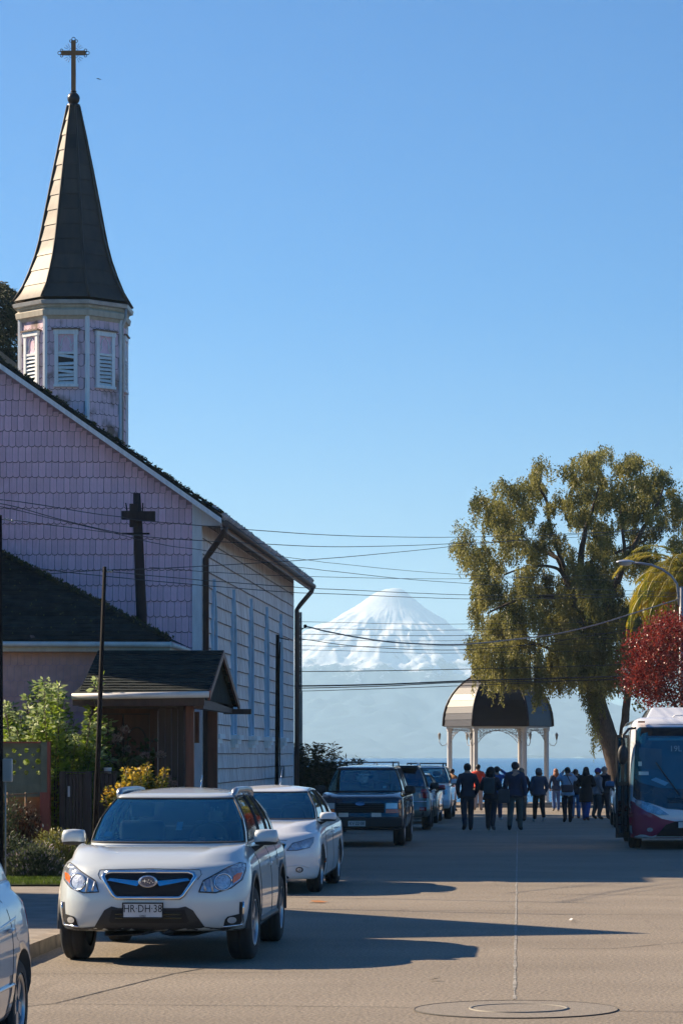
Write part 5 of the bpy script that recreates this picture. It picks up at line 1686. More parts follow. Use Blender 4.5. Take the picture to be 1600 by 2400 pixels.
bd, bv = build_car(RX, PR, paint('dark_green_paint', (.02, .035, .03), .3))
mirror_part(RX, .78, 1.42, 1.03, .26, .17, .15, m_redl, 1); mirror_part(RX, -.78, 1.42, 1.03, .26, .17, .15, m_redl, -1)
for s in (1, -1): decal(RX, bv, hs if s > 0 else mir(hs), 'headlamp', m_lamp, off=.006)
decal(RX, bv, g2, 'grille', m_void, off=.004, depth=.03)

# ---- 6: pale hatchback cut by the left edge of the photo
HX = empty('parked_car', (-4.08, 15.62, 0), R(-.6))
tag(HX, 'pale silver hatchback at the left edge, only its rear wheel and flank in view', 'car', 'cars parked along the left kerb')
PH_ = dict(L=4.02, W=.86, D=.60, Dr=.50, e1=.68, e2=.86, r=.30, axles=(.85, 3.36), gap=.05, rimr=.68, tw=.19,
          s=[0, .03, .08, .20, .32, .41, .44, .54, .66, .73, .76, .85, .90, .95, 1.0],
          win=[(.03, .41), (.44, .73), (.76, .85)],
          levels=[((.20, .18, .26), .12, .14, .12), ((.22, .20, .28), .04, .04, .02), ((.38, .38, .42), .0, .0, -.02), ((.56, .56, .60), .0, -.01, .0),
                  ((.70, .72, .80), .01, .03, .03), ((.79, .90, .96), .04, .12, .08), ((.84, .97, 1.04), .10, .24, .14)],
          Wg=.70, yc=1.02, Dc=.32, yr0=3.86, belt=(1.0, 1.09), Wr=.54, yh=1.72, Dh=.10, yr1=3.42, roof=(1.44, 1.42), arch=.03, crown=.045, tumble=.035, hood=.05, Dg=.24, Dg1=.16)
m_silver = paint('pale_silver_paint', (0.50, 0.52, 0.55), .3, 1, .25)
bd, bv = build_car(HX, PH_, m_silver)
for pth in ([(1.35, .25), (1.35, .60), (1.30, .90), (1.34, 1.0)], [(2.28, .25), (2.29, 1.0)], [(2.85, .26), (3.00, .60), (3.02, .82), (2.92, 1.03)]):
    strip(HX, bv, pth, 'panel_gap', m_joint, .0035, axis='x', side=1, off=.0)
strip(HX, bv, [(2.84, .80), (2.98, .805)], 'door_handle', m_silver, .014, axis='x', side=1, off=.022, n=6)
strip(HX, bv, [(1.2, .44), (2.95, .46)], 'rub_strip', m_silver, .014, axis='x', side=1, off=.008)
strip(HX, bv, [(1.0, .735), (2.2, .80), (3.2, .865)], 'flank_crease', m_silver, .010, axis='x', side=1, off=-.002)
decal(HX, bv, [(3.60, .80), (3.72, .80), (3.76, .96), (3.68, 1.0), (3.62, .92)], 'tail_lamp', m_redl, axis='x', side=1, off=.004)
decal(HX, bv, smooth_outline([(3.12, .80), (3.20, .72), (3.28, .80), (3.20, .88)], 4), 'fuel_flap', m_silver, axis='x', side=1, off=.002)
mirror_part(HX, .75, 1.3, 1.06, .22, .14, .15, m_silver, 1); mirror_part(HX, -.75, 1.3, 1.06, .22, .14, .15, m_silver, -1)
decal(HX, bv, g2, 'grille', m_void, off=.004, depth=.03)
for s in (1, -1): decal(HX, bv, hs if s > 0 else mir(hs), 'headlamp', m_lamp, off=.006)

# ---- 7: white van behind the bus
VX = empty('parked_car', (3.45, 79.0, gz(79)), R(0))
tag(VX, 'white car standing behind the bus, its side and blue mirror just showing', 'car')
bd, bv = build_car(VX, PW, m_white)
mirror_part(VX, .83, 1.62, 1.16, .26, .2, .14, m_plastic, 1); mirror_part(VX, -.83, 1.62, 1.16, .26, .2, .14, M('blue_mirror', (.02, .12, .25), .3), -1)

# ------------------------------------------------------------------ bus
m_bwhite = paint('bus_white', (0.80, 0.81, 0.83), .35)
m_bmag = paint('bus_magenta', (0.36, 0.035, 0.085), .35)
m_bglass = glassmat('bus_glass', (0.32, 0.45, 0.50), 0.12, (.6, .85, 1))
BW, BY = 1.14, 58.9
BX = empty('bus', (2.22 + BW, BY, gz(60)), R(-.6))
tag(BX, 'white and magenta minibus with its front door open, parked on the right', 'bus')
def bloop(W, yf, D, L, e1=.5, e2=.8):
    out = []
    for k in range(16):
        a = R(90) * k / 15
        out.append((W * math.sin(a) ** e1 if a else 0, yf + D * (1 - max(0, math.cos(a)) ** e2)))
    for y in (1.2, 2.0, 3.0, 4.2, 5.4, 6.6, L - .3): out.append((W, y))
    for k in range(5):
        a = R(90) * (4 - k) / 4
        out.append((W * math.sin(a) ** .4 if a else 0, L - .25 + .25 * max(0, math.cos(a)) ** .8))
    return out
lv = [(.22, .10, .10), (.26, .03, .03), (.40, .0, .0), (.70, .0, -.02), (.95, .005, .02), (1.25, .01, .07), (1.6, .012, .15), (2.0, .02, .24), (2.35, .035, .33), (2.50, .05, .38), (2.60, .11, .50), (2.655, .22, .70)]
rows = []
for z, si, fi in lv:
    rows.append([Vector((x * (1 - si / BW), y + fi * max(0, 1 - y / 1.5), z)) for x, y in bloop(BW, 0, .42, 7.8)])
fl_ = []
for r in rows: fl_.append(r + [Vector((-p.x, p.y, p.z)) for p in r[::-1][1:-1]])
mb = MB(); mb.grid(fl_, closed=True)
n = len(fl_[0]); k0 = len(mb.v)
mb.f.append(list(range(n))[::-1]); mb.m.append(0); mb.sm.append(False)
mb.f.append([(len(fl_) - 1) * n + i for i in range(n)]); mb.m.append(0); mb.sm.append(False)
body = fixn(mb.build('body', [m_bwhite, m_int], BX))
bv = BVHTree.FromPolygons([v.co.copy() for v in body.data.vertices], [tuple(p.vertices) for p in body.data.polygons])
for yw in (1.35, 5.6):
    for s in (-1, 1):
        c = MB().lathe([(.46, -.2), (.46, .2)], 28).build('cut', m_int); c.parent = BX
        c.rotation_euler = (0, R(90), 0); c.location = (s * (BW - .04), yw, .40)
        m = body.modifiers.new('c', 'BOOLEAN'); m.object = c; m.solver = 'EXACT'; freeze(body)
        me = c.data; bpy.data.objects.remove(c); bpy.data.meshes.remove(me)
        wheel(BX, (s * (BW - .14), yw, .38), .38, .26, s, .55, spokes=8)
ws = [(-.93, 2.46), (.93, 2.46), (.985, 2.42), (1.05, 1.55), (1.03, 1.42), (.92, 1.34), (.55, 1.24), (0, 1.21), (-.55, 1.24), (-.92, 1.34), (-1.03, 1.42), (-1.05, 1.55), (-.985, 2.42)]
blk = [(-1.0, 2.52), (1.0, 2.52), (1.06, 1.45), (1.075, 1.06), (1.0, 1.0), (.72, .93), (.40, .82), (0, .79), (-.40, .82), (-.72, .93), (-1.0, 1.0), (-1.075, 1.06), (-1.06, 1.45)]
decal(BX, bv, blk, 'black_front_panel', M('bus_black', (.018, .028, .04), .25, coat=1), off=.008, depth=.03, cuts=3)
wsd = decal(BX, bv, ws, 'windscreen', M('bus_windscreen', (.010, .085, .13), .06, coat=1, spec=.9), off=.02, depth=.02, cuts=3)
decal(BX, bv, [(-.9, 2.44), (.9, 2.44), (.93, 2.28), (-.93, 2.28)], 'sun_blind', m_void, off=.023, depth=.004, cuts=3)
decal(BX, bv, [(-.95, 2.24), (.95, 2.24), (.95, 2.19), (-.95, 2.19)], 'blue_band', M('pale_blue_band', (.03, .22, .30), .3), off=.024, depth=.004, cuts=3)
mag = [(-1.12, .98), (-1.0, .93), (-.80, .78), (-.50, .62), (-.25, .57), (.25, .57), (.50, .62), (.80, .78), (1.0, .93), (1.12, .98), (1.16, .7), (1.12, .24), (-1.12, .24), (-1.16, .7)]
decal(BX, bv, mag, 'magenta_bumper', m_bmag, off=.010, depth=.04, cuts=3)
for s in (-1, 1):
    a = [(.36, .70), (.55, .69), (.80, .76), (1.02, .90), (1.04, .99), (.95, 1.0), (.75, .93), (.55, .83)]
    h = decal(BX, bv, a if s > 0 else mir(a), 'headlamp', m_lamp, off=.02, depth=.02, cuts=3)
    for (x, z, r_) in ((.95, .94, .040), (.74, .84, .062), (.55, .76, .052)):
        decal(h, bv, [(s * x + r_ * math.cos(t), z + r_ * math.sin(t)) for t in [2 * math.pi * k / 14 for k in range(14)]], 'lens', m_lens, off=.032, depth=.012, cuts=1)
    f = decal(BX, bv, [(s * .74 + .06 * math.cos(t), .40 + .045 * math.sin(t)) for t in [2 * math.pi * k / 14 for k in range(14)]], 'fog_lamp', m_lens, off=.02, depth=.012, cuts=1)
    MB().box(s * .90 - .07, .26, 2.545, s * .90 + .07, .45, 2.58).build('marker_lamp', m_amber, BX)
    MB().tube([(s * .15, .02, 1.10), (s * .62, .10, 1.75)], .014, 5).build('wiper', m_plastic, BX)
mo_ = [(-.62, .27), (-.42, .50), (-.25, .56), (.25, .56), (.42, .50), (.62, .27)]
decal(BX, bv, mo_, 'lower_grille', m_void, off=.02, depth=.03, cuts=3)
for z in (1.03, .99, .95): strip(BX, bv, [(-.4, z), (.4, z)], 'air_slot', m_void, .008, off=.014)
plate_part(BX, 0, -.05, .50, .36, .13, [('CB·ZL·19', .09, 0)] if False else None)
me = text_mesh('19L', .17, .001); me.materials.append(M('pale_digits', (.25, .42, .45), .5))
link('route_number', me, wsd, (-.22, .155, 2.02), (R(-20), 0, 0))
for (x, z, w_, h_) in ((-.93, 1.72, .07, .09), (-.86, 1.53, .20, .07)):
    decal(BX, bv, [(x - w_ / 2, z - h_ / 2), (x + w_ / 2, z - h_ / 2), (x + w_ / 2, z + h_ / 2), (x - w_ / 2, z + h_ / 2)], 'sticker', m_sticker, off=.024, depth=.003)
decal(BX, bv, [(-.72, 1.40), (-.44, 1.28), (-.36, 1.34), (-.62, 1.45)], 'paper_sheet', M('blue_paper', (.16, .42, .55), .5), off=.024, depth=.003)
decal(BX, bv, [(-.95, 2.05), (-.50, 2.02), (-.50, 1.62), (-.95, 1.62)], 'seat_behind_glass', M('seat_grey_glass', (.05, .11, .14), .2, coat=1), off=.023, depth=.003)
# roof pod with the air conditioner
pod = MB().prism([(-.75, .95, 2.60), (.75, .95, 2.60), (.68, 1.35, 2.86), (-.68, 1.35, 2.86)], (0, 0, .001))
pod = MB(); pod.add([(-.8, .85, 2.62), (.8, .85, 2.62), (.8, 5.2, 2.62), (-.8, 5.2, 2.62), (-.66, 1.4, 2.87), (.66, 1.4, 2.87), (.66, 5.0, 2.87), (-.66, 5.0, 2.87)], [(0, 3, 2, 1), (4, 5, 6, 7), (0, 1, 5, 4), (1, 2, 6, 5), (2, 3, 7, 6), (3, 0, 4, 7)])
po = pod.build('roof_pod', m_bwhite, BX); bevel(po, .04, 3); freeze(po)
MB().tube([(-.25, .8, 2.66), (-.2, .78, 2.70), (.2, .78, 2.70), (.25, .8, 2.66)], .02, 6).build('roof_handle', m_bwhite, BX)
# side windows and details on the pavement side
for (a, b) in ((2.1, 3.2), (3.25, 4.4), (4.45, 5.6), (5.65, 6.8)):
    decal(BX, bv, [(a, 2.38), (b, 2.38), (b, 1.50), (a, 1.50)], 'side_window', M('bus_side_glass', (.05, .075, .085), .06, coat=1), axis='x', side=-1, off=.006)
    decal(BX, bv, [(a, 2.38), (b, 2.38), (b, 1.50), (a, 1.50)], 'side_window', MATS['bus_side_glass'], axis='x', side=1, off=.006)
decal(BX, bv, [(.62, 2.40), (1.45, 2.40), (1.45, .35), (.62, .35)], 'doorway', m_void, axis='x', side=-1, off=.004)
decal(BX, bv, [(1.9, .9), (7.6, .9), (7.6, .3), (1.9, .3)], 'side_panel', m_bmag, axis='x', side=-1, off=.006) if False else None
dr = empty('open_door', (-BW - .02, .45, 0), R(60), parent=BX)
fr = MB()
for (x0, x1) in ((-.50, -.26), (-.24, .0)):
    for xx in (x0, x1 - .035): fr.box(xx, -.02, .28, xx + .04, .02, 2.30)
    fr.box(x0, -.02, .24, x1, .02, .34); fr.box(x0, -.02, 2.24, x1, .02, 2.30); fr.box(x0, -.02, 1.28, x1, .02, 1.36)
fr.build('door_frame', m_plastic, dr)
for (x0, x1) in ((-.46, -.30), (-.20, -.04)):
    MB().box(x0, -.006, 1.36, x1, .006, 2.24).build('door_pane', m_bglass, dr)
    MB().box(x0, -.006, .34, x1, .006, 1.28).build('door_pane', m_bglass, dr)
MB().tube([(-.02, 0, 1.30), (.16, .15, 1.30)], .02, 5).build('door_arm', m_plastic, dr)
MB().tube([(-.02, 0, .60), (.12, .1, .78)], .022, 5).build('door_arm', m_plastic, dr)
mr = MB(); mr.ball((-1.28, -.05, 1.90), 1, 14, 0, (.11, .07, .20))
mo = mr.build('side_mirror', m_plastic, BX)
MB().tube([(-1.25, -.02, 2.08), (-1.28, .05, 2.28), (-1.16, .22, 2.42), (-1.02, .35, 2.44)], .028, 6).build('mirror_arm', m_plastic, mo)
mr = MB(); mr.ball((1.28, -.05, 1.90), 1, 14, 0, (.11, .07, .20)); mo = mr.build('side_mirror', m_plastic, BX)
# ------------------------------------------------------------------ gazebo at the lake end of the street
GY = 120.6
gs = F / GY
GC = Vector(((1166.5 - 1215) / gs, GY, gz(118)))
m_col = M('white_column', (0.62, 0.60, 0.57), 0.6, var=.06, scale=3)
m_dome = M('dark_sheet_metal', (0.030, 0.021, 0.020), 0.44, 0.0, var=.15, scale=2, bump=.06, bscale=3, spec=.6)
m_lace = M('wrought_iron_lace', (0.30, 0.29, 0.30), 0.5, .3)
GZ = empty('gazebo', GC, R(3))
tag(GZ, 'white columned lakeside gazebo with a dark ribbed metal dome', 'gazebo')
GR = 1.98
zc0, zc1 = .10, 3.22
for k in range(6):
    a = R(60 * k); c = Vector((GR * math.cos(a), GR * math.sin(a), 0))
    col = MB()
    col.lathe([(.15, zc0), (.15, zc0 + .10), (.105, zc0 + .14), (.10, zc1 - .16), (.13, zc1 - .10), (.14, zc1)], 8, c, smooth=False, a0=a)
    co = col.build('column', m_col, GZ)
    # lantern on a scroll bracket outside the column
    d = c.normalized()
    lp = empty('wall_lantern', c + d * .42 + Vector((0, 0, zc1 - .42)), parent=GZ)
    mb = MB(); mb.lathe([(.01, .24), (.035, .20), (.062, .17), (.062, .15), (.04, -.02), (.02, -.05), (.012, -.09)], 6, smooth=False)
    mb.build('lamp_glass', M('lantern_glass', (.26, .24, .21), .3), lp)
    mb = MB(); p0 = Vector((0, 0, -.09))
    mb.tube([p0, p0 + Vector((0, 0, -.08)), p0 - d * .10 + Vector((0, 0, -.22)), p0 - d * .26 + Vector((0, 0, -.18)), p0 - d * .30 + Vector((0, 0, -.10))], .014, 5)
    mb.build('bracket', m_lace, lp)
# ring beam, lace brackets
beam = MB()
beam.lathe([(GR - .12, zc1 - .01), (GR + .14, zc1 - .01), (GR + .14, zc1 + .07), (GR - .12, zc1 + .07), (GR - .12, zc1 - .01)], 6, smooth=False, cap=False)
beam.build('ring_beam', m_col, GZ)
for k in range(6):
    a, b = R(60 * k), R(60 * k + 60)
    A = Vector((GR * math.cos(a), GR * math.sin(a), 0)); B = Vector((GR * math.cos(b), GR * math.sin(b), 0))
    u = (B - A).normalized(); Ln = (B - A).length
    mb = MB()
    def scroll(s, z, r):
        c = A + u * s + Vector((0, 0, z))
        mb.tube([c + (u * math.cos(t) + Vector((0, 0, math.sin(t)))) * r * (1 - t / 9.5) for t in [q * .55 for q in range(14)]], .009, 4, cap=False)
    n = 13
    for i in range(n):
        t = (i + .5) / n
        s = .12 + (Ln - .24) * t
        dep = .07 + .40 * (abs(2 * t - 1) ** 2.4)
        z = zc1 - .04
        while z > zc1 - .04 - dep:
            scroll(s + rnd.uniform(-.02, .02), z - .05, rnd.uniform(.045, .075)); z -= .11
    mb.tube([A + u * (.1 + (Ln - .2) * t) + Vector((0, 0, zc1 - .10 - .50 * abs(2 * t - 1) ** 2.4)) for t in [q / 20 for q in range(21)]], .011, 4)
    mb.build('lace_bracket', m_lace, GZ)
# dome
RD = 2.20; HD = 2.36; z0 = zc1 + .07
dprof = []
for i in range(10):
    t = i / 9
    dprof.append((RD * math.cos(R(90) * t) ** .92 if t < 1 else .02, z0 + HD * math.sin(R(90) * t) ** 1.0))
dprof = [(RD * max(0, 1 - (i / 9) ** 2.25) ** .62 + .02, z0 + HD * i / 9) for i in range(10)]
for k in range(6):
    a, b = R(60 * k), R(60 * k + 60)
    for i in range(9):
        r0, za = dprof[i]; r1, zb = dprof[i + 1]
        r0 += .022
        q = [(r0 * math.cos(a), r0 * math.sin(a), za), (r0 * math.cos(b), r0 * math.sin(b), za), (r1 * math.cos(b), r1 * math.sin(b), zb + .02), (r1 * math.cos(a), r1 * math.sin(a), zb + .02),
             ((r0 - .03) * math.cos(a), (r0 - .03) * math.sin(a), za), ((r0 - .03) * math.cos(b), (r0 - .03) * math.sin(b), za)]
        MB().add(q, [(0, 1, 2, 3), (4, 5, 1, 0)]).build('dome_panel', m_dome, GZ)
    MB().tube([((r + .03) * math.cos(a), (r + .03) * math.sin(a), z) for r, z in dprof], .05, 6).build('dome_rib', M('dome_rib', (.03, .02, .022), .5), GZ)
MB().lathe([(RD - .02, z0 - .02), (RD + .03, z0 - .02), (RD + .03, z0 + .05), (RD - .02, z0 + .05)], 6, smooth=False, cap=False).build('dome_rim', MATS['dome_rib'], GZ)
MB().lathe([(2.45, 0), (2.45, .10), (2.30, .10), (2.30, .16), (.0, .16)], 6, smooth=False).build('base', m_kerb, GZ)
lw = MB()
lw.box(-14, 122.2, gz(118) - .3, 24, 122.4, gz(118) + .16)
tag(lw.build('low_wall', m_kerb), 'low dark retaining wall along the lake edge behind the gazebo', 'wall')

# ------------------------------------------------------------------ poles
m_pole = M('dark_pole', (0.014, 0.011, 0.011), 0.85, spec=.15, var=.3, scale=6)
m_cpole = M('concrete_pole', (0.30, 0.26, 0.21), 0.8, var=.15, scale=5, bump=.2)
m_wood = M('tarred_wood', (0.032, 0.019, 0.017), 0.8, var=.35, scale=8, bump=.4, streak=(3, 3, .2))
m_ceramic = M('glazed_insulator', (0.35, 0.33, 0.30), 0.15, coat=1)
Y = 50.7; q = Y / F
UP = empty('utility_pole', ((326 - 1215) * q, Y, 0))
tag(UP, 'thick tarred wooden pole with a short cross arm in front of the pink gable', 'utility pole')
z = lambda py: EYE + (1768 - py) * q
MB().tube([((8) * q, 0, 1), (6 * q, 0, z(1440)), (-3 * q, 0, z(1222)), (-5 * q, 0, z(1156))], [14 * q, 12.5 * q, 11 * q, 8.4 * q], 8).build('shaft', m_wood, UP)
MB().box(-38 * q, -.16, z(1219), 0 * q, -.06, z(1199)).build('cross_arm', m_wood, UP)
MB().box(-6 * q, -.19, z(1223), 40 * q, -.08, z(1200)).build('cross_arm', m_wood, UP)
MB().box(-20 * q, -.12, z(1236), -2 * q, -.02, z(1182)).build('block', m_wood, UP)
MB().box(-37 * q, -.14, z(1254), 27 * q, -.10, z(1250)).build('steel_arm', m_pole, UP)
for dx, t in ((-26, -3), (10, 1)): MB().tube([(dx * q, -.1, z(1199)), ((dx + t) * q, -.1, z(1180))], .012, 5).build('pin', m_pole, UP)
Y = 40.5; q = Y / F
BP = empty('metal_pole', ((240 - 1215) * q, Y, 0))
tag(BP, 'slim dark metal pole with an insulator on top, left of the crossover', 'pole')
MB().tube([(-20 * q, 0, .1), (6 * q, 0, z(1328)) if False else (6 * q, 0, EYE + (1768 - 1328) * q)], [.042, .025], 8).build('shaft', m_pole, BP)
ib = MB(); ib.ball((14 * q, -.02, EYE + (1768 - 1339) * q), .022, 8); ib.ball((21 * q, -.02, EYE + (1768 - 1339) * q), .022, 8)
ib.build('insulator', m_ceramic, BP)
MB().tube([(6 * q, 0, EYE + (1768 - 1341) * q), (26 * q, -.02, EYE + (1768 - 1337) * q)], .008, 5).build('hook', m_pole, BP)
Y = 38.0; q = Y / F
LP = empty('metal_pole', ((1 - 1215) * q, Y, 0))
tag(LP, 'dark metal pole at the left edge of the photo carrying a white intercom box', 'pole')
MB().tube([(3 * q, 0, .1), (0, 0, EYE + (1768 - 1207) * q)], [.035, .024], 8).build('shaft', m_pole, LP)
ib = MB(); [ib.ball((x_ * q, -.02, EYE + (1768 - y_) * q), .018, 8) for x_, y_ in ((12, 1217), (20, 1218), (30, 1221))]
ib.build('insulator', m_ceramic, LP)
IB = empty('intercom_box', (8 * q + (1 - 1215) * q, Y - .08, EYE + (1768 - 1832) * q))
tag(IB, 'off white intercom box with a handset fixed to the left edge pole', 'intercom')
b_ = MB().box(0, 0, 0, 22 * q, .08, 54 * q).build('case', M('offwhite_plastic', (.42, .40, .36), .5), IB); bevel(b_, .012, 2); freeze(b_)
for k in (5, 10, 15): MB().box(k * q, -.008, 4 * q, (k + 1.2) * q, .0, 50 * q).build('groove', MATS['offwhite_plastic'], IB)
MB().tube([(6 * q, .04, 0), (6 * q, .04, -1.2)], .01, 5).build('conduit', MATS['offwhite_plastic'], IB)
Y = 58.0; q = Y / F
TP = empty('metal_pole', ((649.5 - 1215) * q, Y, 0))
tag(TP, 'tall black pole standing before the church side wall, with a grey meter box', 'pole')
MB().tube([(-2 * q, 0, .1), (1 * q, 0, EYE + (1768 - 1488) * q)], [.040, .034], 8).build('shaft', m_pole, TP)
MB().box(4 * q, -.03, EYE + (1768 - 1823) * q, 17 * q, .10, EYE + (1768 - 1796) * q).build('meter_box', M('meter_grey', (.16, .18, .19), .5), TP)
MB().tube([(6 * q, 0, EYE + (1768 - 1796) * q), (4.5 * q, 0, EYE + (1768 - 1600) * q), (7 * q, 0, EYE + (1768 - 1505) * q)], .012, 5).build('conduit', m_pole, TP)
MB().tube([(1 * q, 0, EYE + (1768 - 1494) * q), (16 * q, 0, EYE + (1768 - 1497) * q), (28 * q, 0, EYE + (1768 - 1500) * q)], .009, 4).build('cable', m_pole, TP)
Y = 79.0; q = Y / F
CP = empty('concrete_pole', ((703 - 1215) * q, Y, gz(Y)))
tag(CP, 'grey concrete utility pole with a row of holes just right of the church', 'utility pole')
zt_ = EYE + (1768 - 1435) * q - gz(Y)
mb = MB()
hz_ = [EYE + (1768 - p) * q - gz(Y) for p in (1447, 1463, 1490, 1505, 1526, 1543, 1562, 1583, 1602, 1622)]
w0, w1 = 5.2 * q, 3.8 * q
zz_ = [0] + sorted(hz_)
prev = 0
for hz1 in sorted(hz_) + [zt_]:
    top_ = hz1 - .012 if hz1 != zt_ else zt_
    wa = w0 + (w1 - w0) * prev / zt_
    mb.box(-wa, -.09, prev, wa, .09, top_)
    if hz1 != zt_:
        mb.box(-wa, -.09, top_, -1.2 * q, .09, hz1 + .012); mb.box(1.2 * q, -.09, top_, wa, .09, hz1 + .012)
    prev = hz1 + .012
mb.build('shaft', m_cpole, CP)
MB().tube([(4 * q, -.1, EYE + (1768 - 1476) * q - gz(Y)), (14 * q, -.12, EYE + (1768 - 1469) * q - gz(Y))], .014, 5).build('hook', m_pole, CP)
mb = MB(); mb.ball((13 * q, -.12, EYE + (1768 - 1468) * q - gz(Y)), .05, 8); mb.build('clamp', m_pole, CP)
# street lamp on the right
Y = 89.0; q = Y / F
SLX = (1596 - 1215) * q
ST = empty('street_lamp', (SLX, Y, gz(Y) + .13))
tag(ST, 'curved arm street lamp reaching over the road from the right edge', 'street lamp')
b0 = -gz(Y) - .13
def sl(px, py): return ((px - 1596) * q, 0, EYE + (1768 - py) * q + b0)
MB().tube([(0, 0, 0), (0, 0, sl(0, 1375)[2])], [.10, .07], 8).build('pole', M('galvanised_pole', (.33, .34, .37), .45, .5), ST)
MB().tube([sl(1590, 1420), sl(1588, 1395), sl(1585, 1368), sl(1572, 1350), sl(1550, 1334), sl(1525, 1324), sl(1500, 1320), sl(1482, 1319)], .035, 8).build('arm', MATS['galvanised_pole'], ST)
mb = MB(); mb.ball(sl(1464, 1318), 1, 16, 0, (.29, .16, .085))
for i in range(len(mb.v)):
    v = mb.v[i]; c = sl(1464, 1318)
    if v[2] < c[2]: mb.v[i] = (v[0], v[1], c[2] + (v[2] - c[2]) * .15)
lh = mb.build('lamp_head', M('lamp_hood', (.50, .52, .55), .3, .4, coat=1), ST)
mb = MB(); mb.ball(sl(1465, 1320), 1, 14, 0, (.20, .12, .085))
mb.build('lens', M('lamp_bowl', (.60, .56, .48), .2), lh)

# ------------------------------------------------------------------ overhead wires
m_wire = M('black_wire', (0.022, 0.024, 0.028), 0.6)
m_wire2 = M('twisted_pale_cable', (0.30, 0.28, 0.26), 0.5, var=.5, scale=30)
def dpt(px): return 42 + 8.5 * min(1, px / 700) if px < 700 else 50.5 + (px - 700) / 900 * 39
def wire(pts, r, lab, mat=m_wire, depth=None, grp='overhead wires'):
    d = depth or dpt
    if 1000 < pts[-1][0] < 1700:
        (xa, ya), (xb, yb) = pts[-2], pts[-1]
        pts = pts + [(1720, yb + (yb - ya) / (xb - xa) * (1720 - xb) * .7)]
    P = []
    for i in range(len(pts) - 1):
        a, b, c, e = pts[max(0, i - 1)], pts[i], pts[i + 1], pts[min(len(pts) - 1, i + 2)]
        for k in range(6):
            t = k / 6
            x = b[0] + (c[0] - b[0]) * t
            y = cr(a[1], b[1], c[1], e[1], t)
            P.append(at(x, y, d(x)))
    P.append(at(pts[-1][0], pts[-1][1], d(pts[-1][0])))
    o = MB().tube(P, r, 5).build('overhead_wire', mat)
    tag(o, lab, 'wire', grp)
    return o
wire([(-60, 1163), (0, 1171), (288, 1212), (365, 1223), (460, 1231), (574, 1241), (750, 1253), (900, 1258), (1062, 1259), (1250, 1254), (1460, 1245), (1640, 1235)], .0065, 'uppermost black overhead wire, nearly level above the volcano')
wire([(-60, 1170), (0, 1180), (160, 1222), (310, 1254), (472, 1267), (580, 1273), (750, 1281), (900, 1280), (1062, 1274), (1300, 1262), (1640, 1240)], .0065, 'second overhead wire from the top, passing the pole below its cross arm')
wire([(-60, 1172), (0, 1187), (120, 1215), (240, 1243), (380, 1276), (472, 1289), (574, 1308), (653, 1324), (760, 1337), (938, 1356), (1100, 1368), (1300, 1378)], .0055, 'thin wire sloping down rightwards across the gable and the sky')
wire([(110, 1345), (165, 1341), (240, 1336), (350, 1333), (472, 1327), (630, 1318), (750, 1310), (900, 1297), (1062, 1280), (1300, 1256)], .0065, 'wire rising to the right from the slim metal pole')
wire([(75, 1331), (165, 1342), (240, 1350), (350, 1361), (472, 1372), (682, 1388), (750, 1391), (1000, 1401), (1150, 1404), (1400, 1400)], .0065, 'lower of two parallel wires leaving the slim metal pole, before the summit')
wire([(240, 1339), (350, 1349), (472, 1360), (682, 1375), (750, 1380), (1000, 1391), (1150, 1395), (1400, 1393)], .0065, 'upper of two parallel wires leaving the slim metal pole, before the summit')
wire([(575, 1292), (653, 1304), (760, 1318), (938, 1336), (1100, 1348), (1300, 1356)], .0045, 'thinnest wire sloping down above the summit of the volcano')
wire([(350, 1330), (480, 1340), (650, 1349), (750, 1352), (940, 1356), (1100, 1356), (1330, 1350), (1640, 1338)], .005, 'thin level wire just above the summit')
wire([(0, 1217), (130, 1232), (290, 1251), (330, 1254)], .006, 'short wire from the left edge insulators to the wooden pole')
dc = lambda px: 79 + (px - 712) / 880 * 10
wire([(713, 1468), (760, 1479), (820, 1491), (900, 1503), (960, 1508), (1040, 1511), (1100, 1509), (1200, 1499), (1300, 1486), (1400, 1463), (1500, 1432), (1590, 1404)], .021, 'thick twisted cable sagging from the concrete pole to the street lamp', m_wire2, dc)
wire([(690, 1496), (800, 1511), (900, 1519), (1000, 1523), (1100, 1522), (1250, 1510), (1380, 1491), (1500, 1470), (1600, 1450)], .010, 'thin cable sagging just below the thick twisted cable', m_wire, dc)
for k, (y0, y1, r_) in enumerate(((1457, 1462, .006), (1472, 1476, .007), (1486, 1489, .008), (1499, 1501, .006), (1513, 1513, .006), (1523, 1530, .006))):
    wire([(690, y0), (800, y0 + 2), (900, (y0 + y1) / 2 + 2), (1000, y1 + 1), (1110, y1), (1400, y1 - 4), (1600, y1 - 9)], r_, ('uppermost', 'second', 'third', 'fourth', 'fifth', 'lowest')[k] + ' of the six faint level wires in front of the snowy slopes', m_wire, dc, 'faint wires before the volcano')
wire([(690, 1574), (900, 1572), (1100, 1568), (1300, 1563), (1500, 1556)], .011, 'level wire crossing at the foot of the snow', m_wire, dc)
wire([(690, 1608), (900, 1604), (1060, 1597), (1250, 1591), (1500, 1584)], .021, 'thickest black cable crossing before the dome', m_wire, dc)
wire([(690, 1613), (900, 1608), (1060, 1600), (1250, 1597), (1500, 1592)], .013, 'black cable running just beneath the thickest one', m_wire, dc)
wire([(690, 1620), (900, 1614), (1060, 1608), (1250, 1600), (1500, 1588)], .009, 'lowest thin wire beneath the pair of thick cables', m_wire, dc)
brd = MB().prism([at(226, 183.5, 80), at(229, 183, 80), at(237, 185.4, 80), at(232, 185.2, 80)], (0, .1, .01)).build('bird', m_ink)
tag(brd, 'tiny dark bird gliding to the right of the spire cross', 'bird')

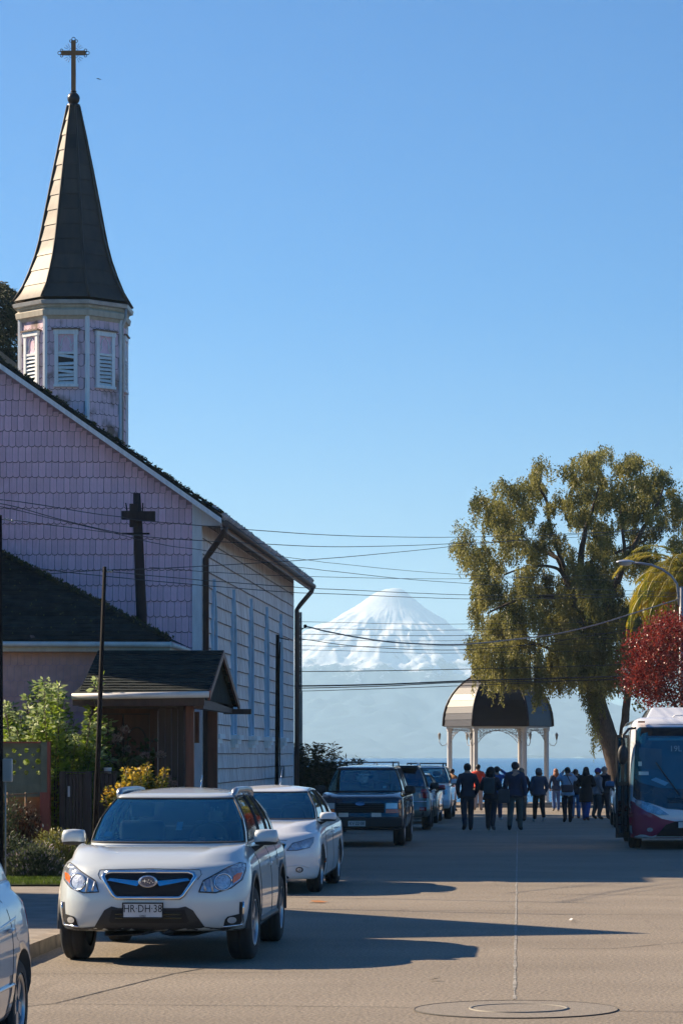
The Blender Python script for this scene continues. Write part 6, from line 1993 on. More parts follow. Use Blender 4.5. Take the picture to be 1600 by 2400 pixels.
# ------------------------------------------------------------------ people
m_skin = M('skin', (0.42, 0.24, 0.16), 0.6, var=.06)
PMAT = {}
def cloth(c):
    c = tuple(min(.8, v * 1.35) for v in c)
    k = 'cloth_%02x%02x%02x' % tuple(int(v * 255) for v in c)
    return M(k, c, 0.85, var=.18, scale=7, bump=.25, bscale=18)
def person(px, feet, h, lab, jacket, trousers, shoes, hair, face=0, arms='down', stride=.0, coat=False, bulk=1.0, hairlong=0, hat=None, lean=0.0, grp=None, curly=False):
    """standing or walking figure; face 0 looks at the lake; arms: down, pockets, up, front, right_up"""
    d = feet - 1768
    Y = 11523 / (d - 27.6); X = (px - 1215) / F * Y
    root = empty('person', (X, Y, gz(Y)), R(face))
    tag(root, lab, 'person', grp)
    s = h / 1.74
    J = {}; Rr = {}; E = []
    def j(n, p, r, par=None):
        J[n] = Vector(p) * s; Rr[n] = r * s
        if par: E.append((par, n))
    b = bulk
    st = stride
    j('pelvis', (0, 0, .94), .150 * b)
    j('waist', (0, .01, 1.08), .140 * b, 'pelvis')
    j('chest', (0, .02 + lean, 1.27), .165 * b, 'waist')
    j('uchest', (0, .02 + lean, 1.40), .125 * b, 'chest')
    j('neck', (0, .025 + lean, 1.50), .058, 'uchest')
    j('head', (0, .04 + lean, 1.60), .088, 'neck')
    j('crown', (0, .035 + lean, 1.665), .080, 'head')
    for sd_, q_ in ((1, 'r'), (-1, 'l')):
        f = st * sd_
        j('hip' + q_, (sd_ * .095, 0,   .88), .118 * (1 + (b - 1) * .5), 'pelvis')
        lift = .04 if f < 0 else 0
        j('knee' + q_, (sd_ * .10, f * .55 + .03, .49), .088, 'hip' + q_)
        j('ankle' + q_, (sd_ * .105, f - .01 - (0.06 if f < 0 else 0), .10 + lift * 1.2), .066, 'knee' + q_)
        j('toe' + q_, (sd_ * .125, f + .14 - (0.04 if f < 0 else 0), .045), .046, 'ankle' + q_)
        j('sh' + q_, (sd_ * .185, .01 + lean, 1.41), .075 * b, 'uchest')
        if arms == 'down': e_, w2 = (sd_ * .255, -.02 - f * .3, 1.14), (sd_ * .27, .05 - f * .5, .89)
        elif arms == 'pockets': e_, w2 = (sd_ * .275, -.05, 1.13), (sd_ * .22, .10, .95)
        elif arms == 'front': e_, w2 = (sd_ * .30, -.01, 1.15), (sd_ * .12, .22, 1.16)
        elif arms == 'up': e_, w2 = (sd_ * .30, .14, 1.34), (sd_ * .12, .24, 1.55)
        elif arms == 'right_up' and sd_ > 0: e_, w2 = (.36, .10, 1.44), (.13, .20, 1.60)
        else: e_, w2 = (sd_ * .26, -.03, 1.14), (sd_ * .25, .08, .92)
        j('el' + q_, e_, .064 * b, 'sh' + q_)
        j('wr' + q_, w2, .050 * b, 'el' + q_)
        dv = (Vector(w2) - Vector(e_)).normalized() * .09
        j('hand' + q_, Vector(w2) + dv, .034, 'wr' + q_)
    names = list(J)
    me = bpy.data.meshes.new('body')
    me.from_pydata([J[n] for n in names], [(names.index(a), names.index(c)) for a, c in E], [])
    o = link('body', me, root)
    sk = o.modifiers.new('skin', 'SKIN'); sk.use_smooth_shade = True
    for i, n in enumerate(names):
        r = Rr[n]
        fl = {'chest': (1.12, .80), 'waist': (1.05, .84), 'pelvis': (1.10, .88), 'uchest': (1.15, .78), 'head': (.92, 1.08)}.get(n, (1, 1))
        me.skin_vertices[0].data[i].radius = (r * fl[0], r * fl[1])
        me.skin_vertices[0].data[i].use_root = (i == 0)
    o.modifiers.new('sub', 'SUBSURF').levels = 1
    freeze(o)
    me = o.data
    mj, mt, msh = cloth(jacket), cloth(trousers), cloth(shoes)
    for m_ in (mj, mt, m_skin, msh): me.materials.append(m_)
    segs = [(a, c) for a, c in E]
    def segmat(a, c):
        if c.startswith('toe'): return 3
        if c.startswith(('knee', 'ankle')): return 1
        if c.startswith('hip'): return 1
        if c.startswith('hand') or c in ('head', 'crown') or c == 'neck': return 2
        return 0
    for p in me.polygons:
        c_ = p.center; best = 9; bm_ = 0
        for a, e in segs:
            A, B = J[a], J[e]; AB = B - A
            t = max(0, min(1, (c_ - A).dot(AB) / AB.length_squared))
            dd = (c_ - (A + AB * t)).length
            if dd < best: best = dd; bm_ = segmat(a, e)
        if c_.z < .09 * s: bm_ = 3
        if bm_ in (0, 1) and c_.z > .86 * s and bm_ == 1: bm_ = 0
        if bm_ == 0 and c_.z < .84 * s: bm_ = 1
        p.material_index = bm_; p.use_smooth = True
    # fingers
    fg_ = MB()
    for q_ in 'rl':
        w_, h_ = J['wr' + q_], J['hand' + q_]
        dv = (h_ - w_).normalized(); sdv = dv.cross(Vector((0, 1, 0))).normalized() if abs(dv.y) < .9 else Vector((1, 0, 0))
        for k, ln in enumerate((.062, .072, .068, .052)):
            b0_ = h_ + sdv * (k - 1.5) * .017 * s
            fg_.tube([b0_, b0_ + dv * ln * .55 * s, b0_ + (dv * ln + Vector((0, .012, -.004))) * s], [.009 * s, .008 * s, .006 * s], 5)
        fg_.tube([w_ + dv * .04 * s, w_ + dv * .07 * s + sdv * .035 * s, w_ + dv * .10 * s + sdv * .045 * s], [.011 * s, .010 * s, .007 * s], 5)
    fg_.build('fingers', m_skin, o)
    # face: nose, ears, eyes, mouth (they look away from the camera, but are there)
    hd = J['head']
    fc = MB()
    fc.prism([hd + Vector((-.012, .088, -.01)) * s, hd + Vector((.012, .088, -.01)) * s, hd + Vector((0, .112, -.012)) * s, hd + Vector((0, .088, .03)) * s], (0, -.01, 0))
    for sd_ in (1, -1): fc.ball(hd + Vector((sd_ * .083, .0, .005)) * s, .020 * s, 6, 0, (.5, 1, 1.3))
    for sd_ in (1, -1): fc.ball(hd + Vector((sd_ * .03, .083, .022)) * s, .010 * s, 6, 1)
    fc.box(hd.x - .022 * s, hd.y + .078 * s, hd.z - .048 * s, hd.x + .022 * s, hd.y + .088 * s, hd.z - .040 * s, 1)
    fc.build('face', [m_skin, cloth((.05, .02, .02))], o)
    # hair or hat
    hr = MB(); hm_ = M('hair_%02x%02x%02x' % tuple(int(v * 255) for v in hair), hair, .6, var=.35, scale=25, bump=.5, streak=(3, 3, .5))
    big = 1.22 if curly else 1.0
    hr.ball(hd + Vector((0, -.014, .040)) * s, .108 * s * big, 14, 0, (.92, 1.05, 1.0))
    if hairlong:
        for k in range(9):
            a = R(200 + k * 17.5)
            p0 = hd + Vector((.075 * math.cos(a), .075 * math.sin(a), .02)) * s
            hr.tube([p0, p0 + Vector((.02 * math.cos(a), .02 * math.sin(a) - .01, -hairlong * .5)) * s, p0 + Vector((.015 * math.cos(a), -.02, -hairlong)) * s], [.034 * s * big, .036 * s * big, .016 * s], 6)
    for i in range(len(hr.v)):
        v = Vector(hr.v[i]); n3 = noise.noise_vector(v * (26 if curly else 14) + Vector((px, 0, 0)))
        hr.v[i] = tuple(v + n3 * (.030 if curly else .010))
        if hr.v[i][1] > hd.y + .060 * s and hr.v[i][2] < hd.z + .055 * s: hr.v[i] = (hr.v[i][0], hd.y + .05 * s, hr.v[i][2])
    hr.build('hair', hm_, root)
    if hat:
        ht_ = MB(); ht_.ball(hd + Vector((0, -.004, .055)) * s, .118 * s, 14, 0, (.95, 1.05, .95))
        ht_.tube([hd + Vector((.108 * math.cos(t), -.004 + .112 * math.sin(t), .030)) * s for t in [2 * math.pi * k / 16 for k in range(17)]], .016 * s, 5, cap=False)
        ht_.build('hat', cloth(hat), root)
    # jacket hem / coat skirt
    z0 = .62 if coat else .86
    sk_ = MB()
    rows = []
    for (zz, rx, ry) in ((1.06, .166, .130), (.96, .185, .155), (z0 + .05, .20, .175), (z0, .195, .17), (z0 + .02, .17, .15)):
        rows.append([Vector((rx * b * math.cos(t), .008 + ry * b * math.sin(t), zz + .01 * math.sin(3 * t + px))) * s for t in [2 * math.pi * k / 20 for k in range(20)]])
    sk_.grid(rows, closed=True)
    sk_.build('jacket_hem', mj, root)
    return root, J, s
nav, blk_, jean = (.018, .024, .040), (.012, .012, .014), (.035, .060, .13)
person(1095, 1948, 1.74, 'person in a dark navy jacket and jeans, leftmost of the three walking in front', (.014, .020, .034), (.016, .022, .036), blk_, (.012, .010, .010), 12, 'pockets', .13, bulk=1.08, grp='people gathered before the gazebo')
r2, J2, s2 = person(1149, 1948, 1.63, 'person with bushy dark curls and a backpack, middle of the three walking in front', (.020, .022, .032), (.014, .018, .030), (.08, .08, .09), (.014, .010, .009), -14, 'front', -.14, hairlong=.16, curly=True, bulk=1.12, grp='people gathered before the gazebo')
person(1206, 1948, 1.78, 'tall person in a navy quilted jacket and grey green trousers, rightmost of the front three', (.014, .024, .055), (.055, .065, .062), blk_, (.012, .010, .012), -6, 'down', .24, bulk=1.16, grp='people gathered before the gazebo')
person(1119, 1901, 1.74, 'person in a bright red jacket and beige trousers beyond the front walkers', (.50, .045, .02), (.30, .22, .18), (.2, .15, .12), (.015, .010, .010), -8, 'front', .02, grp='people gathered before the gazebo')
person(1163, 1923, 1.66, 'person in a blue and dark top with one arm raised to shade the eyes', (.03, .08, .25), (.022, .035, .075), (.5, .5, .52), (.012, .010, .012), -12, 'right_up', .03, grp='people gathered before the gazebo')
person(1221, 1926, 1.62, 'fair haired person in dark red mostly hidden behind the tall quilted jacket', (.07, .022, .03), (.10, .07, .06), blk_, (.30, .20, .12), 20, 'pockets', 0, grp='people gathered before the gazebo')
person(1262, 1926, 1.60, 'person in a grey knitted beanie, slate padded jacket and black trousers', (.040, .052, .080), (.008, .008, .010), (.45, .47, .50), (.16, .07, .04), 15, 'pockets', -.15, bulk=1.25, hat=(.11, .12, .13), hairlong=.1, grp='people gathered before the gazebo')
person(1043, 1903, 1.62, 'auburn haired person with a pale sleeve at the left end of the group', (.07, .05, .07), (.20, .18, .20), blk_, (.20, .06, .025), 35, 'front', 0, hairlong=.12, grp='people gathered before the gazebo')
person(1058, 1902, 1.58, 'person in a tan corduroy jacket and dark trousers beside the last parked car', (.25, .12, .045), (.016, .018, .03), (.05, .03, .02), (.02, .014, .012), -35, 'front', .05, grp='people gathered before the gazebo')
person(1302, 1903, 1.58, 'person with long copper hair, navy jacket and blue jeans', (.018, .030, .060), (.045, .085, .19), (.25, .22, .2), (.30, .09, .03), 12, 'pockets', .05, hairlong=.30, grp='people gathered before the gazebo')
r11, J11, s11 = person(1329, 1929, 1.64, 'person in a pale blue hooded jacket with a brown bag, both arms raised', (.26, .34, .42), (.010, .009, .014), blk_, (.022, .014, .014), 10, 'up', .10, bulk=1.12, grp='people gathered before the gazebo')
person(1348, 1920, 1.58, 'brown haired person in black half hidden behind the pale hooded jacket', (.012, .014, .018), (.045, .11, .22), (.12, .03, .03), (.09, .05, .04), 8, 'up', .0, grp='people gathered before the gazebo')
person(1372, 1925, 1.65, 'person in a long black coat with a ponytail, blue jeans and brown boots', (.012, .010, .010), (.025, .060, .20), (.09, .035, .025), (.014, .012, .012), -16, 'front', -.20, coat=True, bulk=1.15, hairlong=.22, grp='people gathered before the gazebo')
person(1398, 1922, 1.60, 'person in a purple blue cap and grey knitted coat facing right', (.17, .17, .18), (.018, .035, .045), blk_, (.20, .07, .04), -60, 'pockets', .03, coat=False, hat=(.04, .03, .16), bulk=1.1, grp='people gathered before the gazebo')
person(1414, 1922, 1.66, 'grey haired person in a black jacket at the right end of the group', (.012, .016, .022), (.012, .014, .022), (.06, .02, .015), (.26, .22, .20), -40, 'pockets', .08, bulk=1.1, grp='people gathered before the gazebo')
# bags
def slung(J, s, root, name, lab, mat, w_, h_, d_, dx, dz, strap=True):
    Mx = root.matrix_basis
    c = J['chest'] + Vector((dx, -.20 * s, dz))
    e = empty(name, Mx @ c, root.rotation_euler.z)
    tag(e, lab, name)
    b = MB().box(-w_ / 2, -d_ / 2, -h_ / 2, w_ / 2, d_ / 2, h_ / 2).build('bag_body', mat, e); bevel(b, .05, 3); freeze(b)
    if strap:
        MB().tube([(-w_ * .35, .0, h_ / 2 - .02), (-w_ * .4, .10, h_ / 2 + .12), (-w_ * .38, .2, h_ / 2 + .16)], .016, 5).build('strap', mat, e)
        MB().tube([(w_ * .35, .0, h_ / 2 - .02), (w_ * .4, .10, h_ / 2 + .12), (w_ * .38, .2, h_ / 2 + .16)], .016, 5).build('strap', mat, e)
    return e
slung(J2, s2, r2, 'backpack', 'slate grey backpack worn by the person with bushy curls', cloth((.035, .05, .055)), .28, .42, .16, 0, -.02)
e_ = slung(J11, s11, r11, 'handbag', 'brown leather bag hanging behind the pale blue hooded jacket', cloth((.075, .05, .05)), .36, .22, .10, -.04, -.18, False)
MB().tube([(.14, .02, .10), (.02, .04, .34), (-.03, .08, .50)], .014, 5).build('strap', cloth((.06, .03, .03)), e_)
tt = MB().box(-.15, -.05, -.36, .15, .05, 0).build('bag_body', cloth((.04, .045, .05)), None)
te = empty('tote_bag', at(1180, 1850, 75.2)); tt.parent = te; bevel(tt, .02, 2); freeze(tt)
MB().tube([(-.08, 0, 0), (-.05, 0, .14), (.05, 0, .14), (.08, 0, 0)], .01, 5).build('handle', cloth((.04, .045, .05)), te)
tag(te, 'dark tote bag hanging between the two right hand front walkers', 'bag')
# ------------------------------------------------------------------ trees and plants
import numpy as np
nrng = np.random.default_rng(11)
def leaf_mesh(name, pts, size, mats, aspect=.45, droop=0.0, fold=.25, mat_idx=None, tip=None):
    """many small folded leaves: pts (n,3), each two triangles bent along the middle"""
    P = np.asarray(pts, dtype=np.float64); n = len(P)
    d = nrng.normal(size=(n, 3)); d[:, 2] -= droop; d /= np.linalg.norm(d, axis=1)[:, None]
    if tip is not None:
        d = d * .45 + np.asarray(tip) * 1.0; d /= np.linalg.norm(d, axis=1)[:, None]
    r = nrng.normal(size=(n, 3)); u = np.cross(d, r); u /= np.linalg.norm(u, axis=1)[:, None] + 1e-9
    nn = np.cross(d, u)
    sz = size * nrng.uniform(.6, 1.35, (n, 1))
    a = P; b = P + d * sz * .5 + u * sz * aspect * .5 + nn * sz * fold * .3; c = P + d * sz; e = P + d * sz * .5 - u * sz * aspect * .5 + nn * sz * fold * .3
    V = np.stack([a, b, c, e], 1).reshape(-1, 3)
    k = np.arange(n) * 4
    Fc = np.concatenate([np.stack([k, k + 1, k + 2], 1), np.stack([k, k + 2, k + 3], 1)])
    me = bpy.data.meshes.new(name)
    me.vertices.add(len(V)); me.vertices.foreach_set('co', V.ravel())
    me.loops.add(len(Fc) * 3); me.loops.foreach_set('vertex_index', Fc.ravel().astype(np.int32))
    me.polygons.add(len(Fc)); me.polygons.foreach_set('loop_start', (np.arange(len(Fc)) * 3).astype(np.int32)); me.polygons.foreach_set('loop_total', np.full(len(Fc), 3, dtype=np.int32))
    for m in (mats if isinstance(mats, (list, tuple)) else [mats]): me.materials.append(m)
    if mat_idx is not None: me.polygons.foreach_set('material_index', np.concatenate([mat_idx, mat_idx]).astype(np.int32))
    me.update(); me.validate()
    return me

m_bark = M('tree_bark', (0.085, 0.060, 0.048), 0.9, var=.35, scale=9, bump=.8, bscale=20, streak=(3, 3, .8))
m_olive = leafmat('olive_leaf', (0.075, 0.088, 0.020), (0.34, 0.31, 0.085), .9, .42, .45)
m_olive2 = leafmat('yellow_green_leaf', (0.20, 0.19, 0.035), (0.34, 0.27, 0.05), 2, .5, .45)
# ---- the big weeping tree beside the gazebo
TY_ = 113.0; tq = TY_ / F
def tp(px, py, dy=0.0): return Vector(((px - 1215) * tq, TY_ + dy, EYE + (1768 - py) * tq))
TR_ = empty('weeping_tree', (0, 0, 0))
tag(TR_, 'large olive green weeping tree with a leaning trunk beside the gazebo', 'tree')
mb = MB()
def limb(path, r, n=10, noise_=.05):
    P = []
    for i in range(len(path) - 1):
        a, b, c, e = [Vector(path[min(max(i + q, 0), len(path) - 1)]) for q in (-1, 0, 1, 2)]
        for k in range(5): P.append(cr(a, b, c, e, k / 5))
    P.append(Vector(path[-1]))
    rr = [r[0] + (r[1] - r[0]) * (i / (len(P) - 1)) for i in range(len(P))]
    P = [p + noise.noise_vector(p * 1.7) * noise_ for p in P]
    mb.tube(P, rr, n)
    return P
limb([tp(1456, 1905), tp(1449, 1850), tp(1438, 1780), tp(1420, 1712), tp(1400, 1650), tp(1390, 1590), tp(1388, 1530), tp(1385, 1470)], (.42, .30), 14)
limb([tp(1449, 1870), tp(1453, 1780), tp(1462, 1700), tp(1468, 1640), tp(1478, 1590), tp(1500, 1530), tp(1520, 1450)], (.20, .10), 10)
lim = [([1388, 1560], [1330, 1540], [1290, 1520], [1240, 1500], .16), ([1388, 1530], [1350, 1440], [1320, 1340], [1285, 1280], .2), ([1385, 1480], [1340, 1380], [1310, 1300], [1290, 1240], .16),
       ([1385, 1470], [1360, 1340], [1370, 1250], [1400, 1150], .2), ([1388, 1540], [1420, 1500], [1470, 1490], [1510, 1440], .16), ([1385, 1470], [1440, 1380], [1460, 1300], [1450, 1200], .2),
       ([1360, 1350], [1400, 1300], [1450, 1290], [1520, 1260], .10), ([1310, 1310], [1270, 1290], [1220, 1280], [1150, 1260], .09), ([1320, 1350], [1300, 1330], [1240, 1330], [1180, 1350], .08),
       ([1450, 1340], [1500, 1250], [1540, 1180], [1560, 1130], .11), ([1290, 1250], [1280, 1180], [1260, 1140], [1250, 1110], .08), ([1340, 1400], [1240, 1400], [1180, 1420], [1140, 1440], .09)]
for L4 in lim:
    dy = rnd.uniform(-1.5, 1.5)
    limb([tp(p[0], p[1], dy * i / 3) for i, p in enumerate(L4[:4])], (L4[4], .03), 8)
mb.build('trunk', m_bark, TR_)
outline = [(1062, 1245), (1085, 1235), (1105, 1250), (1118, 1205), (1108, 1195), (1122, 1165), (1150, 1180), (1172, 1145), (1200, 1150), (1232, 1125), (1258, 1095), (1275, 1088), (1290, 1115), (1330, 1100), (1352, 1085), (1385, 1085), (1402, 1062), (1425, 1065), (1440, 1100),
           (1470, 1080), (1500, 1085), (1540, 1110), (1560, 1125), (1600, 1140), (1660, 1200), (1680, 1400), (1640, 1520), (1530, 1560), (1480, 1590), (1460, 1610), (1400, 1610), (1330, 1575), (1260, 1590), (1180, 1575), (1120, 1560),
           (1102, 1480), (1108, 1400), (1100, 1340), (1080, 1310), (1068, 1285)]
def inside(x, y, poly):
    c = False; j = len(poly) - 1
    for i in range(len(poly)):
        if (poly[i][1] > y) != (poly[j][1] > y) and x < (poly[j][0] - poly[i][0]) * (y - poly[i][1]) / (poly[j][1] - poly[i][1]) + poly[i][0]: c = not c
        j = i
    return c
gaps = [(1300, 1325, 26, 32), (1330, 1270, 16, 22), (1460, 1370, 14, 30), (1150, 1330, 14, 16), (1225, 1335, 16, 10), (1470, 1240, 14, 10), (1240, 1490, 12, 8), (1360, 1300, 12, 18), (1150, 1415, 10, 14), (1420, 1450, 8, 16)]
PT, TIP, MI = [], [], []
tries = 0; nst = 0
def strand(px, py, dy, ln, mi=0, dens=1.0, lean=0.0):
    """one hanging twig with its leaves"""
    p = tp(px, py, dy); k = int(ln / .022 * dens)
    ang = rnd.uniform(0, 6.3); out_ = rnd.uniform(.0, .35)
    for i in range(k):
        t = i / max(1, k)
        q = p + Vector((math.cos(ang) * out_ * math.sqrt(t) * .6 + lean * t, math.sin(ang) * out_ * math.sqrt(t), -ln * t))
        q += Vector((rnd.gauss(0, .030), rnd.gauss(0, .030), rnd.gauss(0, .02)))
        PT.append(q); TIP.append((rnd.gauss(0, .5), rnd.gauss(0, .5), -.75)); MI.append(mi)
centres = []
while len(centres) < 420 and tries < 16000:
    tries += 1
    x, y = rnd.uniform(1060, 1680), rnd.uniform(1065, 1590)
    if not inside(x, y, outline): continue
    if any(((x - a) / b) ** 2 + ((y - c) / d) ** 2 < 1 for a, c, b, d in gaps): continue
    if noise.noise(Vector((x * .022, y * .022, 3.3))) < -.36: continue
    if any((x - q[0]) ** 2 + (y - q[1]) ** 2 < 11.5 ** 2 for q in centres): continue
    centres.append((x, y, rnd.uniform(-3.2, 3.2)))
for (x, y, dy) in centres:
    nc = rnd.randint(26, 38)
    sz = rnd.uniform(11, 24)
    for k in range(nc):
        a = rnd.uniform(0, 6.3); r_ = sz * math.sqrt(rnd.random())
        xx, yy = x + r_ * math.cos(a), y + r_ * .8 * math.sin(a) - 8
        strand(xx, yy, dy + rnd.uniform(-.5, .5), rnd.uniform(.25, .70) * (1.25 if y > 1350 else .8))
# long pendulous fringe along the lower edge and over the dome
for k in range(210):
    x = rnd.uniform(1105, 1480); yb = 1565 + 12 * math.sin(x * .05) + (10 if x < 1300 else 0)
    strand(x, yb - rnd.uniform(0, 45), rnd.uniform(-3, 2.5), rnd.uniform(.5, 1.3), 0, .9)
for (cx_, ln) in ((1170, 1.3), (1175, 1.1), (1190, .8), (1200, .95), (1205, 1.1), (1215, .9), (1228, 1.2), (1236, 1.0), (1256, 1.6), (1262, 1.9), (1269, 1.5), (1152, .6), (1308, 1.3), (1312, 1.0), (1345, .9), (1372, 1.8), (1378, 2.2), (1385, 2.6), (1392, 2.2), (1400, 3.0), (1406, 2.6), (1395, 3.6), (1370, 1.4), (1290, 1.1), (1330, 1.2)):
    for q in range(9): strand(cx_ + rnd.uniform(-5, 5), 1540 + rnd.uniform(-10, 10), rnd.uniform(-3.4, -2.4) if cx_ < 1290 else rnd.uniform(-1, 1), ln * rnd.uniform(.75, 1.05) + .25, 0 if cx_ > 1290 else 0, 1.1)
# upright tufts on the upper outline
for i in range(len(outline) - 14):
    a, b = outline[i], outline[i + 1]
    for k in range(16):
        t = rnd.random(); x = a[0] + (b[0] - a[0]) * t; y = a[1] + (b[1] - a[1]) * t
        p = tp(x + rnd.gauss(0, 4), y + rnd.gauss(4, 6), rnd.uniform(-2.5, 2.5))
        for q in range(9):
            PT.append(p + Vector((rnd.gauss(0, .07), rnd.gauss(0, .07), q * .028 - .1))); TIP.append((rnd.gauss(0, .5), rnd.gauss(0, .5), .5)); MI.append(0)
me = leaf_mesh('crown', [tuple(p) for p in PT], .105, [m_olive, m_olive2], .42, tip=np.array(TIP), mat_idx=np.array(MI))
link('crown', me, TR_, kind='stuff')
# yellow green leaves on the slender second stem
T2 = []
for (x, y) in ((1475, 1530), (1485, 1560), (1495, 1600), (1505, 1625), (1480, 1590), (1500, 1650), (1465, 1620), (1485, 1545), (1440, 1600), (1512, 1590), (1490, 1620)):
    for k in range(50):
        T2.append(tuple(tp(x + rnd.gauss(0, 9), y + rnd.gauss(0, 9), rnd.uniform(-1, 1))))
link('crown', leaf_mesh('crown', T2, .16, m_olive2, .6, droop=.4), TR_, kind='stuff')
print('tree leaves', len(PT), len(centres))

# ---- palm
m_palm = leafmat('palm_leaf', (0.09, 0.13, 0.015), (0.55, 0.42, 0.03), 1.6, .35, .40)
m_rachis = M('palm_rachis', (0.45, 0.38, 0.12), .4)
PY = 94.0; pq = PY / F
PB = Vector(((1628 - 1215) * pq, PY, gz(PY)))
PA = empty('palm_tree', PB)
tag(PA, 'palm with arching yellow green fronds at the right edge above the red tree', 'palm tree')
ph = EYE + (1768 - 1375) * pq - PB.z
mb = MB()
mb.lathe([(.34 - .08 * i / 14 + (.03 if i % 2 else 0), ph * i / 14) for i in range(15)], 14)
mb.build('trunk', m_bark, PA)
def frond(az, el, ln, k):
    """rachis that rises and arches over, with folded leaflets down both sides"""
    d = Vector((math.cos(az), math.sin(az), 0)); p = Vector((0, 0, ph)); e = el; path = []
    n = 26
    for i in range(n + 1):
        path.append(p.copy())
        p = p + (d * math.cos(e) + Vector((0, 0, math.sin(e)))) * ln / n
        e -= (1.9 + .5 * math.cos(k)) / n * (1 + .5 * i / n)
    mb = MB(); mb.tube(path, [.032 * (1 - .85 * i / n) + .004 for i in range(n + 1)], 5, 1)
    sd_ = d.cross(Vector((0, 0, 1)))
    for i in range(3, n):
        t = i / n
        for h in range(3):
            f = h / 3
            q = path[i].lerp(path[min(n, i + 1)], f)
            tg = (path[min(n, i + 1)] - path[i - 1]).normalized()
            L2 = .42 * math.sin(math.pi * min(1, .12 + t * .86)) ** .7 + .05
            for s in (-1, 1):
                v = (sd_ * s * .75 + tg * .65 + Vector((0, 0, rnd.uniform(-.35, .0) + .12))).normalized()
                upv = Vector((0, 0, 1)).cross(v).normalized() * .014
                m_ = q + v * L2 * .55 + Vector((0, 0, .01))
                tip = q + v * L2 + Vector((0, 0, -.16 * L2 - .03))
                mb.add([q - upv, q + upv, m_ + upv, m_ - upv, tip], [(0, 1, 2, 3), (3, 2, 4)], 0)
    return mb.build('frond', [m_palm, m_rachis], PA)
for k in range(80):
    frond(2.399963 * k + rnd.uniform(-.1, .1), 1.35 - 1.45 * (k / 79) + rnd.uniform(-.12, .12), rnd.uniform(2.6, 3.3), k)

# ---- red leaved tree
m_red = leafmat('dark_red_leaf', (0.10, 0.012, 0.012), (0.36, 0.055, 0.035), 3, .30, .35)
RY_ = 85.5; rq = RY_ / F
RC = Vector(((1598 - 1215) * rq, RY_, EYE + (1768 - 1560) * rq))
RT = empty('red_leaved_tree', (RC.x + .35, RY_, gz(RY_)))
tag(RT, 'round headed tree with dark red leaves rising behind the bus', 'tree')
mb = MB(); mb.tube([(0, 0, 0), (.03, 0, 1.4), (-.02, 0, 2.6), (0, 0, 3.4)], [.13, .10, .09, .05], 10)
for k in range(9):
    a = k * .7; mb.tube([(0, 0, 2.3 + k * .08), (math.cos(a) * .6, math.sin(a) * .6, 3.2 + k * .05), (math.cos(a) * 1.1, math.sin(a) * 1.1, 4.0 + (k % 3) * .4)], [.05, .03, .01], 6)
mb.build('trunk', m_bark, RT)
PTS = []
cz = RC.z - gz(RY_)
for k in range(330):
    th = rnd.uniform(0, 6.283); c_ = rnd.uniform(-.85, 1.0); rr = math.sqrt(max(0, 1 - c_ * c_)); q = rnd.uniform(.45, 1.0) ** .5
    lob = 1 + .16 * noise.noise(Vector((math.cos(th) * 2, math.sin(th) * 2, c_ * 2)))
    cpt = Vector((-.35 + 1.60 * q * rr * math.cos(th) * lob, 1.5 * q * rr * math.sin(th) * lob, cz + 1.42 * q * c_ * lob))
    for j in range(72):
        PTS.append(tuple(cpt + Vector((rnd.gauss(0, .19), rnd.gauss(0, .19), rnd.gauss(0, .17)))))
link('crown', leaf_mesh('crown', PTS, .085, m_red, .55), RT, kind='stuff')

# ---- conifer behind the bell tower
m_fir = leafmat('fir_needles', (0.018, 0.034, 0.016), (0.060, 0.075, 0.022), 1.2, .6, .2)
CY = 107.0; cq = CY / F
CT = empty('conifer', ((-8 - 1215) * cq, CY, gz(CY)))
tag(CT, 'dark conifer with drooping branch tips behind the bell tower at the left edge', 'tree')
hT = EYE + (1768 - 640) * cq
mb = MB(); mb.tube([(0, 0, 0), (0, 0, hT * .6), (.05, 0, hT)], [.35, .22, .04], 10)
PF, TF = [], []
for k in range(300):
    t = (k / 300) ** .9; z = hT * (.42 + .57 * t)
    Lb = 1.0 + 1.9 * (1 - t) * rnd.uniform(.6, 1.15) * (1 if t < .8 else .7)
    az = rnd.uniform(0, 6.283)
    pts = []
    for i in range(9):
        s = i / 8
        pts.append(Vector((math.cos(az) * Lb * s, math.sin(az) * Lb * s, z + .55 * s - .95 * s * s + .15 * math.sin(s * 3 + k))))
    mb.tube(pts, [.03 * (1 - s / 9) + .006 for s in range(9)], 4)
    for i in range(int(Lb * 130)):
        s = rnd.random() ** .7; j = min(7, int(s * 8)); p = pts[j].lerp(pts[j + 1], s * 8 - j)
        side = Vector((-math.sin(az), math.cos(az), 0)) * rnd.gauss(0, .14 * (1.2 - s))
        PF.append(tuple(p + side + Vector((0, 0, -abs(rnd.gauss(0, .07)))))); TF.append((math.cos(az) * .6, math.sin(az) * .6, -.35))
mb.build('trunk', m_bark, CT)
link('crown', leaf_mesh('crown', PF, .24, m_fir, .16, tip=np.array(TF)), CT, kind='stuff')

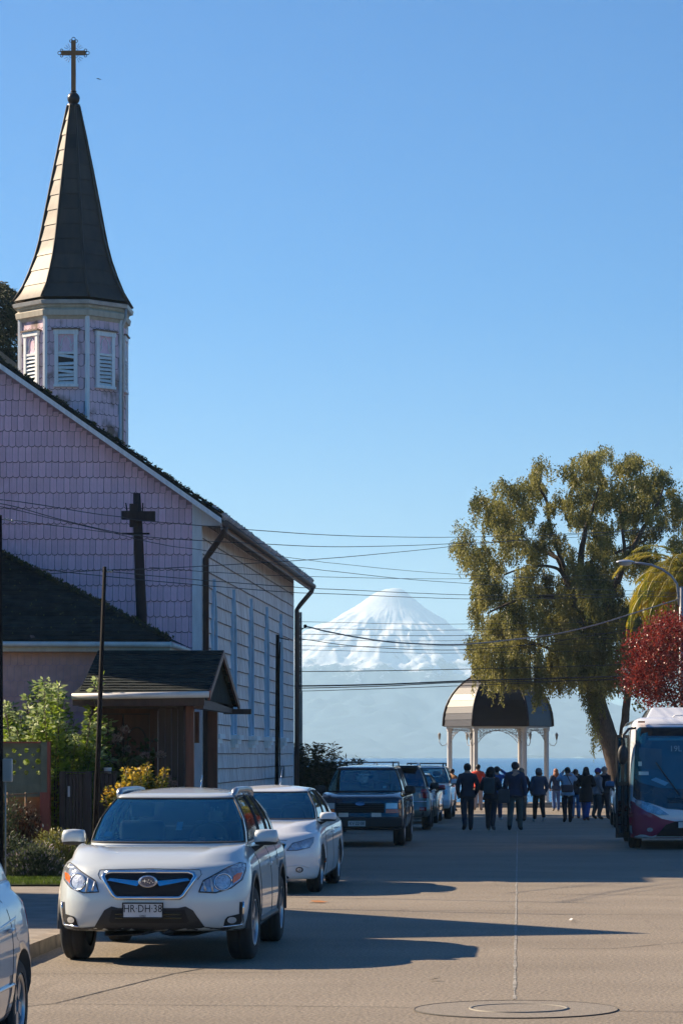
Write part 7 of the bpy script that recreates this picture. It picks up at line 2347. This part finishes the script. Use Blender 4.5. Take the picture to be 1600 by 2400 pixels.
# ---- bush with spiky shoots behind the church corner
m_spiky = leafmat('dark_spiky_leaf', (0.030, 0.040, 0.016), (0.090, 0.060, 0.025), 2.5, .6, .25)
def shoots_bush(name, lab, cat, base, n, hmin, hmax, spread, leaf, mats, lsz, asp, dens=26, lean=(0, 0), stem=m_bark, down=False, seedk=0, tipleaf=None):
    root = empty(name, base); tag(root, lab, cat)
    mb = MB(); P, T, I = [], [], []
    for k in range(n):
        a = rnd.uniform(0, 6.283); r0 = spread * math.sqrt(rnd.random())
        b0 = Vector((r0 * math.cos(a) * .75, r0 * math.sin(a) * .5, 0))
        h = rnd.uniform(hmin, hmax); tx = Vector((math.cos(a) * r0 * .5 + lean[0], math.sin(a) * r0 * .4 + lean[1], 0))
        pts = [b0 + tx * (s * s) + Vector((0, 0, h * s)) + noise.noise_vector(Vector((k * 1.7, s * 2, seedk))) * .07 * s for s in [i / 6 for i in range(7)]]
        mb.tube(pts, [.014 * (1 - i / 8) for i in range(7)], 4)
        for i in range(int(h * dens)):
            s = .12 + .88 * rnd.random() ** .75; j = min(5, int(s * 6)); p = pts[j].lerp(pts[j + 1], s * 6 - j)
            d = Vector((rnd.gauss(0, 1), rnd.gauss(0, 1), rnd.uniform(-.5, .5) if not down else rnd.uniform(-.9, .1))).normalized()
            P.append(tuple(p + d * .03)); T.append(tuple(d * 1.2 + Vector((0, 0, .15 if not down else -.2))))
            I.append(1 if (tipleaf and s > tipleaf and rnd.random() < .8) else (2 if len(mats) > 2 and rnd.random() < .06 and s < .6 else 0))
    mb.build('stem', stem, root)
    link(leaf, leaf_mesh(leaf, P, lsz, mats, asp, tip=np.array(T), mat_idx=np.array(I)), root, kind='stuff')
    return root
shoots_bush('spiky_shrub', 'dark spiky shrub growing past the far corner of the church', 'shrub', (-5.0, 74.0, gz(74) + .02), 130, .6, 1.85, .95, 'foliage', [m_spiky], .13, .24, 85, (.28, 0))
shoots_bush('spiky_shrub', 'taller back part of shrubbery touching the church drainpipe', 'shrub', (-5.65, 74.8, gz(74) + .02), 120, 1.1, 2.25, .8, 'foliage', [m_spiky], .13, .24, 85, (.2, 0))

# ---- buddleia with pale shoot tips behind the fence
m_bud = leafmat('broad_green_leaf', (0.075, 0.14, 0.018), (0.32, 0.42, 0.05), 3.5, .40, .50)
m_budt = leafmat('pale_shoot_leaf', (0.28, 0.38, 0.14), (0.48, 0.54, 0.26), 3, .55, .35)
m_yel = leafmat('yellow_leaf', (0.50, 0.36, 0.03), (0.62, 0.40, 0.05), 3, .5, .45)
qb = 46.4 / F
for (px, n, h0, h1, sp, lab) in ((50, 46, 1.5, 2.95, .62, 'tall sunlit leafy bush with pale tips rising behind the green fence panel'), (128, 46, 1.3, 3.0, .62, 'leafy bush with pale drooping tips between the green panel and the porch'), (195, 22, 1.5, 2.45, .32, 'thin shaded stems with small leaf stars beside the slim metal pole')):
    shoots_bush('tall_bush', lab, 'bush', ((px - 1215) * qb, {50: 47.3, 128: 45.95, 195: 46.6}[px], .15), n, h0, h1, sp, 'foliage', [m_bud, m_budt, m_yel], .105, .42, 105, tipleaf=.91, down=False, seedk=px)
# ---- hydrangea with faded flower heads
def hydrangea(px, y, h, sp, lab):
    root = shoots_bush('hydrangea', lab, 'shrub', ((px - 1215) / F * y, y, .15), 34, h * .6, h, sp, 'foliage', [leafmat('hydrangea_leaf', (.020, .040, .012), (.055, .085, .022), 3, .5, .3)], .12, .6, 42)
    mf = M('faded_flower', (.26, .12, .12), .8, col2=(.36, .30, .22), scale=6)
    for k in range(11):
        a = rnd.uniform(0, 6.28); r_ = sp * 1.1 * math.sqrt(rnd.random())
        c = Vector((r_ * math.cos(a), r_ * .5 * math.sin(a) - .1, h * rnd.uniform(.72, 1.08) - .25 * r_))
        P = []
        for j in range(90):
            v = Vector((rnd.gauss(0, 1), rnd.gauss(0, 1), rnd.gauss(0, 1))).normalized() * rnd.uniform(.06, .085)
            P.append(tuple(c + Vector((v.x, v.y, v.z * .7))))
        link('flower_head', leaf_mesh('flower_head', P, .035, mf, .8), root)
hydrangea(262, 46.9, 2.15, .62, 'hydrangea with faded heads in front of the brown double door, left part')
hydrangea(325, 46.7, 1.75, .50, 'lower hydrangea with faded heads before the porch side wall')
# ---- rose bush with yellow leaves by the gate
shoots_bush('rose_bush', 'sunlit bush of green and golden leaves right of the dark gate', 'bush', ((318 - 1215) / F * 44.6, 44.6, .15), 46, 1.0, 1.62, .42, 'foliage', [leafmat('rose_leaf', (.05, .085, .015), (.26, .25, .035), 7, .4, .45), m_yel], .062, .6, 150, tipleaf=.93)
# ---- flower bed at the foot of the fence
def mound(px, y, w_, h, n, lab, c1, c2, fl=None, sz=.05):
    root = empty('flowering_shrub', ((px - 1215) / F * y, y, .12)); tag(root, lab, 'shrub')
    P, T, I = [], [], []
    for k in range(n):
        th = rnd.uniform(0, 6.283); c_ = rnd.random(); rr = math.sqrt(1 - c_ * c_); q = rnd.uniform(.55, 1.05)
        lob = 1 + .22 * noise.noise(Vector((math.cos(th) * 2.5 + px, math.sin(th) * 2.5, c_ * 3)))
        P.append((w_ * q * rr * math.cos(th) * lob, w_ * .8 * q * rr * math.sin(th) * lob, h * q * c_ * lob)); T.append((math.cos(th) * .5, math.sin(th) * .5, .7))
        I.append(1 if fl and rnd.random() < .14 and q > .85 else 0)
    mb = MB()
    for k in range(12): mb.tube([(0, 0, 0), (rnd.uniform(-.6, .6) * w_, rnd.uniform(-.4, .4) * w_, h * .7)], .006, 4)
    mb.build('stem', m_bark, root)
    link('foliage', leaf_mesh('foliage', P, sz, [leafmat('bed_leaf_%d' % px, c1, c2, 5, .5, .35)] + ([fl] if fl else []), .45, tip=np.array(T), mat_idx=np.array(I)), root, kind='stuff')
    return root
m_petal = M('pale_pink_petal', (.45, .34, .38), .7)
mound(20, 41.9, .50, .62, 5200, 'shaded shrub with tiny pale flowers at the left end of the bed', (.030, .050, .025), (.075, .10, .04), m_petal)
mound(75, 41.6, .48, .50, 5200, 'grey green flowering shrub in the middle of the bed', (.035, .055, .030), (.10, .12, .06), m_petal)
mound(128, 42.6, .46, .66, 5200, 'sunlit yellow green shrub at the right end of the bed', (.10, .13, .025), (.30, .27, .08), M('cream_petal', (.5, .45, .33), .7))
mound(170, 43.4, .34, .60, 2600, 'grassy tuft of plants next to the crossover mirror', (.07, .09, .02), (.20, .19, .05))
mound(20, 44.6, .40, 1.1, 3000, 'dark reddish climber on the iron railing at the left edge', (.035, .022, .012), (.12, .05, .025))
mound(62, 44.55, .26, 1.0, 2200, 'dark red twiggy plant behind the second bar of the railing', (.030, .020, .010), (.11, .04, .02))
for k, (x, y) in enumerate(((-4.9, 0),)):
    pass
# ---- lawn strip
m_grass = leafmat('grass_blade', (0.045, 0.085, 0.012), (0.12, 0.18, 0.02), 2, .5, .4)
LAWN = MB()
LAWN.add([(-8.6, 39.7, .155), (-5.35, 39.7, .155), (-5.5, 42.2, .165), (-8.6, 41.6, .165)], [(0, 1, 2, 3)])
LAWN.build('lawn_soil', M('lawn_soil', (.05, .07, .02), .95), kind='structure')
P, T = [], []
for k in range(26000):
    x = rnd.uniform(-8.4, -5.3); y = rnd.uniform(39.62, 42.2)
    if noise.noise(Vector((x * 2, y * 2, 0))) < -.45: continue
    P.append((x, y, .155)); T.append((rnd.gauss(0, .35), rnd.gauss(0, .35), 1.3))
g = link('lawn_grass', leaf_mesh('lawn_grass', P, .055, m_grass, .14, tip=np.array(T)), None, kind='stuff')
g['label'] = 'strip of short green lawn beyond the pavement'
# small plant on the wall by the lake, and weeds in the kerb
mound(1425, 121.5, .30, .25, 700, 'small sunlit green plant on the lakeside wall left of the bus', (.10, .14, .02), (.25, .28, .05), None, .08).location.z = gz(118) + .14
